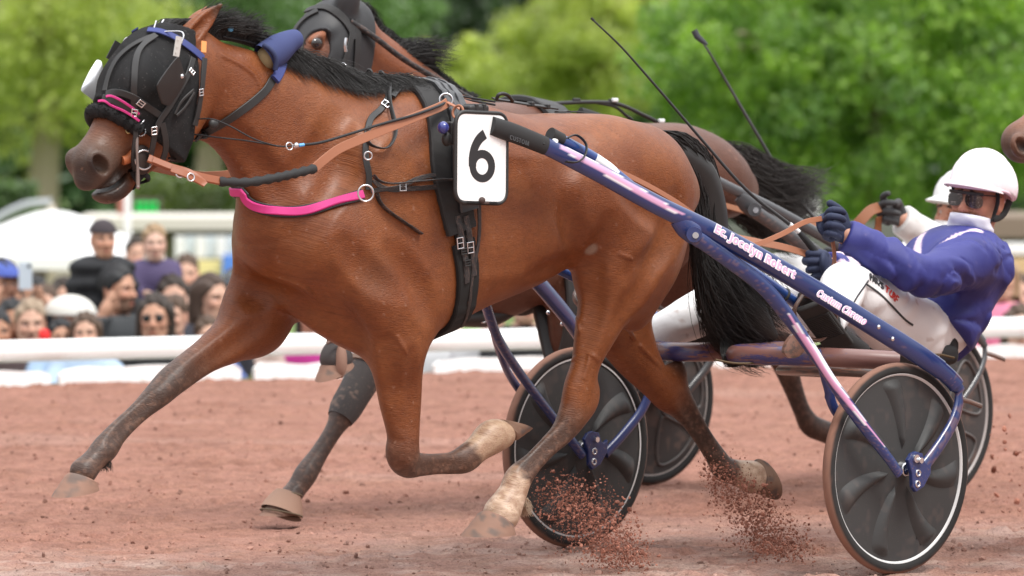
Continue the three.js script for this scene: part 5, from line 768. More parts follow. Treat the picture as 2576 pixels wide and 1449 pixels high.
// ---------------------------------------------------------------- people: head, hand and body fields
// head: x forward, y up, z right, origin between the ears
function headPrims(o = {}) {
  const E = (c, r, a = 0, k = .02, sub) => egg(c, r, a, k, sub), p = [];
  p.push(E([-.008, .035, 0], [.096, .092, .076], 0, .02), E([.040, -.035, 0], [.055, .085, .058], .1, .04), E([.052, -.092, 0], [.032, .026, .032], 0, .03));
  p.push(sweep([[-.01, -.05, .056, .022, .016], [.02, -.085, .046, .02, .016], [.055, -.10, .022, .02, .018]], .03, 4), sweep([[-.01, -.05, -.056, .022, .016], [.02, -.085, -.046, .02, .016], [.055, -.10, -.022, .02, .018]], .03, 4));
  p.push(sweep([[.085, .012, 0, .011, .010], [.100, -.012, 0, .012, .011], [.112, -.032, 0, .013, .013]], .016, 4), E([.110, -.036, 0], [.014, .012, .015], 0, .008));
  for (const s of [-1, 1]) { p.push(E([.098, -.040, s * .013], [.012, .009, .009], 0, .006), E([.074, .022, s * .028], [.020, .010, .024], 0, .015), E([.066, -.030, s * .040], [.026, .022, .020], 0, .02), E([.086, .002, s * .031], [.014, .012, .017], 0, .012, true), E([-.012, -.010, s * .076], [.026, .034, .010], .2, .008), E([-.008, -.010, s * .086], [.013, .019, .006], .2, .006, true), E([.077, .001, s * .031], [.012, .012, .013], 0, .004)); }
  p.push(E([.092, -.068, 0], [.014, .007, .026], 0, .010), E([.090, -.080, 0], [.013, .008, .022], 0, .008), E([.104, -.0735, 0], [.010, .0022, .024], 0, .004, true));
  p.push(sweep([[-.018, -.05, 0, .052, .050], [-.030, -.12, 0, .050, .050], [-.042, -.20, 0, .056, .064]], .03, 6));
  return p;
}
function faceColour(skin, o = {}) { // o.brow, o.lips, o.beard
  return (x, y, z) => { let c = mixc(skin, [skin[0] * 1.12, skin[1] * .74, skin[2] * .68], .5 * sstep(.045, .01, Math.hypot(x - .07, y + .03, Math.abs(z) - .038)) + .5 * sstep(.03, .005, Math.hypot(x - .112, y + .034, z))); const n = noise(x * 160, y * 160, z * 160); c = c.map(v => v * (.93 + .14 * n));
    if (x > .05) { const az = Math.abs(z); if (Math.hypot((y - .001) * 1.5, az - .031) < .0125) { c = Math.hypot(y - .001, az - .031) < .0052 ? [.03, .02, .015] : [.55, .52, .50]; } if (Math.abs(y - .0225 + (az - .03) * .25) < .005 && Math.abs(az - .032) < .020) c = o.brow || [.04, .025, .018]; if (x > .085 && Math.abs(y + .073) < .011 && az < .024 - 5 * (y + .073) ** 2 * 20) c = o.lips || [skin[0] * .85, skin[1] * .5, skin[2] * .5]; if (o.beard && y < -.045 && !(x > .085 && Math.abs(y + .073) < .011 && az < .024)) c = mixc(c, o.beard, .75); }
    if (Math.abs(z) > .07 && y < .04) c = mixc(c, [skin[0], skin[1] * .7, skin[2] * .65], .5); return c; };
}
// hand: x from wrist to knuckles, y towards the thumb, z out of the palm; origin at the wrist. curl: bend of the four fingers (radians per joint)
function handPrims(curl, thumb, spread = .06) {
  const p = [sweep([[-.03, 0, 0, .026, .021], [.0, 0, 0, .028, .021], [.035, .004, 0, .036, .018], [.075, .004, -.002, .040, .015], [.088, .002, -.002, .036, .013]], .012, 4), egg([.030, .028, .010], [.028, .016, .016], .5, .015)];
  const len = [[.043, .026, .021], [.047, .030, .022], [.044, .028, .021], [.034, .021, .018]];
  len.forEach((l, f) => { const y = .033 - f * .0215; let q = [.086 - .004 * Math.abs(f - 1), y, -.002], a = 0; const js = [[q[0] - .02, y, -.001, .0118, .0118], [...q, .0122, .0122]]; l.forEach((d, k) => { a += Array.isArray(curl) ? curl[f][k] : curl * [.9, 1.15, .8][k]; q = [q[0] + d * Math.cos(a), q[1] + d * spread * (1.5 - f), q[2] + d * Math.sin(a)]; js.push([...q, .0116 - k * .0010, .0116 - k * .0010]); }); p.push(sweep(js, .004, 3)); });
  p.push(sweep([[.012, .022, .008, .014, .014], ...thumb.map((t, i) => [...t, .0142 - i * .0012, .0142 - i * .0012])], .010, 4)); return p;
}
const FIST = [[.045, .040, .022], [.072, .034, .046], [.088, .018, .056]], THUMB_UP = [[.030, .050, .014], [.056, .066, .012], [.084, .074, .006]];
function frameAt(o, x, y) { x = x.clone().normalize(); const z = x.clone().cross(y).normalize(), yy = z.clone().cross(x); return new THREE.Matrix4().makeBasis(x, yy, z).setPosition(o); }
// cloth: a body field blown out by off, with folds
function cloth(prims, off, folds, lo, hi) { const f = field(prims); const g = (x, y, z) => f(x, y, z) - off + folds(x, y, z); g.lo = lo || f.lo.map(v => v - .03); g.hi = hi || f.hi.map(v => v + .03); return g; }
const fabricBump = textureOf(256, 256, (u, v) => { const s = .5 + .25 * Math.sin(u * 128 * Math.PI) + .25 * Math.sin(v * 128 * Math.PI); const n = pn(u, v, 16, 4); return [mix(s, n, .5), mix(s, n, .5), mix(s, n, .5)]; }); fabricBump.repeat.set(6, 6);
function driver(rig, name, label, o) {
  const root = thing(name, label, 'person', 'drivers in the race'); root.applyMatrix4(rig.m);
  const K = o.K, S = (k, ...l) => sweep(l.map(([p, r, w]) => [...p, r, w]), k, 8);
  const { pelvis, chest, neck, head, shL, elL, wrL, shR, elR, wrR, hipL, knL, anL, toL, hipR, knR, anR, toR } = K;
  const mid = lerp3(pelvis, chest, .5);
  const torso = [S(.06, [pelvis, .12, .16], [lerp3(pelvis, chest, .3), .125, .155], [mid, .128, .165], [lerp3(pelvis, chest, .8), .130, .185], [chest, .12, .185], [lerp3(chest, neck, .5), .072, .105], [neck, .050, .050])];
  const armL = S(.05, [lerp3(chest, shL, .5), .085, .085], [shL, .075, .07], [lerp3(shL, elL, .5), .060, .058], [elL, .052, .050], [lerp3(elL, wrL, .5), .044, .042], [wrL, .034, .032]), armR = S(.05, [lerp3(chest, shR, .5), .085, .085], [shR, .075, .07], [lerp3(shR, elR, .5), .060, .058], [elR, .052, .050], [lerp3(elR, wrR, .5), .044, .042], [wrR, .034, .032]);
  const legL = S(.05, [hipL, .11, .10], [lerp3(hipL, knL, .4), .095, .09], [lerp3(hipL, knL, .8), .075, .072], [knL, .068, .064], [lerp3(knL, anL, .35), .060, .058], [anL, .042, .040]), legR = S(.05, [hipR, .11, .10], [lerp3(hipR, knR, .4), .095, .09], [lerp3(hipR, knR, .8), .075, .072], [knR, .068, .064], [lerp3(knR, anR, .35), .060, .058], [anR, .042, .040]);
  const skin = [.52, .27, .19];
  // body: limbs and trunk, with the finely built head joined on
  const bodyG = meshField(field([...torso, armL, armR, legL, legR]), .016, () => skin);
  const hf = field(headPrims()), fc = faceColour([.50, .25, .17], { lips: [.44, .17, .13] }), headG = meshField(hf, .0035, fc, hf.lo, hf.hi, false), hm = frameAt(L(head), o.face, o.up); headG.applyMatrix4(hm);
  part(root, 'body', [bodyG, headG], new THREE.MeshPhysicalMaterial({ vertexColors: true, roughness: .5, specularIntensity: .6 }));
  const H = (x, y, z) => V(x, y, z).applyMatrix4(hm);
  const nl = Math.hypot(...neck.map((v, i) => v - chest[i])), an = neck.map((v, i) => (v - chest[i]) / nl);
  // jacket with gathered folds
  const dist = (p, a, b) => { const u = b.map((v, i) => v - a[i]), q = p.map((v, i) => v - a[i]), t = clamp((u[0] * q[0] + u[1] * q[1] + u[2] * q[2]) / (u[0] ** 2 + u[1] ** 2 + u[2] ** 2), 0, 1); return [t, Math.hypot(q[0] - u[0] * t, q[1] - u[1] * t, q[2] - u[2] * t)]; };
  const fold = (x, y, z) => { const n = noise(x * 7, y * 7, z * 7), w = noise(x * 16 + 4, y * 16, z * 16); const [tl] = dist([x, y, z], shL, wrL); const band = Math.sin((x * .75 + y * .66 - z * .3) * 30 + n * 15) * .0075 * sstep(.35, .75, w) + Math.sin((x * .5 - y * .85 + z * .4) * 38 + 13 * w) * .0055 * sstep(.45, .8, n); const cr = (1 - Math.abs(Math.sin((x * .8 + y * .6 - z * .2) * 15 + n * 7))) ** 2 * .0065 * sstep(.3, .7, w) + (1 - Math.abs(Math.sin((x * .4 - y * .9 + z * .5) * 14 + n * 6))) ** 2 * .0055 * sstep(.35, .7, n); return .6 * band + cr - .012 * (n - .5) - .008 * (w - .5); };
  const hem = lerp3(pelvis, chest, -.10), ax = [0, 1, 2].map(i => chest[i] - pelvis[i]), al = Math.hypot(...ax);
  const jackT = cloth([...torso, S(.05, [lerp3(pelvis, chest, -.12), .135, .17], [lerp3(pelvis, chest, .25), .135, .17])], .020, fold), jackA = cloth([armL, armR], .020, fold);
  const jf = (x, y, z) => { let d = jackT(x, y, z); const h = ((x - hem[0]) * ax[0] + (y - hem[1]) * ax[1] + (z - hem[2]) * ax[2]) / al; d = smax(d, -h + .015 * Math.sin(z * 60), .01); d = smin(d, jackA(x, y, z), .05); for (const [wr, el] of [[wrL, elL], [wrR, elR]]) { const l = Math.hypot(...wr.map((v, i) => v - el[i])), q = wr.reduce((s, v, i) => s + ([x, y, z][i] - v) * (v - el[i]) / l, 0); if (Math.hypot(x - wr[0], y - wr[1], z - wr[2]) < .14) d = smax(d, q - .002, .008); } const nk = Math.hypot(x - neck[0], y - neck[1], z - neck[2]); if (nk < .22) d = smax(d, (x - neck[0]) * an[0] + (y - neck[1]) * an[1] + (z - neck[2]) * an[2] + .004, .012); return d; };
  jf.lo = jackT.lo.map((v, i) => Math.min(v, jackA.lo[i])); jf.hi = jackT.hi.map((v, i) => Math.max(v, jackA.hi[i]));
  const jacketG = meshField(jf, .009, o.jacketColour);
  part(root, 'jacket', jacketG, new THREE.MeshPhysicalMaterial({ vertexColors: true, roughness: o.jacketRough ?? .62, sheen: .1, sheenRoughness: .4, sheenColor: lin(.4, .4, .6), bumpMap: fabricBump, bumpScale: .0006 }));
  // trousers
  const tf0 = cloth([legL, legR, S(.06, [pelvis, .125, .165], [lerp3(pelvis, chest, .2), .11, .14])], .014, (x, y, z) => { const n = noise(x * 9, y * 9, z * 9); return Math.sin((x * .5 + y) * 55 + n * 9) * .0022 - .006 * (n - .5); });
  const tf = (x, y, z) => { let d = tf0(x, y, z); const h = ((x - hem[0]) * ax[0] + (y - hem[1]) * ax[1] + (z - hem[2]) * ax[2]) / al; d = smax(d, h - .10, .01); for (const [an, kn] of [[anL, knL], [anR, knR]]) { const l = Math.hypot(...an.map((v, i) => v - kn[i])), q = an.reduce((s, v, i) => s + ([x, y, z][i] - v) * (v - kn[i]) / l, 0); if (Math.hypot(x - an[0], y - an[1], z - an[2]) < .13) d = smax(d, q - .01, .008); } return d; };
  tf.lo = tf0.lo; tf.hi = tf0.hi;
  part(root, 'trousers', meshField(tf, .010, o.trouserColour || (() => [.76, .74, .75])), new THREE.MeshPhysicalMaterial({ vertexColors: true, roughness: .7, bumpMap: fabricBump, bumpScale: .0006 }));
  // boots
  for (const [an, to, kn, up] of [[anL, toL, knL, o.soleL], [anR, toR, knR, [o.soleL[0], o.soleL[1], -o.soleL[2]]]]) {
    const heel = lerp3(an, to, -.30), b = field([sweep([[...lerp3(an, kn, .18), .050, .046], [...an, .048, .044], [...lerp3(an, to, .5), .044, .046], [...to, .032, .045]], .03, 6), egg(heel, [.042, .042, .038], 0, .03)]); part(root, 'boot', meshField(b, .010), rubber);
    const u = V(to[0] - heel[0], to[1] - heel[1], -(to[2] - heel[2])), l = u.length(), m = frameAt(L(lerp3(heel, to, .5)), u, V(...up)), ridge = []; const sole = new RoundedBoxGeometry(l + .09, .020, .092, 3, .009); sole.translate(0, -.044, 0); ridge.push(sole); for (let i = -7; i <= 7; i++) { const q = new THREE.BoxGeometry(.006, .006, .08); q.translate(i * .013 + .02, -.056, 0); ridge.push(q); } ridge.forEach(q => q.applyMatrix4(m)); part(root, 'boot_sole', ridge, mat([.035, .034, .033], .85));
  }
  // gloves
  for (const [wr, h, m] of [[wrL, o.handL, o.gloveM], [wrR, o.handR, o.gloveM]]) { const f = field(handPrims(h.curl, h.thumb)); const g = meshField(f, .0042, null, f.lo, f.hi, false); if (h.mirror) { g.scale(1, 1, -1); const ix = g.index.array; for (let q = 0; q < ix.length; q += 3) { const t = ix[q]; ix[q] = ix[q + 1]; ix[q + 1] = t; } } g.scale(1.06, 1.06, 1.06); g.applyMatrix4(frameAt(L(wr), h.x, h.y)); const gl = part(root, 'glove', g, m); if (h.cuff) { const d = h.x.clone().normalize(), c = L(wr); part(gl, 'cuff', tube([c.clone().addScaledVector(d, -.028), c.clone().addScaledVector(d, -.006)], .036, { sides: 16 }), h.cuff); } }
  // neck gaiter: a pulled-up tube of cloth with soft wrinkles
  { const rows = [[-.060, .046, .074, .066], [-.066, .046, .080, .071], [-.092, .042, .084, .075], [-.116, .032, .086, .078], [-.138, .022, .094, .084], [-.158, .014, .108, .096], [-.176, .008, .124, .112], [-.190, .004, .128, .120], [-.200, .002, .120, .116]], R = 40, N = 56, pos = [], idx = []; for (let i = 0; i <= R; i++) for (let j = 0; j <= N; j++) { const q = hermite(rows, i / R), a = j / N * 6.2832, w = (noise(Math.cos(a) * 2.2 + 4, i * .16, Math.sin(a) * 2.2) - .5) * .014 + Math.sin(i * .75 + 3.2 * Math.cos(a) + 2 * Math.sin(2 * a)) * .0035 * sstep(6, 16, i), c = Math.cos(a), dip = (1 - c) * .5 * (1 - i / R); const p = H(q[1] + (q[2] + w) * c, q[0] - dip * .022 + (o.gaiterUp ?? 0) * (1 - i / R), (q[3] + w) * Math.sin(a)); pos.push(p.x, p.y, p.z); } for (let i = 0; i < R; i++) for (let j = 0; j < N; j++) { const q = i * (N + 1) + j; idx.push(q, q + 1, q + N + 1, q + 1, q + N + 2, q + N + 1); } part(root, 'neck_gaiter', geom(pos, idx, null, pos.flatMap((_, i) => i % 3 === 0 ? [pos[i], pos[i + 1]] : [])), new THREE.MeshPhysicalMaterial({ color: lin(...(o.gaiter || [.74, .74, .82])), roughness: .75, side: THREE.DoubleSide })); }
  // helmet: shell, peak, cloth cover
  const helm = field([egg([-.012, .048, 0], [.128, .120, .103], .12, .02), egg([-.05, .02, 0], [.09, .09, .098], 0, .05)]); const hf2 = (x, y, z) => smax(smax(helm(x, y, z) + .0012 * Math.sin(x * 120 + 6 * noise(x * 20, y * 20, z * 20)), -(y - .028 - .22 * Math.min(x, .02) - (x < 0 ? .10 * x : 0) - (x > .02 ? .06 * (x - .02) : 0)), .010), -(helm(x, y, z) + .014), .004); hf2.lo = helm.lo; hf2.hi = helm.hi;
  const hg = meshField(hf2, .0055, o.helmetDye ? (x, y, z) => mixc(o.helmetDye[0], o.helmetDye[1], .85 * sstep(.055, .0, y + .03 * x) * sstep(.25, .7, noise(x * 90, y * 90, z * 90) * .5 + .5 * noise(x * 30, y * 30, z * 30) + .1)) : null, hf2.lo, hf2.hi, false); hg.applyMatrix4(hm);
  const helmet = part(root, 'helmet', hg, o.helmetM);
  const peakG = (() => { const pos = [], idx = [], NU = 30, NV = 8; for (const f of [0, 1]) for (let i = 0; i <= NU; i++) for (let j = 0; j <= NV; j++) { const a = mix(-1.28, 1.28, i / NU), v = j / NV, r0x = .112, r0z = .100, ext = .072 * Math.pow(Math.cos(a), .8); const x = -.012 + (r0x + ext * v) * Math.cos(a), z = (r0z + ext * v * .3) * Math.sin(a); const p = H(x, .048 + .020 * Math.cos(a) - .016 * v - f * .004 - .012 * (1 - Math.cos(a)), z); pos.push(p.x, p.y, p.z); } const st = (NU + 1) * (NV + 1); for (let k = 0; k < 2; k++) for (let i = 0; i < NU; i++) for (let j = 0; j < NV; j++) { const q = k * st + i * (NV + 1) + j; k ? idx.push(q, q + NV + 1, q + 1, q + 1, q + NV + 1, q + NV + 2) : idx.push(q, q + 1, q + NV + 1, q + 1, q + NV + 2, q + NV + 1); } for (let i = 0; i < NU; i++) { const q = i * (NV + 1) + NV; idx.push(q, q + st, q + NV + 1, q + NV + 1, q + st, q + st + NV + 1); } return toCreasedNormals(geom(pos, idx, null, new Array(pos.length / 3 * 2).fill(0)), .6); })();
  part(helmet, 'peak', peakG, o.helmetDye ? mat(o.helmetDye[0], .8) : o.helmetM);
  part(helmet, 'rim', tube(Array.from({ length: 50 }, (_, i) => { const a = mix(-2.9, 2.9, i / 49), x = -.012 + .124 * Math.cos(a), z = .104 * Math.sin(a); return H(x - (x < -.08 ? .004 : 0), .030 + .22 * Math.min(x, .02) + (x < 0 ? .10 * x : 0) + (x > .02 ? .06 * (x - .02) : 0), z); }), .006, { sides: 8, caps: false }), o.helmetRim || o.helmetM);
  const web = mat([.022, .022, .022], .8);
  for (const s of [-1, 1]) { part(helmet, 'chin_strap', [tube([H(.035, .042, s * .083), H(.020, -.005, s * .082), H(.022, -.055, s * .070), H(.040, -.098, s * .050)], .009, { smooth: 16, squash: .35, side: V(0, 0, 1) }), tube([H(-.070, .0, s * .082), H(-.050, -.045, s * .076), H(.0, -.060, s * .074), H(.022, -.060, s * .072)], .013, { smooth: 16, squash: .35, side: V(0, 1, 0) })], web); part(helmet, 'strap_buckle', [(() => { const g = new RoundedBoxGeometry(.02, .022, .01, 2, .003); g.applyMatrix4(new THREE.Matrix4().makeRotationZ(.5)); g.translate(.034, -.078, s * .062); g.applyMatrix4(hm); return g; })()], rubber); }
  part(helmet, 'strap', tube([H(.040, -.098, .050), H(.062, -.122, .02), H(.062, -.122, -.02), H(.040, -.098, -.050)], .008, { smooth: 14, squash: .4, side: V(0, 1, 0) }), web);
  if (o.glasses) {
    const gl = part(root, 'sunglasses', [tube([H(.094, .020, -.064), H(.110, .021, -.03), H(.115, .021, 0), H(.110, .021, .03), H(.094, .020, .064)], .0055, { smooth: 30, sides: 6, squash: .5, side: V(0, 1, 0) }), ...[-1, 1].map(s => tube([H(.094, .018, s * .064), H(.04, .016, s * .079), H(-.03, .008, s * .080)], .0022, { smooth: 14, sides: 6 }))], mat([.05, .045, .042], .4, { metalness: .6 }));
    for (const s of [-1, 1]) { const pos = [], idx = [], N = 24, rows = 6; for (let j = 0; j <= rows; j++) for (let i = 0; i <= N; i++) { const a = i / N * 2 * Math.PI, r = j / rows, se = (v) => Math.sign(v) * Math.pow(Math.abs(v), .75), u = .031 * se(Math.cos(a)) * r, v = (.024 * se(Math.sin(a)) - .004) * r; const z = s * .035 + u, y = .000 + v - s * u * .10; const p = H(.112 - 2.6 * z * z - .05 * Math.abs(z), y, z); pos.push(p.x, p.y, p.z); } for (let j = 0; j < rows; j++) for (let i = 0; i < N; i++) { const q = j * (N + 1) + i; idx.push(q, q + N + 1, q + 1, q + 1, q + N + 1, q + N + 2); } part(gl, 'lens', geom(pos, idx, null, pos.flatMap((_, i) => i % 3 === 0 ? [pos[i] * 12, pos[i + 1] * 12] : [])), o.glasses); }
  }
  return { root, H, hm, tf };
}
const jk = (list) => Object.fromEntries(Object.entries(list).map(([k, [x, y, b]]) => [k, rig1.J(x, y, b)]));
const K1 = jk({ pelvis: [2325, 812, 0], chest: [2410, 668, 0], neck: [2448, 592, 0], head: [2462, 498, 0], shL: [2442, 660, .19], elL: [2318, 690, .30], wrL: [2128, 592, .16], shR: [2375, 655, -.18], elR: [2235, 712, -.26], wrR: [2085, 672, -.02], hipL: [2290, 838, .11], knL: [2128, 722, .20], anL: [2082, 812, .38], toL: [2036, 750, .47], hipR: [2255, 800, -.11], knR: [1846, 745, -.20], anR: [1618, 858, -.29], toR: [1572, 842, -.32] });
const navyGlove = mat([.018, .026, .065], .75);
const mottle = textureOf(256, 256, (u, v) => { const n = pn(u, v, 64, 6) > .86 ? 1 : 0; return mixc([.035, .022, .018], [.45, .38, .34], n).map(c => Math.pow(c, 1 / 2.2)); }, true);
const faceDir = V(Math.cos(.10), -.05, .10), upDir = V(-.25, 1, -.02);
const blueJ = [.030, .034, .20], logoC = rig1.J(2330, 612, .0);
const drv1 = driver(rig1, 'person', 'driver in blue jacket, pale pink helmet and sunglasses leaning back on the blue sulky', {
  K: K1, face: V(1, .0, -.26), up: V(-.18, 1, -.06), soleL: [-.75, .15, .6], peplum: true,
  jacketColour: (x, y, z) => { const n = noise(x * 60, y * 60, z * 60); const p = [x - K1.chest[0], y - K1.chest[1], z]; let c = n > .93 ? [.07, .06, .22] : blueJ; if (y > K1.chest[1] - .02 && x > K1.chest[0] + .04) { const u = Math.abs(z) , v = (y - K1.chest[1]) ; const d = v - (u * .9 - .02); if (d > 0 && d < .045 && u < .15) c = [.72, .56, .66]; } return c; },
  trouserColour: (x, y, z) => { const n = noise(x * 40, y * 40, z * 40); return n > .9 ? [.66, .60, .58] : [.86, .85, .855]; },
  gloveM: navyGlove, handL: { curl: 1.15, thumb: THUMB_UP, x: V(.92, .35, .12), y: V(-.35, .92, .2), mirror: true, cuff: white }, handR: { curl: 1.35, thumb: FIST, x: V(.8, .1, -.5), y: V(-.1, 1, .15), cuff: white },
  helmetDye: [[.93, .84, .875], [.72, .42, .55]], helmetM: mat([1, 1, 1], .85, { specularIntensity: .3, vertexColors: true }), helmetRim: mat([.80, .58, .66], .6), gaiter: [.74, .74, .84], gaiterUp: .012, glasses: new THREE.MeshPhysicalMaterial({ map: mottle, roughness: .12, clearcoat: 1, clearcoatRoughness: .05 }),
});
{ // printing and seam on the near trouser leg
  const f = drv1.tf, seam = skinStrap(rig1, f, [[2180, 716], [2212, 738], [2246, 772], [2278, 806], [2296, 818]], .007, .0015, .001), M0 = mat([.03, .03, .035], .7); part(drv1.root, 'trouser_seam', [...seam, ...skinStrap(rig1, f, [[2184, 706], [2170, 726], [2152, 752], [2136, 784]], .006, .0015, .001)], M0);
  const word = (text, px, m, name) => { const c = new THREE.CatmullRomCurve3(px.map(([x, y]) => V(x, y, 0))), gs = []; [...text].forEach((ch, i) => { const q = c.getPoint((i + .5) / text.length), q2 = c.getPoint((i + .6) / text.length), h = hit(f, rig1.ray(q.x, q.y)), h2 = hit(f, rig1.ray(q2.x, q2.y)); if (!h || !h2) return; const n = V(h.n[0], h.n[1], -h.n[2]), ex = L(h2.p).sub(L(h.p)); ex.addScaledVector(n, -ex.dot(n)).normalize(); const g = new TextGeometry(ch, { font: FONT, size: .026, depth: .002, curveSegments: 3 }); g.translate(-.009, -.006, .0005); g.applyMatrix4(new THREE.Matrix4().makeBasis(ex, n.clone().cross(ex), n).setPosition(L(h.p))); gs.push(g); }); if (gs.length) part(drv1.root, name, gs, m); };
  word('PARIS', [[2186, 700], [2204, 711], [2222, 726]], M0, 'lettering'); word('TURF', [[2226, 728], [2242, 744], [2256, 760]], mat([.62, .06, .05], .7), 'red_lettering');
}
// ---------------------------------------------------------------- the second team, two lengths of a wheel behind
const rig2 = new Rig(1.02, -22.6, 44);
const makePose2 = (lean) => {
  const R = { J: (x, y, b) => rig2.J(x + lean * Math.max(0, 340 - y) * (y < 345 && x < 1000 ? 1 : 0), y, b) }, J = (x, y, b) => R.J(x, y, b), s = .965, P = pose1, sc = (p) => [p[0] * s + .02, p[1] * s - .015, p[2], p[3] * s, (p[4] ?? 0) * s];
  const LF = jj(R, [[965, 690, .16, .15, .09], [930, 740, .17, .12, .085], [880, 752, .17, .09, .08], [845, 765, .165, .07, .06], [838, 790, .16, .045, .042], [842, 830, .155, .033, .028], [846, 858, .15, .036, .03], [848, 885, .15, .040, .036]]);
  const RF = jj(R, [[1020, 700, -.16, .15, .09], [1000, 780, -.16, .115, .085], [972, 840, -.155, .09, .078], [935, 910, -.15, .070, .062], [898, 978, -.145, .056, .052], [868, 1030, -.14, .052, .046], [842, 1078, -.138, .034, .030], [806, 1136, -.135, .033, .027], [770, 1192, -.13, .042, .036], [748, 1226, -.13, .037, .034], [728, 1252, -.13, .040, .038]]);
  const LH = jj(R, [[1610, 470, .12, .16, .12], [1580, 560, .15, .19, .13], [1500, 650, .175, .16, .12], [1450, 740, .185, .11, .09], [1435, 830, .18, .085, .07], [1430, 920, .17, .05, .046], [1428, 985, .165, .055, .042], [1440, 1040, .16, .048, .040], [1430, 1110, .15, .034, .028], [1412, 1170, .145, .040, .034], [1400, 1200, .14, .038, .036]]);
  const RH = jj(R, [[1660, 480, -.12, .16, .12], [1680, 590, -.15, .18, .13], [1700, 670, -.165, .15, .11], [1750, 740, -.165, .11, .09], [1830, 800, -.155, .085, .07], [1910, 850, -.145, .060, .05], [1958, 880, -.14, .062, .043], [1976, 920, -.138, .050, .042], [1995, 975, -.135, .038, .034], [2016, 1030, -.13, .034, .030], [2038, 1068, -.13, .042, .038], [2072, 1085, -.13, .042, .038], [2104, 1096, -.13, .042, .040]]);
  const head = [];
  head.push(sweep(jj(R, [[868, 66, 0, .095, .080], [838, 100, 0, .130, .100], [806, 150, 0, .128, .104], [780, 208, 0, .108, .082], [752, 265, 0, .080, .062], [730, 310, 0, .068, .056], [716, 335, 0, .060, .055]]), .05, 14));
  for (const b of [-1, 1]) { head.push(egg(J(868, 190, b * .055), [.12, .085, .035], -1.0, .04)); const e = J(800, 108, b * .098); head.push(egg([e[0], e[1] + .020, e[2] - b * .006], [.040, .014, .018], -.4, .03), egg(e, [.030, .024, .010], -.5, .012)); }
  for (const b of [-1, 1]) { const n = J(700, 345, b * .055); head.push(egg([n[0] - .016, n[1], n[2] * .8], [.040, .032, .022], .7, .018), egg([n[0] - .014, n[1], b * .068], [.028, .018, .036], .8, .008, true)); }
  head.push(egg(J(712, 338, 0), [.058, .054, .056], 0, .04), sweep(jj(R, [[850, 260, 0, .06, .05], [800, 320, 0, .040, .036], [765, 365, 0, .036, .040], [748, 378, 0, .028, .036]]), .02, 5));
  for (const b of [-1, 1]) { const p = J(866, 32, b * .06), q = b > 0 ? J(890, -44, .10) : J(812, -40, -.07); const e = (u, r, w) => [mix(p[0], q[0], u), mix(p[1], q[1], u), mix(p[2], q[2], u), r, w]; head.push(sweep([e(-.1, .034, .032), e(.2, .040, .030), e(.5, .036, .024), e(.8, .020, .014), e(1, .006, .006)], .02, 5)); }
  return { torso: P.torso.map(t => [t[0] * s + .02, t[1] * s - .015, t[2] * s - .015, t[3] * s]),
    neck: [...jj(R, [[1180, 440, 0, .24, .18], [1120, 385, 0, .215, .14], [1060, 310, 0, .180, .115], [990, 230, 0, .15, .095], [920, 150, 0, .118, .080], [885, 105, 0, .10, .078]])],
    sideEggs: P.sideEggs.map(e => [e[0] * s + .02, e[1] * s - .015, ...e.slice(2)]), sideCuts: [], extra: [], legs: [{ joints: LF }, { joints: RF }, { joints: LH }, { joints: RH }], LF, RF, LH, RH, legEggs: [{ c: J(1690, 560, .14), r: [.10, .18, .10], ang: .1, k: .07 }, { c: J(1966, 858, -.14), r: [.026, .045, .022], ang: .6, k: .05 }], head };
};
const pose2 = makePose2(0);
const field2 = horseField(pose2), J2 = (x, y, b) => L(rig2.J(x, y, b));
const horse2 = thing('dark_bay_horse', 'dark bay horse with a black hood round its eye, running behind the leading horse', 'horse', 'horses in the trotting race'); horse2.applyMatrix4(rig2.m);
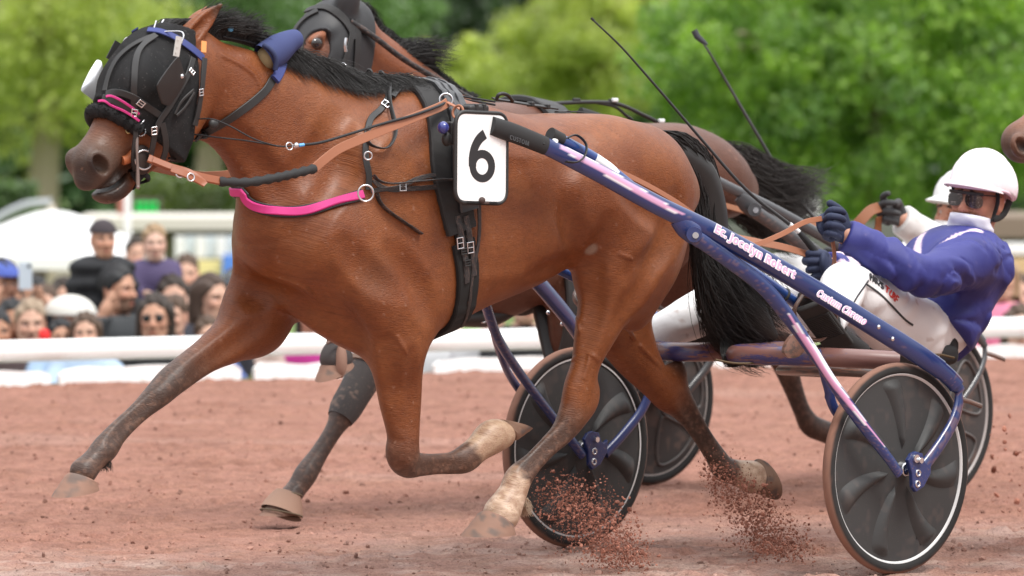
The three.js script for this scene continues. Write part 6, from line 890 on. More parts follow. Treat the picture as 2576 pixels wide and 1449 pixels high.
{
  const P = pose2, E = rig2.J(800, 108, .105), base0 = coatColour(P, { base: [.105, .042, .026], warm: [.13, .052, .031], black: [.028, .024, .024], points: [[P.LF, 1.5, 3, .95], [P.RF, 2.2, 4.2, .95], [P.LH, 5, 8, .9], [P.RH, 4.5, 7, .9]], socks: [], muzzle: rig2.J(720, 350, 0), spots: [[...rig2.J(960, 190, .08), .30, [.22, .066, .024], .85], [...E, .075, [.30, .10, .04], .8], [...E, .035, [.02, .015, .013], .9]] });
  part(horse2, 'body', meshField(field2, .0105, base0), coatM);
  for (const b of [-1, 1]) { const e = rig2.J(797, 109, b * .1085); part(horse2, 'eye', [egg3(L(e), [.024, .019, .011])], new THREE.MeshPhysicalMaterial({ color: lin(.012, .006, .004), roughness: .08, clearcoat: 1, clearcoatRoughness: .03 })); }
  const H = (x, y, b, n, t, col, s) => part(horse2, 'hoof', hoofGeo(J2(x, y, b), V(n[0], n[1], 0), V(t[0], t[1], 0), s, col), hoofM);
  H(722, 1262, -.13, [.25, -1], [1, .15], dusty, 1.02); H(848, 900, .15, [-.15, -1], [.8, -.2], dusty, 1); H(1392, 1222, .14, [.2, -1], [1, .1], dusty, 1); H(2122, 1100, -.13, [-.9, .25], [-.25, -1], dusty, 1);
  const g = [mane(rig2, field2, [[880, 46], [930, 66], [985, 120], [1050, 185], [1120, 230], [1180, 250]], 1500, 35, { lift: (u, l) => .1 + .2 * l, len: (u) => .085, side: -.5, drop: () => .8 })];
  const rnd = rng(91), c0 = rig2.J(955, 128, -.02); // one long lock of the mane blown up and back
  g.push(strands(800, rnd, (u, r) => [c0[0] - .09 * r(), c0[1] - .09 * r() + .01, (r() - .5) * .08], (u, q, r, seg) => { const pts = [], k = r(), m = r(); let p = q.slice(), v = [-.8, .25 + .25 * k, .05 + .2 * (m - .5)]; for (let i = 0; i <= seg; i++) { pts.push(L(p)); const n = Math.hypot(...v); p = p.map((w, c) => w + v[c] / n * .023 * (.6 + .6 * m)); v = [v[0] - .02, v[1] + (i < seg * .6 ? -.09 : .20 * (k > .6 ? 1 : .2)), v[2] + .1 * (r() - .5)]; } return pts; }, { seg: 9, rad: .0015 }));
  part(horse2, 'mane', g, hairM);
  part(horse2, 'tail', tailOf(rig2, [[1752, 382, 0], [1800, 408, 0], [1850, 445, 0], [1910, 490, 0], [1965, 520, 0], [2010, 535, -.02], [2050, 525, -.04]], [.04, .055, .05, .035, .025, .015, .008], 2300, 41, [.04, .075, .11, .125, .14, .16, .17]), mat([.030, .026, .024], .55));
}
// hood, bridle and harness of the second horse
const hood = thing('bridle', 'black leather bridle over a smooth black hood on the second horse', 'bridle', 'bridles of the race horses'); hood.applyMatrix4(rig2.m);
{
  const E = [1, -1].map(b => rig2.J(803, 112, b * .10)), pl = (x, y) => rig2.J(x, y, 0);
  const dirA = pl(868, 66), dirB = pl(716, 335), ax = [dirB[0] - dirA[0], dirB[1] - dirA[1]], al = Math.hypot(...ax);
  const nA = pl(905, 60), nB = pl(880, 250), nk = [nB[0] - nA[0], nB[1] - nA[1]], nl = Math.hypot(...nk);
  const m = (x, y, z) => { let d = field2(x, y, z) - .006; const t = ((x - dirA[0]) * ax[0] + (y - dirA[1]) * ax[1]) / al; d = smax(d, t - .40, .004); const side = ((x - nA[0]) * nk[1] - (y - nA[1]) * nk[0]) / nl; d = smax(d, -side, .004); for (const e of E) d = smax(d, .052 - Math.hypot((x - e[0]) * .95, (y - e[1]) * .72, (z - e[2]) * .8), .004); return d; };
  m.lo = [2.0, 1.25, -.22]; m.hi = [2.85, 2.05, .22];
  // the cut keeps the side of the neck line where the face is
  const probe = pl(806, 150), sd = ((probe[0] - nA[0]) * nk[1] - (probe[1] - nA[1]) * nk[0]); if (sd < 0) { nk[0] *= -1; nk[1] *= -1; }
  part(hood, 'hood', meshField(m, .0075), mat([.026, .026, .028], .55, { sheen: .3, sheenRoughness: .4, sheenColor: lin(.2, .2, .22) }));
  const S = (n, px, w) => part(hood, n, skinStrap(rig2, (x, y, z) => field2(x, y, z) - .006, px, w, .005, .004), leather);
  S('brow_band', [[772, 30], [800, 20], [830, 22], [858, 40], [878, 70], [890, 98]], .026); S('face_strap', [[800, 28], [770, 45], [748, 70], [736, 94]], .022); S('cheek_strap', [[884, 60], [882, 95], [872, 130], [864, 160], [852, 190]], .022); S('cheek_strap', [[896, 50], [898, 100], [894, 160], [890, 220]], .028);
  part(hood, 'buckle', tube([J2(871, 96, .15), J2(868, 112, .15), J2(870, 130, .15)], .006, { smooth: 6 }), steel);
}
const check2 = thing('check_rein', 'black overcheck rein of the second horse running from its poll over the back', 'rein'); check2.applyMatrix4(rig2.m);
{
  const T = (pts, r) => tube(pts.map(([x, y, b]) => J2(x, y, b)), r, { smooth: 50, sides: 7 });
  part(check2, 'strap', [T([[880, 52, .10], [940, 92, .12], [1010, 145, .12], [1100, 200, .10], [1180, 246, .06], [1240, 276, 0]], .0105)], dirtyLeather);
  part(check2, 'line', [T([[1240, 272, 0], [1330, 266, 0], [1420, 259, 0], [1500, 257, 0], [1555, 262, 0], [1620, 290, 0], [1690, 325, 0]], .0075), T([[1500, 258, 0], [1550, 270, 0], [1575, 290, 0], [1590, 300, 0]], .006), ...[[1450, 256], [1540, 258], [1688, 322]].map(([x, y]) => { const c = J2(x, y, 0); return rbox(.035, .014, .012, .004, V(c.x, c.y + .006, c.z)); })], leather);
  part(check2, 'tape', [[1547, 256], [1664, 308]].map(([x, y]) => { const c = J2(x, y, .01); return rbox(.026, .014, .014, .004, V(c.x, c.y + .006, c.z)); }), white);
}
const harness2 = thing('harness', 'black girth and saddle of the second horse, girth buckles hanging under its belly', 'harness', 'harnesses of the race horses'); harness2.applyMatrix4(rig2.m);
{
  const a0 = pose1.torso[4][0] - .08; part(harness2, 'saddle', band(field2, 1.08, () => a0, -1.6, 1.6, 50, .12, .02), leather); part(harness2, 'girth', band(field2, 1.08, () => a0, 1.6, 4.68, 60, .11, .022), leather);
  part(harness2, 'girth_pad', [skinPad([[1150, 800], [1230, 790], [1290, 760]])], leather);
  for (const [x, y] of [[1215, 800], [1252, 797], [1274, 790]]) part(harness2, 'girth_ring', ring(J2(x, y, .10), V(.3, 0, -1), .016, .003), steel);
}
function skinPad(px) { return tube(px.map(([x, y]) => J2(x, y, .05)), [.03, .045, .04], { smooth: 14, squash: 1.6, sides: 12 }); }
for (const [leg, from, to, s] of [[pose2.RF, 3.3, 5.5, .005]]) {
  const boot = thing('knee_boot', 'dark leather knee boot buckled on the outstretched foreleg of the second horse', 'leg boot'); boot.applyMatrix4(rig2.m);
  const pts = Array.from({ length: 20 }, (_, i) => hermite(leg, mix(from, to, i / 19) / (leg.length - 1))); part(boot, 'shell', tube(pts.map(p => L(p)), t => lerpList(pts.map(p => p[3] + s), t), { sides: 20, squash: .95, side: V(1, .3, 0) }), new THREE.MeshPhysicalMaterial({ map: (() => { const q = dirtTex(95, [.042, .034, .032], [.20, .13, .10], 6, .95, .6); q.repeat.set(5, 1); return q; })(), roughness: .75 }));
  const p0 = hermite(leg, 3.3 / (leg.length - 1)), p1 = hermite(leg, 3.1 / (leg.length - 1)); part(boot, 'top_edge', tube([L(p1), L(p0)], [.074, .076], { sides: 20 }), mat([.20, .13, .10], .8)); part(boot, 'buckle', [rbox(.02, .03, .02, .005, V(p0[0] - .075, p0[1] - .01, -p0[2] - .02)), tube([V(p0[0] - .075, p0[1] - .01, -p0[2]), V(p0[0] - .10, p0[1] - .05, -p0[2]), V(p0[0] - .095, p0[1] - .08, -p0[2])], .010, { smooth: 8, squash: .4 })], mat([.10, .08, .07], .6));
}
{ // bell boot over the planted hoof, scalping boot on the lifted one
  const b = thing('bell_boot', 'dusty rubber bell boot over the hoof of the second horse', 'leg boot'); b.applyMatrix4(rig2.m); const c = J2(728, 1250, -.13), n = V(.25, -1, 0).normalize(); const pts = [-.012, 0, .02, .04, .056].map(v => c.clone().addScaledVector(n, v).add(V(.01 + v * .25, 0, 0)));
  part(b, 'shell', tube(pts, [.046, .054, .064, .072, .074], { smooth: 12, sides: 26, caps: false }), new THREE.MeshPhysicalMaterial({ color: lin(.42, .27, .20), roughness: .85, side: THREE.DoubleSide })); part(b, 'rim', [tube(Array.from({ length: 30 }, (_, i) => { const a = i / 29 * 6.2832; return pts[4].clone().add(V(.073 * Math.cos(a), .25 * .073 * Math.cos(a), .073 * Math.sin(a))); }), .003, { caps: false }), tube(Array.from({ length: 30 }, (_, i) => { const a = i / 29 * 6.2832; return pts[0].clone().add(V(.045 * Math.cos(a), .25 * .045 * Math.cos(a), .045 * Math.sin(a))); }), .004, { caps: false })], mat([.12, .085, .05], .7));
  const s = thing('scalping_boot', 'brown and black boot on the lifted forefoot of the second horse', 'leg boot'); s.applyMatrix4(rig2.m); const c2 = J2(846, 902, .15); part(s, 'shell', (() => { const g = new THREE.SphereGeometry(1, 28, 18), p = g.attributes.position; for (let i = 0; i < p.count; i++) { const y = p.getY(i), w = y > 0 ? 1 - .12 * y : 1 - .32 * y * y; p.setXYZ(i, c2.x + p.getX(i) * .060 * w, c2.y + y * .070, c2.z + p.getZ(i) * .054 * w); } g.computeVertexNormals(); return g; })(), mat([.055, .046, .045], .7)); part(s, 'patch', (() => { const g = new THREE.SphereGeometry(1, 20, 14); g.scale(.026, .060, .020); g.rotateY(.75); g.translate(c2.x + .018, c2.y - .004, c2.z - .045); return g; })(), mat([.30, .175, .13], .85)); part(s, 'edge', tube([J2(822, 864, .19), J2(838, 856, .20), J2(858, 858, .20)], .006, { smooth: 8 }), mat([.16, .10, .08], .8));
}
makeSulky(rig2, 'racing_sulky', 'grey and black racing sulky behind the second horse, wheels with pressed panels', { paint: false, arm: false, thin: .62, vanes: false, dust: .6, blue: [.06, .06, .065], bar: mat([.05, .05, .054], .45, { clearcoat: .4 }), cross: mat([.05, .048, .05], .5), rim: mat([.42, .39, .38], .5), disc: wheelDisc2, panel: mat([.10, .09, .088], .5), metal: mat([.25, .23, .22], .5, { metalness: .8 }) });
const jk2 = (list) => Object.fromEntries(Object.entries(list).map(([k, [x, y, b]]) => [k, rig2.J(x, y, b)]));
const K2 = jk2({ pelvis: [2330, 805, 0], chest: [2385, 668, 0], neck: [2412, 612, 0], head: [2416, 534, 0], shL: [2440, 655, .19], elL: [2400, 640, .33], wrL: [2268, 552, .27], shR: [2330, 640, -.18], elR: [2240, 690, -.30], wrR: [2130, 660, -.10], hipL: [2300, 800, .11], knL: [2170, 680, .22], anL: [2130, 752, .32], toL: [2096, 730, .34], hipR: [2230, 770, -.11], knR: [1960, 690, -.22], anR: [1830, 770, -.30], toR: [1795, 750, -.32] });
driver(rig2, 'person', 'driver in off-white jacket and white helmet, grey gloved hand raised, behind the blue jacketed driver', {
  K: K2, face: V(1, .0, -.05), up: V(-.15, 1, -.05), soleL: [-.55, .8, 0], jacketColour: (x, y, z) => noise(x * 20, y * 20, z * 20) > .72 ? [.62, .60, .58] : [.70, .68, .665], trouserColour: () => [.74, .72, .71],
  gloveM: mat([.055, .055, .058], .85), handL: { curl: [[.5, .5, .4], [.7, .9, .6], [.9, 1.1, .7], [1, 1.1, .7]], thumb: FIST, x: V(.95, .35, .1), y: V(-.3, .95, .1), mirror: true }, handR: { curl: 1.3, thumb: FIST, x: V(.8, .1, -.4), y: V(-.1, 1, .1) },
  helmetM: mat([.76, .76, .75], .4), helmetRim: mat([.5, .46, .42], .6), gaiter: [.74, .73, .73], gaiterUp: .032,
});
{
  const rn = thing('driving_rein', 'tan leather driving rein over the grey glove of the second driver', 'rein'); rn.applyMatrix4(rig2.m);
  const flat = (pts, w, th) => { const Q = curve(pts, 40); return strap(Q, Q.map(() => V(.2, .5, -1)), w, th); }; part(rn, 'line', [flat([J2(2150, 572, .26), J2(2168, 552, .27), J2(2190, 530, .275), J2(2212, 522, .28)], .040, .005), flat([J2(2210, 545, .28), J2(2208, 570, .27), J2(2207, 598, .27)], .030, .005), flat([J2(1300, 330, .30), J2(1700, 480, .36), J2(2000, 560, .30), J2(2150, 572, .26)], .024, .004)], tan);
}
// ---------------------------------------------------------------- third horse, coming up behind at the right
{
  const P = makePose2(.85), fold = pose1.LF.map(p => [p[0] * .965 + .02, p[1] * .965 - .015, -p[2], p[3], p[4]]);
  const f3 = horseField({ ...P, legs: [P.legs[0], { joints: fold }, P.legs[2], P.legs[3]], legEggs: [] }), z = J2(716, 345, 0).applyMatrix4(rig2.m), want = at(2571, 366, (EYE - z.y) * FPX / 247);
  const rig3 = new Rig(rig2.o.x + want.x - z.x, rig2.o.z + want.z - z.z, 44), h3 = thing('bay_horse', 'brown horse of which only the muzzle enters the picture at the right edge', 'horse', 'horses in the trotting race'); h3.applyMatrix4(rig3.m);
  part(h3, 'body', meshField(f3, .013, coatColour({ ...P, RF: fold }, { base: [.22, .07, .03], warm: [.26, .09, .04], black: [.03, .026, .025], points: [[P.LF, 1.5, 3, .95], [P.LH, 5, 8, .9], [P.RH, 4.5, 7, .9], [fold, 5, 7, .9]], socks: [], muzzle: rig2.J(716, 378, 0), spots: [[...rig2.J(724, 346, .05), .035, [.014, .009, .009], .95]] })), coatM);
  for (const nm of ['mane', 'tail']) h3.add(horse2.children.find(q => q.name === nm).clone());
}
// ---------------------------------------------------------------- stands, tents and the crowd behind the rail
{
  const cloth1 = mat([.82, .82, .82], .7), cream = mat([.62, .56, .46], .8), dk = mat([.10, .075, .06], .8);
  const canopy = (name, label, px, apex, eave, half, d, cat) => { const t = thing(name, label, cat), A = at(px, apex, d), E0 = at(px, eave, d), w = half * d / FPX, pos = [], idx = [], col = []; const N = 8, R = 6; for (let j = 0; j <= R; j++) for (let i = 0; i <= N * 6; i++) { const a = i / (N * 6) * 6.283 + .39, sc = 1 / Math.cos(((i % 6) / 6 - .5) * .785), v = j / R; const rr = w * v * sc * .95; pos.push(A.x + rr * Math.cos(a), mix(A.y, E0.y + .02, Math.pow(v, 1.5)) , A.z + rr * Math.sin(a)); } const m = N * 6 + 1; for (let j = 0; j < R; j++) for (let i = 0; i < N * 6; i++) { const q = j * m + i; idx.push(q, q + 1, q + m, q + 1, q + m + 1, q + m); } part(t, 'canopy', toCreasedNormals(geom(pos, idx, null, new Array(pos.length / 3 * 2).fill(0)), .25), new THREE.MeshPhysicalMaterial({ color: lin(.82, .82, .82), roughness: .7, side: THREE.DoubleSide })); const v = []; for (let i = 0; i <= N * 6; i++) { const q = (R * m + i) * 3; v.push(V(pos[q], pos[q + 1] - .05, pos[q + 2])); } part(t, 'valance', strap(v, v.map((p) => V(p.x - A.x, 0, p.z - A.z).normalize()), .12, .006), mat([.74, .76, .72], .7)); part(t, 'pole', cyl(V(A.x, A.y + .05, A.z), V(A.x, A.y - 2.6, A.z), .03), cream); };
  canopy('parasol', 'large white parasol at the left edge behind the crowd', 130, 528, 645, 270, 56, 'parasol'); canopy('parasol', 'white parasol half hidden behind the boy in the black jacket', 318, 588, 640, 95, 62, 'parasol');
  const kiosk = thing('kiosk', 'long low kiosk with a cream roof edge and white striped awning behind the crowd', 'kiosk');
  const slab = (n, x0, x1, y0, y1, d, dep, m, par = kiosk) => { const a = at(x0, y1, d), b = at(x1, y0, d); return part(par, n, rbox(b.x - a.x, b.y - a.y, dep, .01, V((a.x + b.x) / 2, (a.y + b.y) / 2, -d - dep / 2)), m); };
  slab('roof', 196, 1000, 546, 580, 66, 1.6, mat([.62, .58, .52], .8)); slab('fascia', 200, 1000, 580, 600, 66.2, 1.4, dk); slab('back_wall', 200, 1000, 600, 800, 67.2, .1, mat([.30, .26, .22], .8)); for (let i = 0; i < 14; i++) slab('awning_stripe', 440 + i * 26, 464 + i * 26, 594, 650, 65.6 + (i % 2) * .05, .05, i % 2 ? mat([.62, .68, .72], .7) : cloth1); slab('counter_panel', 470, 560, 655, 730, 65.4, .1, mat([.78, .66, .30], .7)); slab('counter_panel', 560, 640, 640, 700, 65.3, .1, mat([.10, .24, .70], .6));
  const hut = thing('hut', 'cream rendered hut under the white parasol at the left', 'hut'); slab('wall', 118, 205, 655, 860, 60, .4, mat([.60, .55, .46], .85), hut); slab('shutter', -80, 118, 660, 860, 60.4, .3, mat([.24, .19, .15], .8), hut); slab('lintel', -80, 212, 640, 662, 59.9, .5, mat([.42, .34, .27], .8), hut);
  const post = thing('sign_post', 'white sign post beside the green display', 'post'); slab('post', 312, 328, 470, 640, 58, .1, cloth1, post); slab('red_panel', 296, 330, 488, 540, 58.2, .05, mat([.45, .16, .12], .7), post);
  const led = thing('display', 'green lit display board behind the chin of the leading horse', 'display'); slab('case', 330, 404, 500, 548, 70, .2, dk, led); const lit = new THREE.MeshStandardMaterial({ color: 0x000000, emissive: lin(.01, .62, .10), emissiveIntensity: 1 }); for (const [x0, x1] of [[340, 350], [354, 366], [370, 380], [384, 396]]) for (const [y0, y1] of [[508, 520], [526, 540]]) slab('lit_segment', x0, x1, y0, y1, 69.95, .04, lit, led);
  const arch = thing('arch', 'grey steel arch behind the left parasol', 'arch'); part(arch, 'tube', tube([at(-20, 560, 70), at(20, 536, 70), at(70, 516, 70), at(130, 510, 70)], .05, { smooth: 20 }), mat([.4, .42, .45], .5));
  const barn = thing('stand', 'low stand with brown fascia and white board at the right edge', 'stand'); slab('fascia', 2470, 2760, 545, 600, 62, 2, mat([.20, .15, .11], .8), barn); slab('white_board', 2500, 2760, 612, 640, 61.5, .1, cloth1, barn); slab('tan_board', 2490, 2760, 650, 690, 61.4, .1, mat([.55, .38, .20], .7), barn); slab('back', 2440, 2760, 640, 900, 63, .2, mat([.12, .13, .11], .9), barn);
  const car = thing('white_panel', 'row of white panels below the broad tree at the right', 'panel'); for (const [x0, x1, y0, y1] of [[1880, 1975, 480, 545], [1990, 2060, 500, 552], [1640, 1680, 560, 600]]) slab('panel', x0, x1, y0, y1, 64, .1, cloth1, car); slab('board', 1600, 2480, 560, 640, 64.5, .1, mat([.13, .14, .12], .8), car);
  const lit2 = [];
}
const skinTones = [[.56, .33, .24], [.50, .27, .18], [.40, .20, .12], [.62, .40, .31]];
const headFieldC = field(headPrims());
function hairCap(o) { const p = [egg([-.012, .042, 0], [.106, .100, .086], 0, .02)]; if (o.long) p.push(sweep([[-.04, .02, .062, .05, .04], [-.04, -.08, .075, .045, .035], [-.02, -.20, .075, .04, .03]], .04, 6), sweep([[-.04, .02, -.062, .05, .04], [-.04, -.08, -.075, .045, .035], [-.02, -.20, -.075, .04, .03]], .04, 6), sweep([[-.07, .02, 0, .05, .06], [-.075, -.12, 0, .045, .06]], .05, 5)); const f = field(p); const g = (x, y, z) => smax(f(x, y, z) + .006 * Math.sin(z * 130 + x * 40), (x > .02 ? x - .072 + (y < .06 ? (.06 - y) * (o.long ? .9 : 1.4) : -.3 * (y - .06)) : (o.long ? -1 : -.055 - y - .4 * x)), .01); g.lo = f.lo; g.hi = f.hi; return g; }
const hairS = meshField(hairCap({}), .012, null, undefined, undefined, false), hairL = meshField(hairCap({ long: true }), .013, null, undefined, undefined, false);
function spectator(o) {
  // o: px, py (face), d, look (turn about the vertical; 0 faces the camera), h (head size), skin, hair, top, legs
  const p = at(o.px, o.py, o.d), k = o.h ?? 1, n = (p.x - railA.x) * railN.x + (p.z - railA.z) * railN.z, floor = o.floor ?? beyond(n), root = thing('person', o.label, 'person', 'people behind the rail'), turn = (o.look ?? 0) - Math.PI / 2;
  root.position.set(p.x, floor, p.z); root.rotation.y = turn; const hy = p.y - floor, s = (hy + .10) / 1.72, nb = hy - .16 * k;
  const S = (kk, ...l) => sweep(l, kk, 6), sh = nb - .06 * k, w = .17 * k, hip = Math.max(nb - .56 * k, .05);
  const torso = S(.05, [0, hip, 0, .11 * k, .15 * k], [.0, mix(hip, sh, .5), 0, .105 * k, .145 * k], [0, sh - .04, 0, .11 * k, .17 * k], [-.01, nb, 0, .055 * k, .06 * k]);
  const arm = (sd, pose) => { const S0 = [-.01, sh - .03, sd * w], pts = pose === 'fwd' ? [[.08, sh - .26 * k, sd * .20 * k], [.27 * k, sh - .24 * k, sd * .06]] : pose === 'up' ? [[.10, sh - .14 * k, sd * .25 * k], [.17 * k, sh + .12 * k, sd * .15 * k]] : pose === 'rail' ? [[.16, sh - .18 * k, sd * .22 * k], [.36 * k, sh - .36 * k, sd * .10]] : [[-.01, sh - .28 * k, sd * .24 * k], [.05, sh - .52 * k, sd * .23 * k]]; const h = pts[1].map((v, i) => v + (v - pts[0][i]) * .22); return { a: S(.04, [...S0, .058 * k, .056 * k], [...pts[0], .046 * k, .044 * k], [...pts[1], .036 * k, .034 * k]), hand: S(.03, [...pts[1], .030 * k, .026 * k], [...h, .034 * k, .022 * k], [...h.map((v, i) => v + (h[i] - pts[1][i]) * .6), .020 * k, .016 * k]), tip: h }; };
  const A = arm(1, o.armL ?? o.arm), B = arm(-1, o.arm), legs = [1, -1].map(sd => o.seated ? S(.04, [0, hip, sd * .09 * k, .085 * k, .08 * k], [.24 * k, hip - .04, sd * .13 * k, .065 * k, .062 * k], [.25 * k, hip - .40 * k, sd * .12 * k, .045 * k, .045 * k]) : S(.04, [0, hip, sd * .085 * k, .095 * k, .085 * k], [.01, hip * .52, sd * .09 * k, .062 * k, .062 * k], [-.01, .08, sd * .09 * k, .042 * k, .042 * k], [.10, .03, sd * .09 * k, .035, .04]));
  const bodyG = meshField(field([torso, A.a, B.a, A.hand, B.hand, ...legs]), .032, () => o.skin, undefined, undefined, false), hg = meshField(headFieldC, .011, faceColour(o.skin, { brow: o.hair, beard: o.beard }), undefined, undefined, false); const hm = new THREE.Matrix4().makeTranslation(.015, hy, 0).multiply(new THREE.Matrix4().makeRotationY(o.headTurn ?? 0)).multiply(new THREE.Matrix4().makeRotationZ(o.nod ?? 0)).multiply(new THREE.Matrix4().makeScale(o.hk ?? k, o.hk ?? k, o.hk ?? k)); hg.applyMatrix4(hm);
  part(root, 'body', [bodyG, hg], skinM);
  const f = cloth([torso, A.a, B.a], o.puffy ? .035 : .020, (x, y, z) => o.puffy ? .010 * Math.sin(y * 60) : .012 * (noise(x * 12, y * 12, z * 12) - .5)), tips = [A.tip, B.tip], jf = (x, y, z) => { let d = f(x, y, z); d = smax(d, hip - .04 * k - y, .01); for (const t of tips) d = smax(d, .062 * k - Math.hypot(x - t[0], y - t[1], z - t[2]), .01); return smax(d, y - nb - .02 * k, .01); }; jf.lo = f.lo; jf.hi = f.hi;
  part(root, 'jacket', meshField(jf, .028, null, undefined, undefined, false), mat(o.top, .8));
  const tf = cloth(legs, .014, () => 0); part(root, 'trousers', meshField(tf, .03, null, undefined, undefined, false), mat(o.legs ?? [.05, .06, .10], .85));
  if (o.hair) { const h = (o.long ? hairL : hairS).clone(); h.applyMatrix4(hm); part(root, 'hair', h, mat(o.hair, .6)); }
  const X = (x, y, z) => V(x, y, z).applyMatrix4(hm);
  if (o.cap) { const g = new THREE.SphereGeometry(.112, 22, 12, 0, 6.2832, 0, 1.45); g.scale(1.05, .95, .88); if (o.capSize) g.scale(o.capSize, 1.05, o.capSize); g.translate(-.012, .030, 0); g.applyMatrix4(hm); part(root, 'hat', g, mat(o.cap, .9)); if (o.peak) { const q = new THREE.CylinderGeometry(.10, .10, .008, 20, 1, false, -.2, 3.54); q.scale(.9, 1, .75); q.rotateY(0); q.translate(.075, .045, 0); q.applyMatrix4(hm); part(root, 'peak', q, mat(o.cap, .9)); } }
  if (o.shades) part(root, 'sunglasses', [-1, 1].map(s => { const g = new THREE.SphereGeometry(.026, 14, 8); g.scale(.35, .8, 1); g.translate(.092, .002, s * .032); g.applyMatrix4(hm); return g; }), mat([.012, .012, .012], .15));
  if (o.scarf) part(root, 'scarf', ring(V(0, nb + .01, 0), V(.1, 1, 0), .075 * k, .035 * k), mat(o.scarf, .9));
  return { root, A, B, hy, k };
}
const skinM = new THREE.MeshPhysicalMaterial({ vertexColors: true, roughness: .6 });
const BK = [.012, .012, .014], DB = [.028, .017, .011], BR = [.075, .042, .024], [S0, S1, S2, S3] = skinTones;
const man9 = { px: 292, py: 728, d: 33.6 };
spectator({ ...man9, look: .55, headTurn: .5, skin: S1, hair: BK, beard: [.05, .03, .02], top: [.045, .05, .055], arm: 'up', label: 'dark haired bearded man in a dark jacket carrying a boy on his shoulders' });
spectator({ px: 258, py: 602, d: 33.7, h: .62, hk: .84, floor: at(0, 760, 33.7).y - .40, seated: true, look: .3, skin: S1, cap: [.045, .035, .04], top: [.012, .013, .016], legs: [.30, .44, .56], puffy: true, arm: 'down', label: 'boy in dark beanie and black padded jacket sitting on a man\'s shoulders' });
spectator({ px: 432, py: 752, d: 34.2, look: .2, skin: S0, hair: DB, top: [.05, .05, .09], arm: 'up', label: 'dark haired man carrying the child in the purple jacket' });
spectator({ px: 388, py: 612, d: 34.3, h: .60, hk: .80, floor: at(0, 780, 34.3).y - .40, seated: true, look: .15, skin: S3, hair: [.30, .20, .11], top: [.075, .055, .13], legs: [.04, .04, .10], arm: 'fwd', scarf: [.55, .48, .42], label: 'fair haired child in purple jacket raised on a man\'s shoulders' });
spectator({ px: 390, py: 800, d: 32.9, look: -.05, skin: S1, hair: DB, long: true, top: [.012, .012, .013], shades: true, arm: 'fwd', label: 'smiling woman with sunglasses and a black top at the rail' });
spectator({ px: 440, py: 795, d: 33.3, h: .86, look: -.3, skin: S0, hair: BR, top: [.03, .035, .12], arm: 'down', label: 'brown haired boy beside the woman with sunglasses' });
spectator({ px: 528, py: 750, d: 33.8, look: .55, headTurn: .2, skin: S0, hair: [.06, .035, .024], long: true, top: [.02, .02, .03], arm: 'down', label: 'woman with long brown hair in dark clothes near the horse\'s chest' });
spectator({ px: 520, py: 845, d: 32.8, h: .78, look: .3, skin: S0, hair: BR, top: [.06, .09, .24], arm: 'rail', label: 'small brown haired child low behind the rail near the horse\'s foreleg' });
spectator({ px: 598, py: 735, d: 34.6, look: .4, skin: S3, hair: BR, cap: [.10, .12, .14], top: [.56, .42, .38], arm: 'down', label: 'person in a grey cap right behind the horse\'s chest' });
spectator({ px: 216, py: 838, d: 32.6, h: .84, look: .0, skin: S0, hair: BR, long: true, top: [.36, .47, .62], arm: 'rail', label: 'girl with long brown hair and pale blue sleeves leaning at the rail' });
spectator({ px: 176, py: 812, d: 33.1, h: 1.08, look: 1.1, skin: S0, cap: [.62, .60, .56], capSize: 1.22, top: [.40, .26, .24], arm: 'down', label: 'person wearing a big off-white hat, seen from the side' });
spectator({ px: 152, py: 848, d: 32.7, h: .74, look: .2, skin: S1, hair: BK, top: [.30, .42, .58], arm: 'rail', label: 'small dark haired child below the off-white hat' });
spectator({ px: 78, py: 815, d: 33, look: .1, skin: S0, hair: [.30, .22, .15], top: [.06, .04, .05], arm: 'fwd', label: 'smiling person with thin fair hair and a red mitten near the left edge' });
spectator({ px: 30, py: 815, d: 33.2, look: .1, skin: S2, hair: BK, top: [.03, .03, .035], arm: 'down', label: 'smiling person with black hair at the left edge' });
spectator({ px: -6, py: 835, d: 32.7, h: .85, look: .2, skin: S2, hair: BK, top: [.05, .03, .03], arm: 'down', label: 'child half cut off by the left edge of the picture' });
const ph = spectator({ px: 4, py: 712, d: 34, look: .6, skin: S1, hair: BK, cap: [.08, .12, .40], peak: true, top: [.02, .022, .03], arm: 'up', label: 'person in a blue cap holding a phone up at the left edge' });
{ const t = thing('phone', 'pale phone held up at the left edge of the crowd', 'phone'); const c = at(64, 694, 33.8); part(t, 'case', rbox(.075, .155, .011, .004, c), mat([.55, .62, .70], .3)); part(t, 'camera', cyl(c.clone().add(V(.022, .055, .005)), c.clone().add(V(.022, .055, .008)), .011), BKM()); t.userData.group = undefined; delete t.userData.group; }
function BKM() { return mat([.02, .02, .02], .3); }
{ const t = thing('mitten', 'bright red mitten in front of the fair haired person', 'mitten'); part(t, 'shell', [egg3(at(112, 846, 32.5), [.032, .040, .026]), egg3(at(104, 838, 32.5), [.012, .02, .012])], mat([.75, .03, .03], .8)); part(t, 'cuff', egg3(at(108, 862, 32.5), [.026, .014, .022]), mat([.08, .07, .30], .8)); }
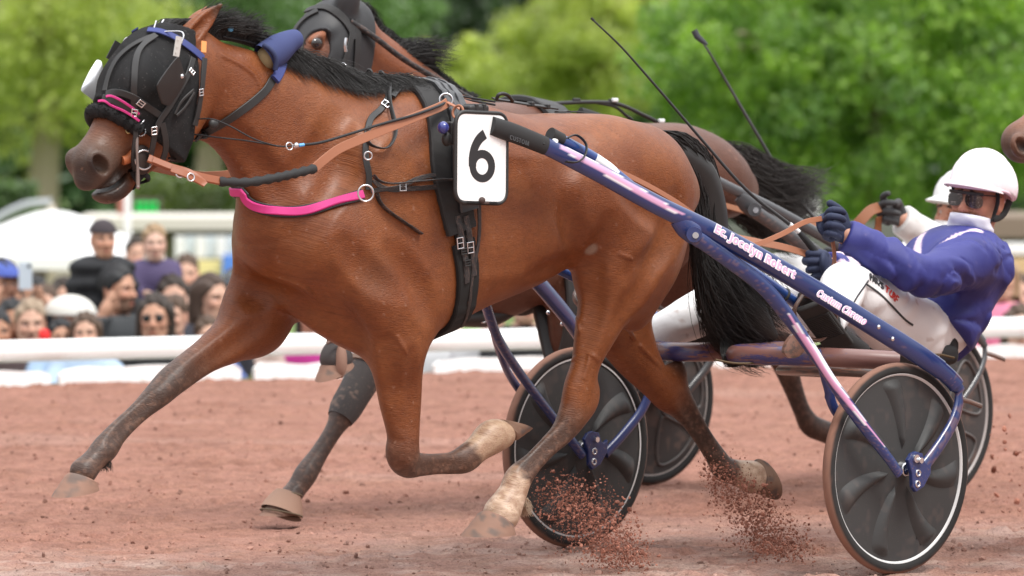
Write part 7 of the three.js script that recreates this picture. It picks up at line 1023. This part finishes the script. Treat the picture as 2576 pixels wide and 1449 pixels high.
for (const [px, py, d, look, sk, hair, long, top, cap, label] of [
  [470, 690, 40, 0, S0, BR, 0, [.75, .25, .05], 0, 'person in an orange top far behind the child in purple'], [88, 745, 40, -.3, S2, BK, 0, [.26, .28, .06], 0, 'person in olive green behind the raised phone'], [160, 748, 41, .3, S0, DB, 1, [.55, .52, .58], 0, 'person in pale clothes behind the off-white hat'], [345, 640, 44, .2, S0, DB, 0, [.06, .04, .04], 0, 'dark haired man between the two raised children'],
  [640, 770, 36, 0, S0, BR, 0, [.18, .34, .30], 0, 'person in teal behind the outstretched foreleg'], [790, 800, 35, 0, S1, DB, 1, [.38, .02, .20], 0, 'person in magenta behind the chest of the leading horse'], [1130, 792, 35, .2, S3, BR, 0, [.55, .56, .58], 0, 'person in pale grey under the belly of the leading horse'], [1240, 782, 34.6, -.2, S0, [.3, .2, .12], 0, [.50, .50, .52], 0, 'fair person in grey beside the girth rings of the second horse'], [1318, 756, 34.3, .2, S0, DB, 0, [.012, .012, .014], 0, 'person in black jacket left of the hind legs'], [1665, 745, 35, 0, S1, BK, 0, [.02, .03, .09], 0, 'person in dark blue seen between the horse and the driver\'s leg'],
  [112, 772, 37, .2, S0, BR, 0, [.10, .12, .16], 0, 'person in slate blue behind the fair haired person'], [338, 800, 35.5, .3, S1, DB, 0, [.16, .17, .18], 0, 'person in grey scarf between the bearded man and the sunglasses'], [482, 772, 37, .1, S3, DB, 0, [.04, .05, .16], 0, 'person in navy behind the brown haired boy'], [20, 760, 38, .4, S2, BK, 0, [.05, .07, .12], 0, 'dark haired person under the blue cap at the left edge'], [205, 770, 38, -.2, S0, BR, 1, [.45, .40, .40], 0, 'long haired person in beige behind the girl with pale blue sleeves'], [575, 800, 35, .3, S0, DB, 0, [.10, .05, .05], 0, 'person in dark red right beside the outstretched foreleg'],
  [2520, 700, 35.5, -.1, S0, [.34, .22, .13], 1, [.68, .22, .34], 0, 'woman in a pink top behind the blue jacketed driver'], [2556, 742, 36.4, .2, S0, BR, 0, [.50, .46, .46], 0, 'person in grey at the right edge'], [2470, 770, 36, .2, S1, DB, 0, [.55, .28, .36], 0, 'person in dusty pink behind the back of the blue jacket'], [2566, 825, 34.6, 0, S3, BR, 1, [.60, .30, .34], 0, 'person in rose leaning low at the right edge']])
  spectator({ px, py, d, look, skin: sk, hair, long: !!long, top, arm: 'fwd', label });
// ---------------------------------------------------------------- whips, flying dirt
{
  const w1 = thing('whip', 'long black whip with white band in the hands of the blue jacketed driver', 'whip', 'driving whips'), T = (pts) => pts.map(([x, y, d]) => at(x, y, d));
  part(w1, 'shaft', tube(T([[1988, 566, 19.95], [1880, 480, 19.9], [1760, 345, 19.85], [1640, 205, 19.8], [1560, 115, 19.75], [1500, 58, 19.7], [1488, 46, 19.7]]), [.0065, .0058, .0050, .0042, .0034, .003, .003], { smooth: 40, sides: 8 }), mat([.025, .025, .026], .4)); part(w1, 'tip', tube(T([[1494, 52, 19.7], [1487, 45, 19.7]]), .0045), rubber);
  part(w1, 'white_band', tube(T([[1986, 564, 19.95], [2010, 584, 19.96]]), .0085), white); part(w1, 'grip', tube(T([[2008, 582, 19.96], [2044, 624, 19.98], [2090, 690, 20.0]]), [.009, .013, .014], { smooth: 10 }), rubber);
  const w2 = thing('whip', 'dark whip with a tasselled tip held by the second driver', 'whip', 'driving whips'); part(w2, 'shaft', tube(T([[2060, 560, 22.6], [1990, 478, 22.6], [1900, 330, 22.5], [1830, 210, 22.45], [1780, 125, 22.4], [1752, 86, 22.4]]), [.008, .0068, .006, .005, .004, .003], { smooth: 40, sides: 8 }), mat([.06, .06, .062], .5));
  part(w2, 'tassel', [tube(T([[1754, 92, 22.4], [1746, 76, 22.4]]), .012), tube(T([[1752, 90, 22.4], [1768, 104, 22.4], [1780, 112, 22.4]]), [.012, .010, .004])], mat([.05, .05, .06], .9));
}
{
  const r = rng(900), M = mat([1, 1, 1], .95), m = new THREE.Matrix4(), c = new THREE.Color();
  const spray = (name, label, N, place, s0, s1) => { const im = new THREE.InstancedMesh(clodGeo, M, N); for (let i = 0; i < N; i++) { const p = place(r), s = s0 + s1 * Math.pow(r(), 6) + (r() < .012 ? .006 * r() : 0); m.compose(p, new THREE.Quaternion().setFromEuler(new THREE.Euler(r() * 6, r() * 6, r() * 6)), V(s * (.7 + r()), s * (.7 + .6 * r()), s * (.7 + r()))); im.setMatrixAt(i, m); const q = r(); c.setRGB(mix(.16, .42, q), mix(.06, .18, q), mix(.04, .125, q)); im.setColorAt(i, c); } im.name = name; tag(im, label, 'dirt', null, 'stuff'); im.castShadow = im.receiveShadow = true; scene.add(im); };
  const g = () => (r() + r() + r() - 1.5) * 1.15;
  const along = (path, d, spread) => () => { const t = Math.pow(r(), .8), x = t * (path.length - 1), i = Math.min(path.length - 2, Math.floor(x)), f = x - i, a = path[i], b = path[i + 1]; return at(mix(a[0], b[0], f) + g() * spread * mix(a[2], b[2], f), mix(a[1], b[1], f) + g() * spread * .8 * mix(a[2], b[2], f), d + g() * .26); };
  spray('flying_dirt', 'reddish dirt thrown up in front of the far sulky wheel by the near hind hoof', 11000, along([[1390, 1230, .9], [1450, 1275, 1.2], [1500, 1325, 1.3], [1540, 1370, 1.1], [1590, 1410, .8]], 19.2, 66), .0005, .0034);
  spray('flying_dirt', 'reddish dirt thrown up below the trailing hind hoof', 12000, along([[1800, 1170, .7], [1835, 1215, .8], [1880, 1270, 1], [1920, 1330, 1.1], [1960, 1380, 1.2], [1990, 1395, 1]], 19.75, 66), .0005, .0034);
  spray('flying_dirt', 'scattered clods of dirt in the air at the right edge', 60, () => at(2490 + 90 * r(), 1040 + 260 * r(), 21.5 + r()), .002, .009);
}
renderer.render(scene, camera);
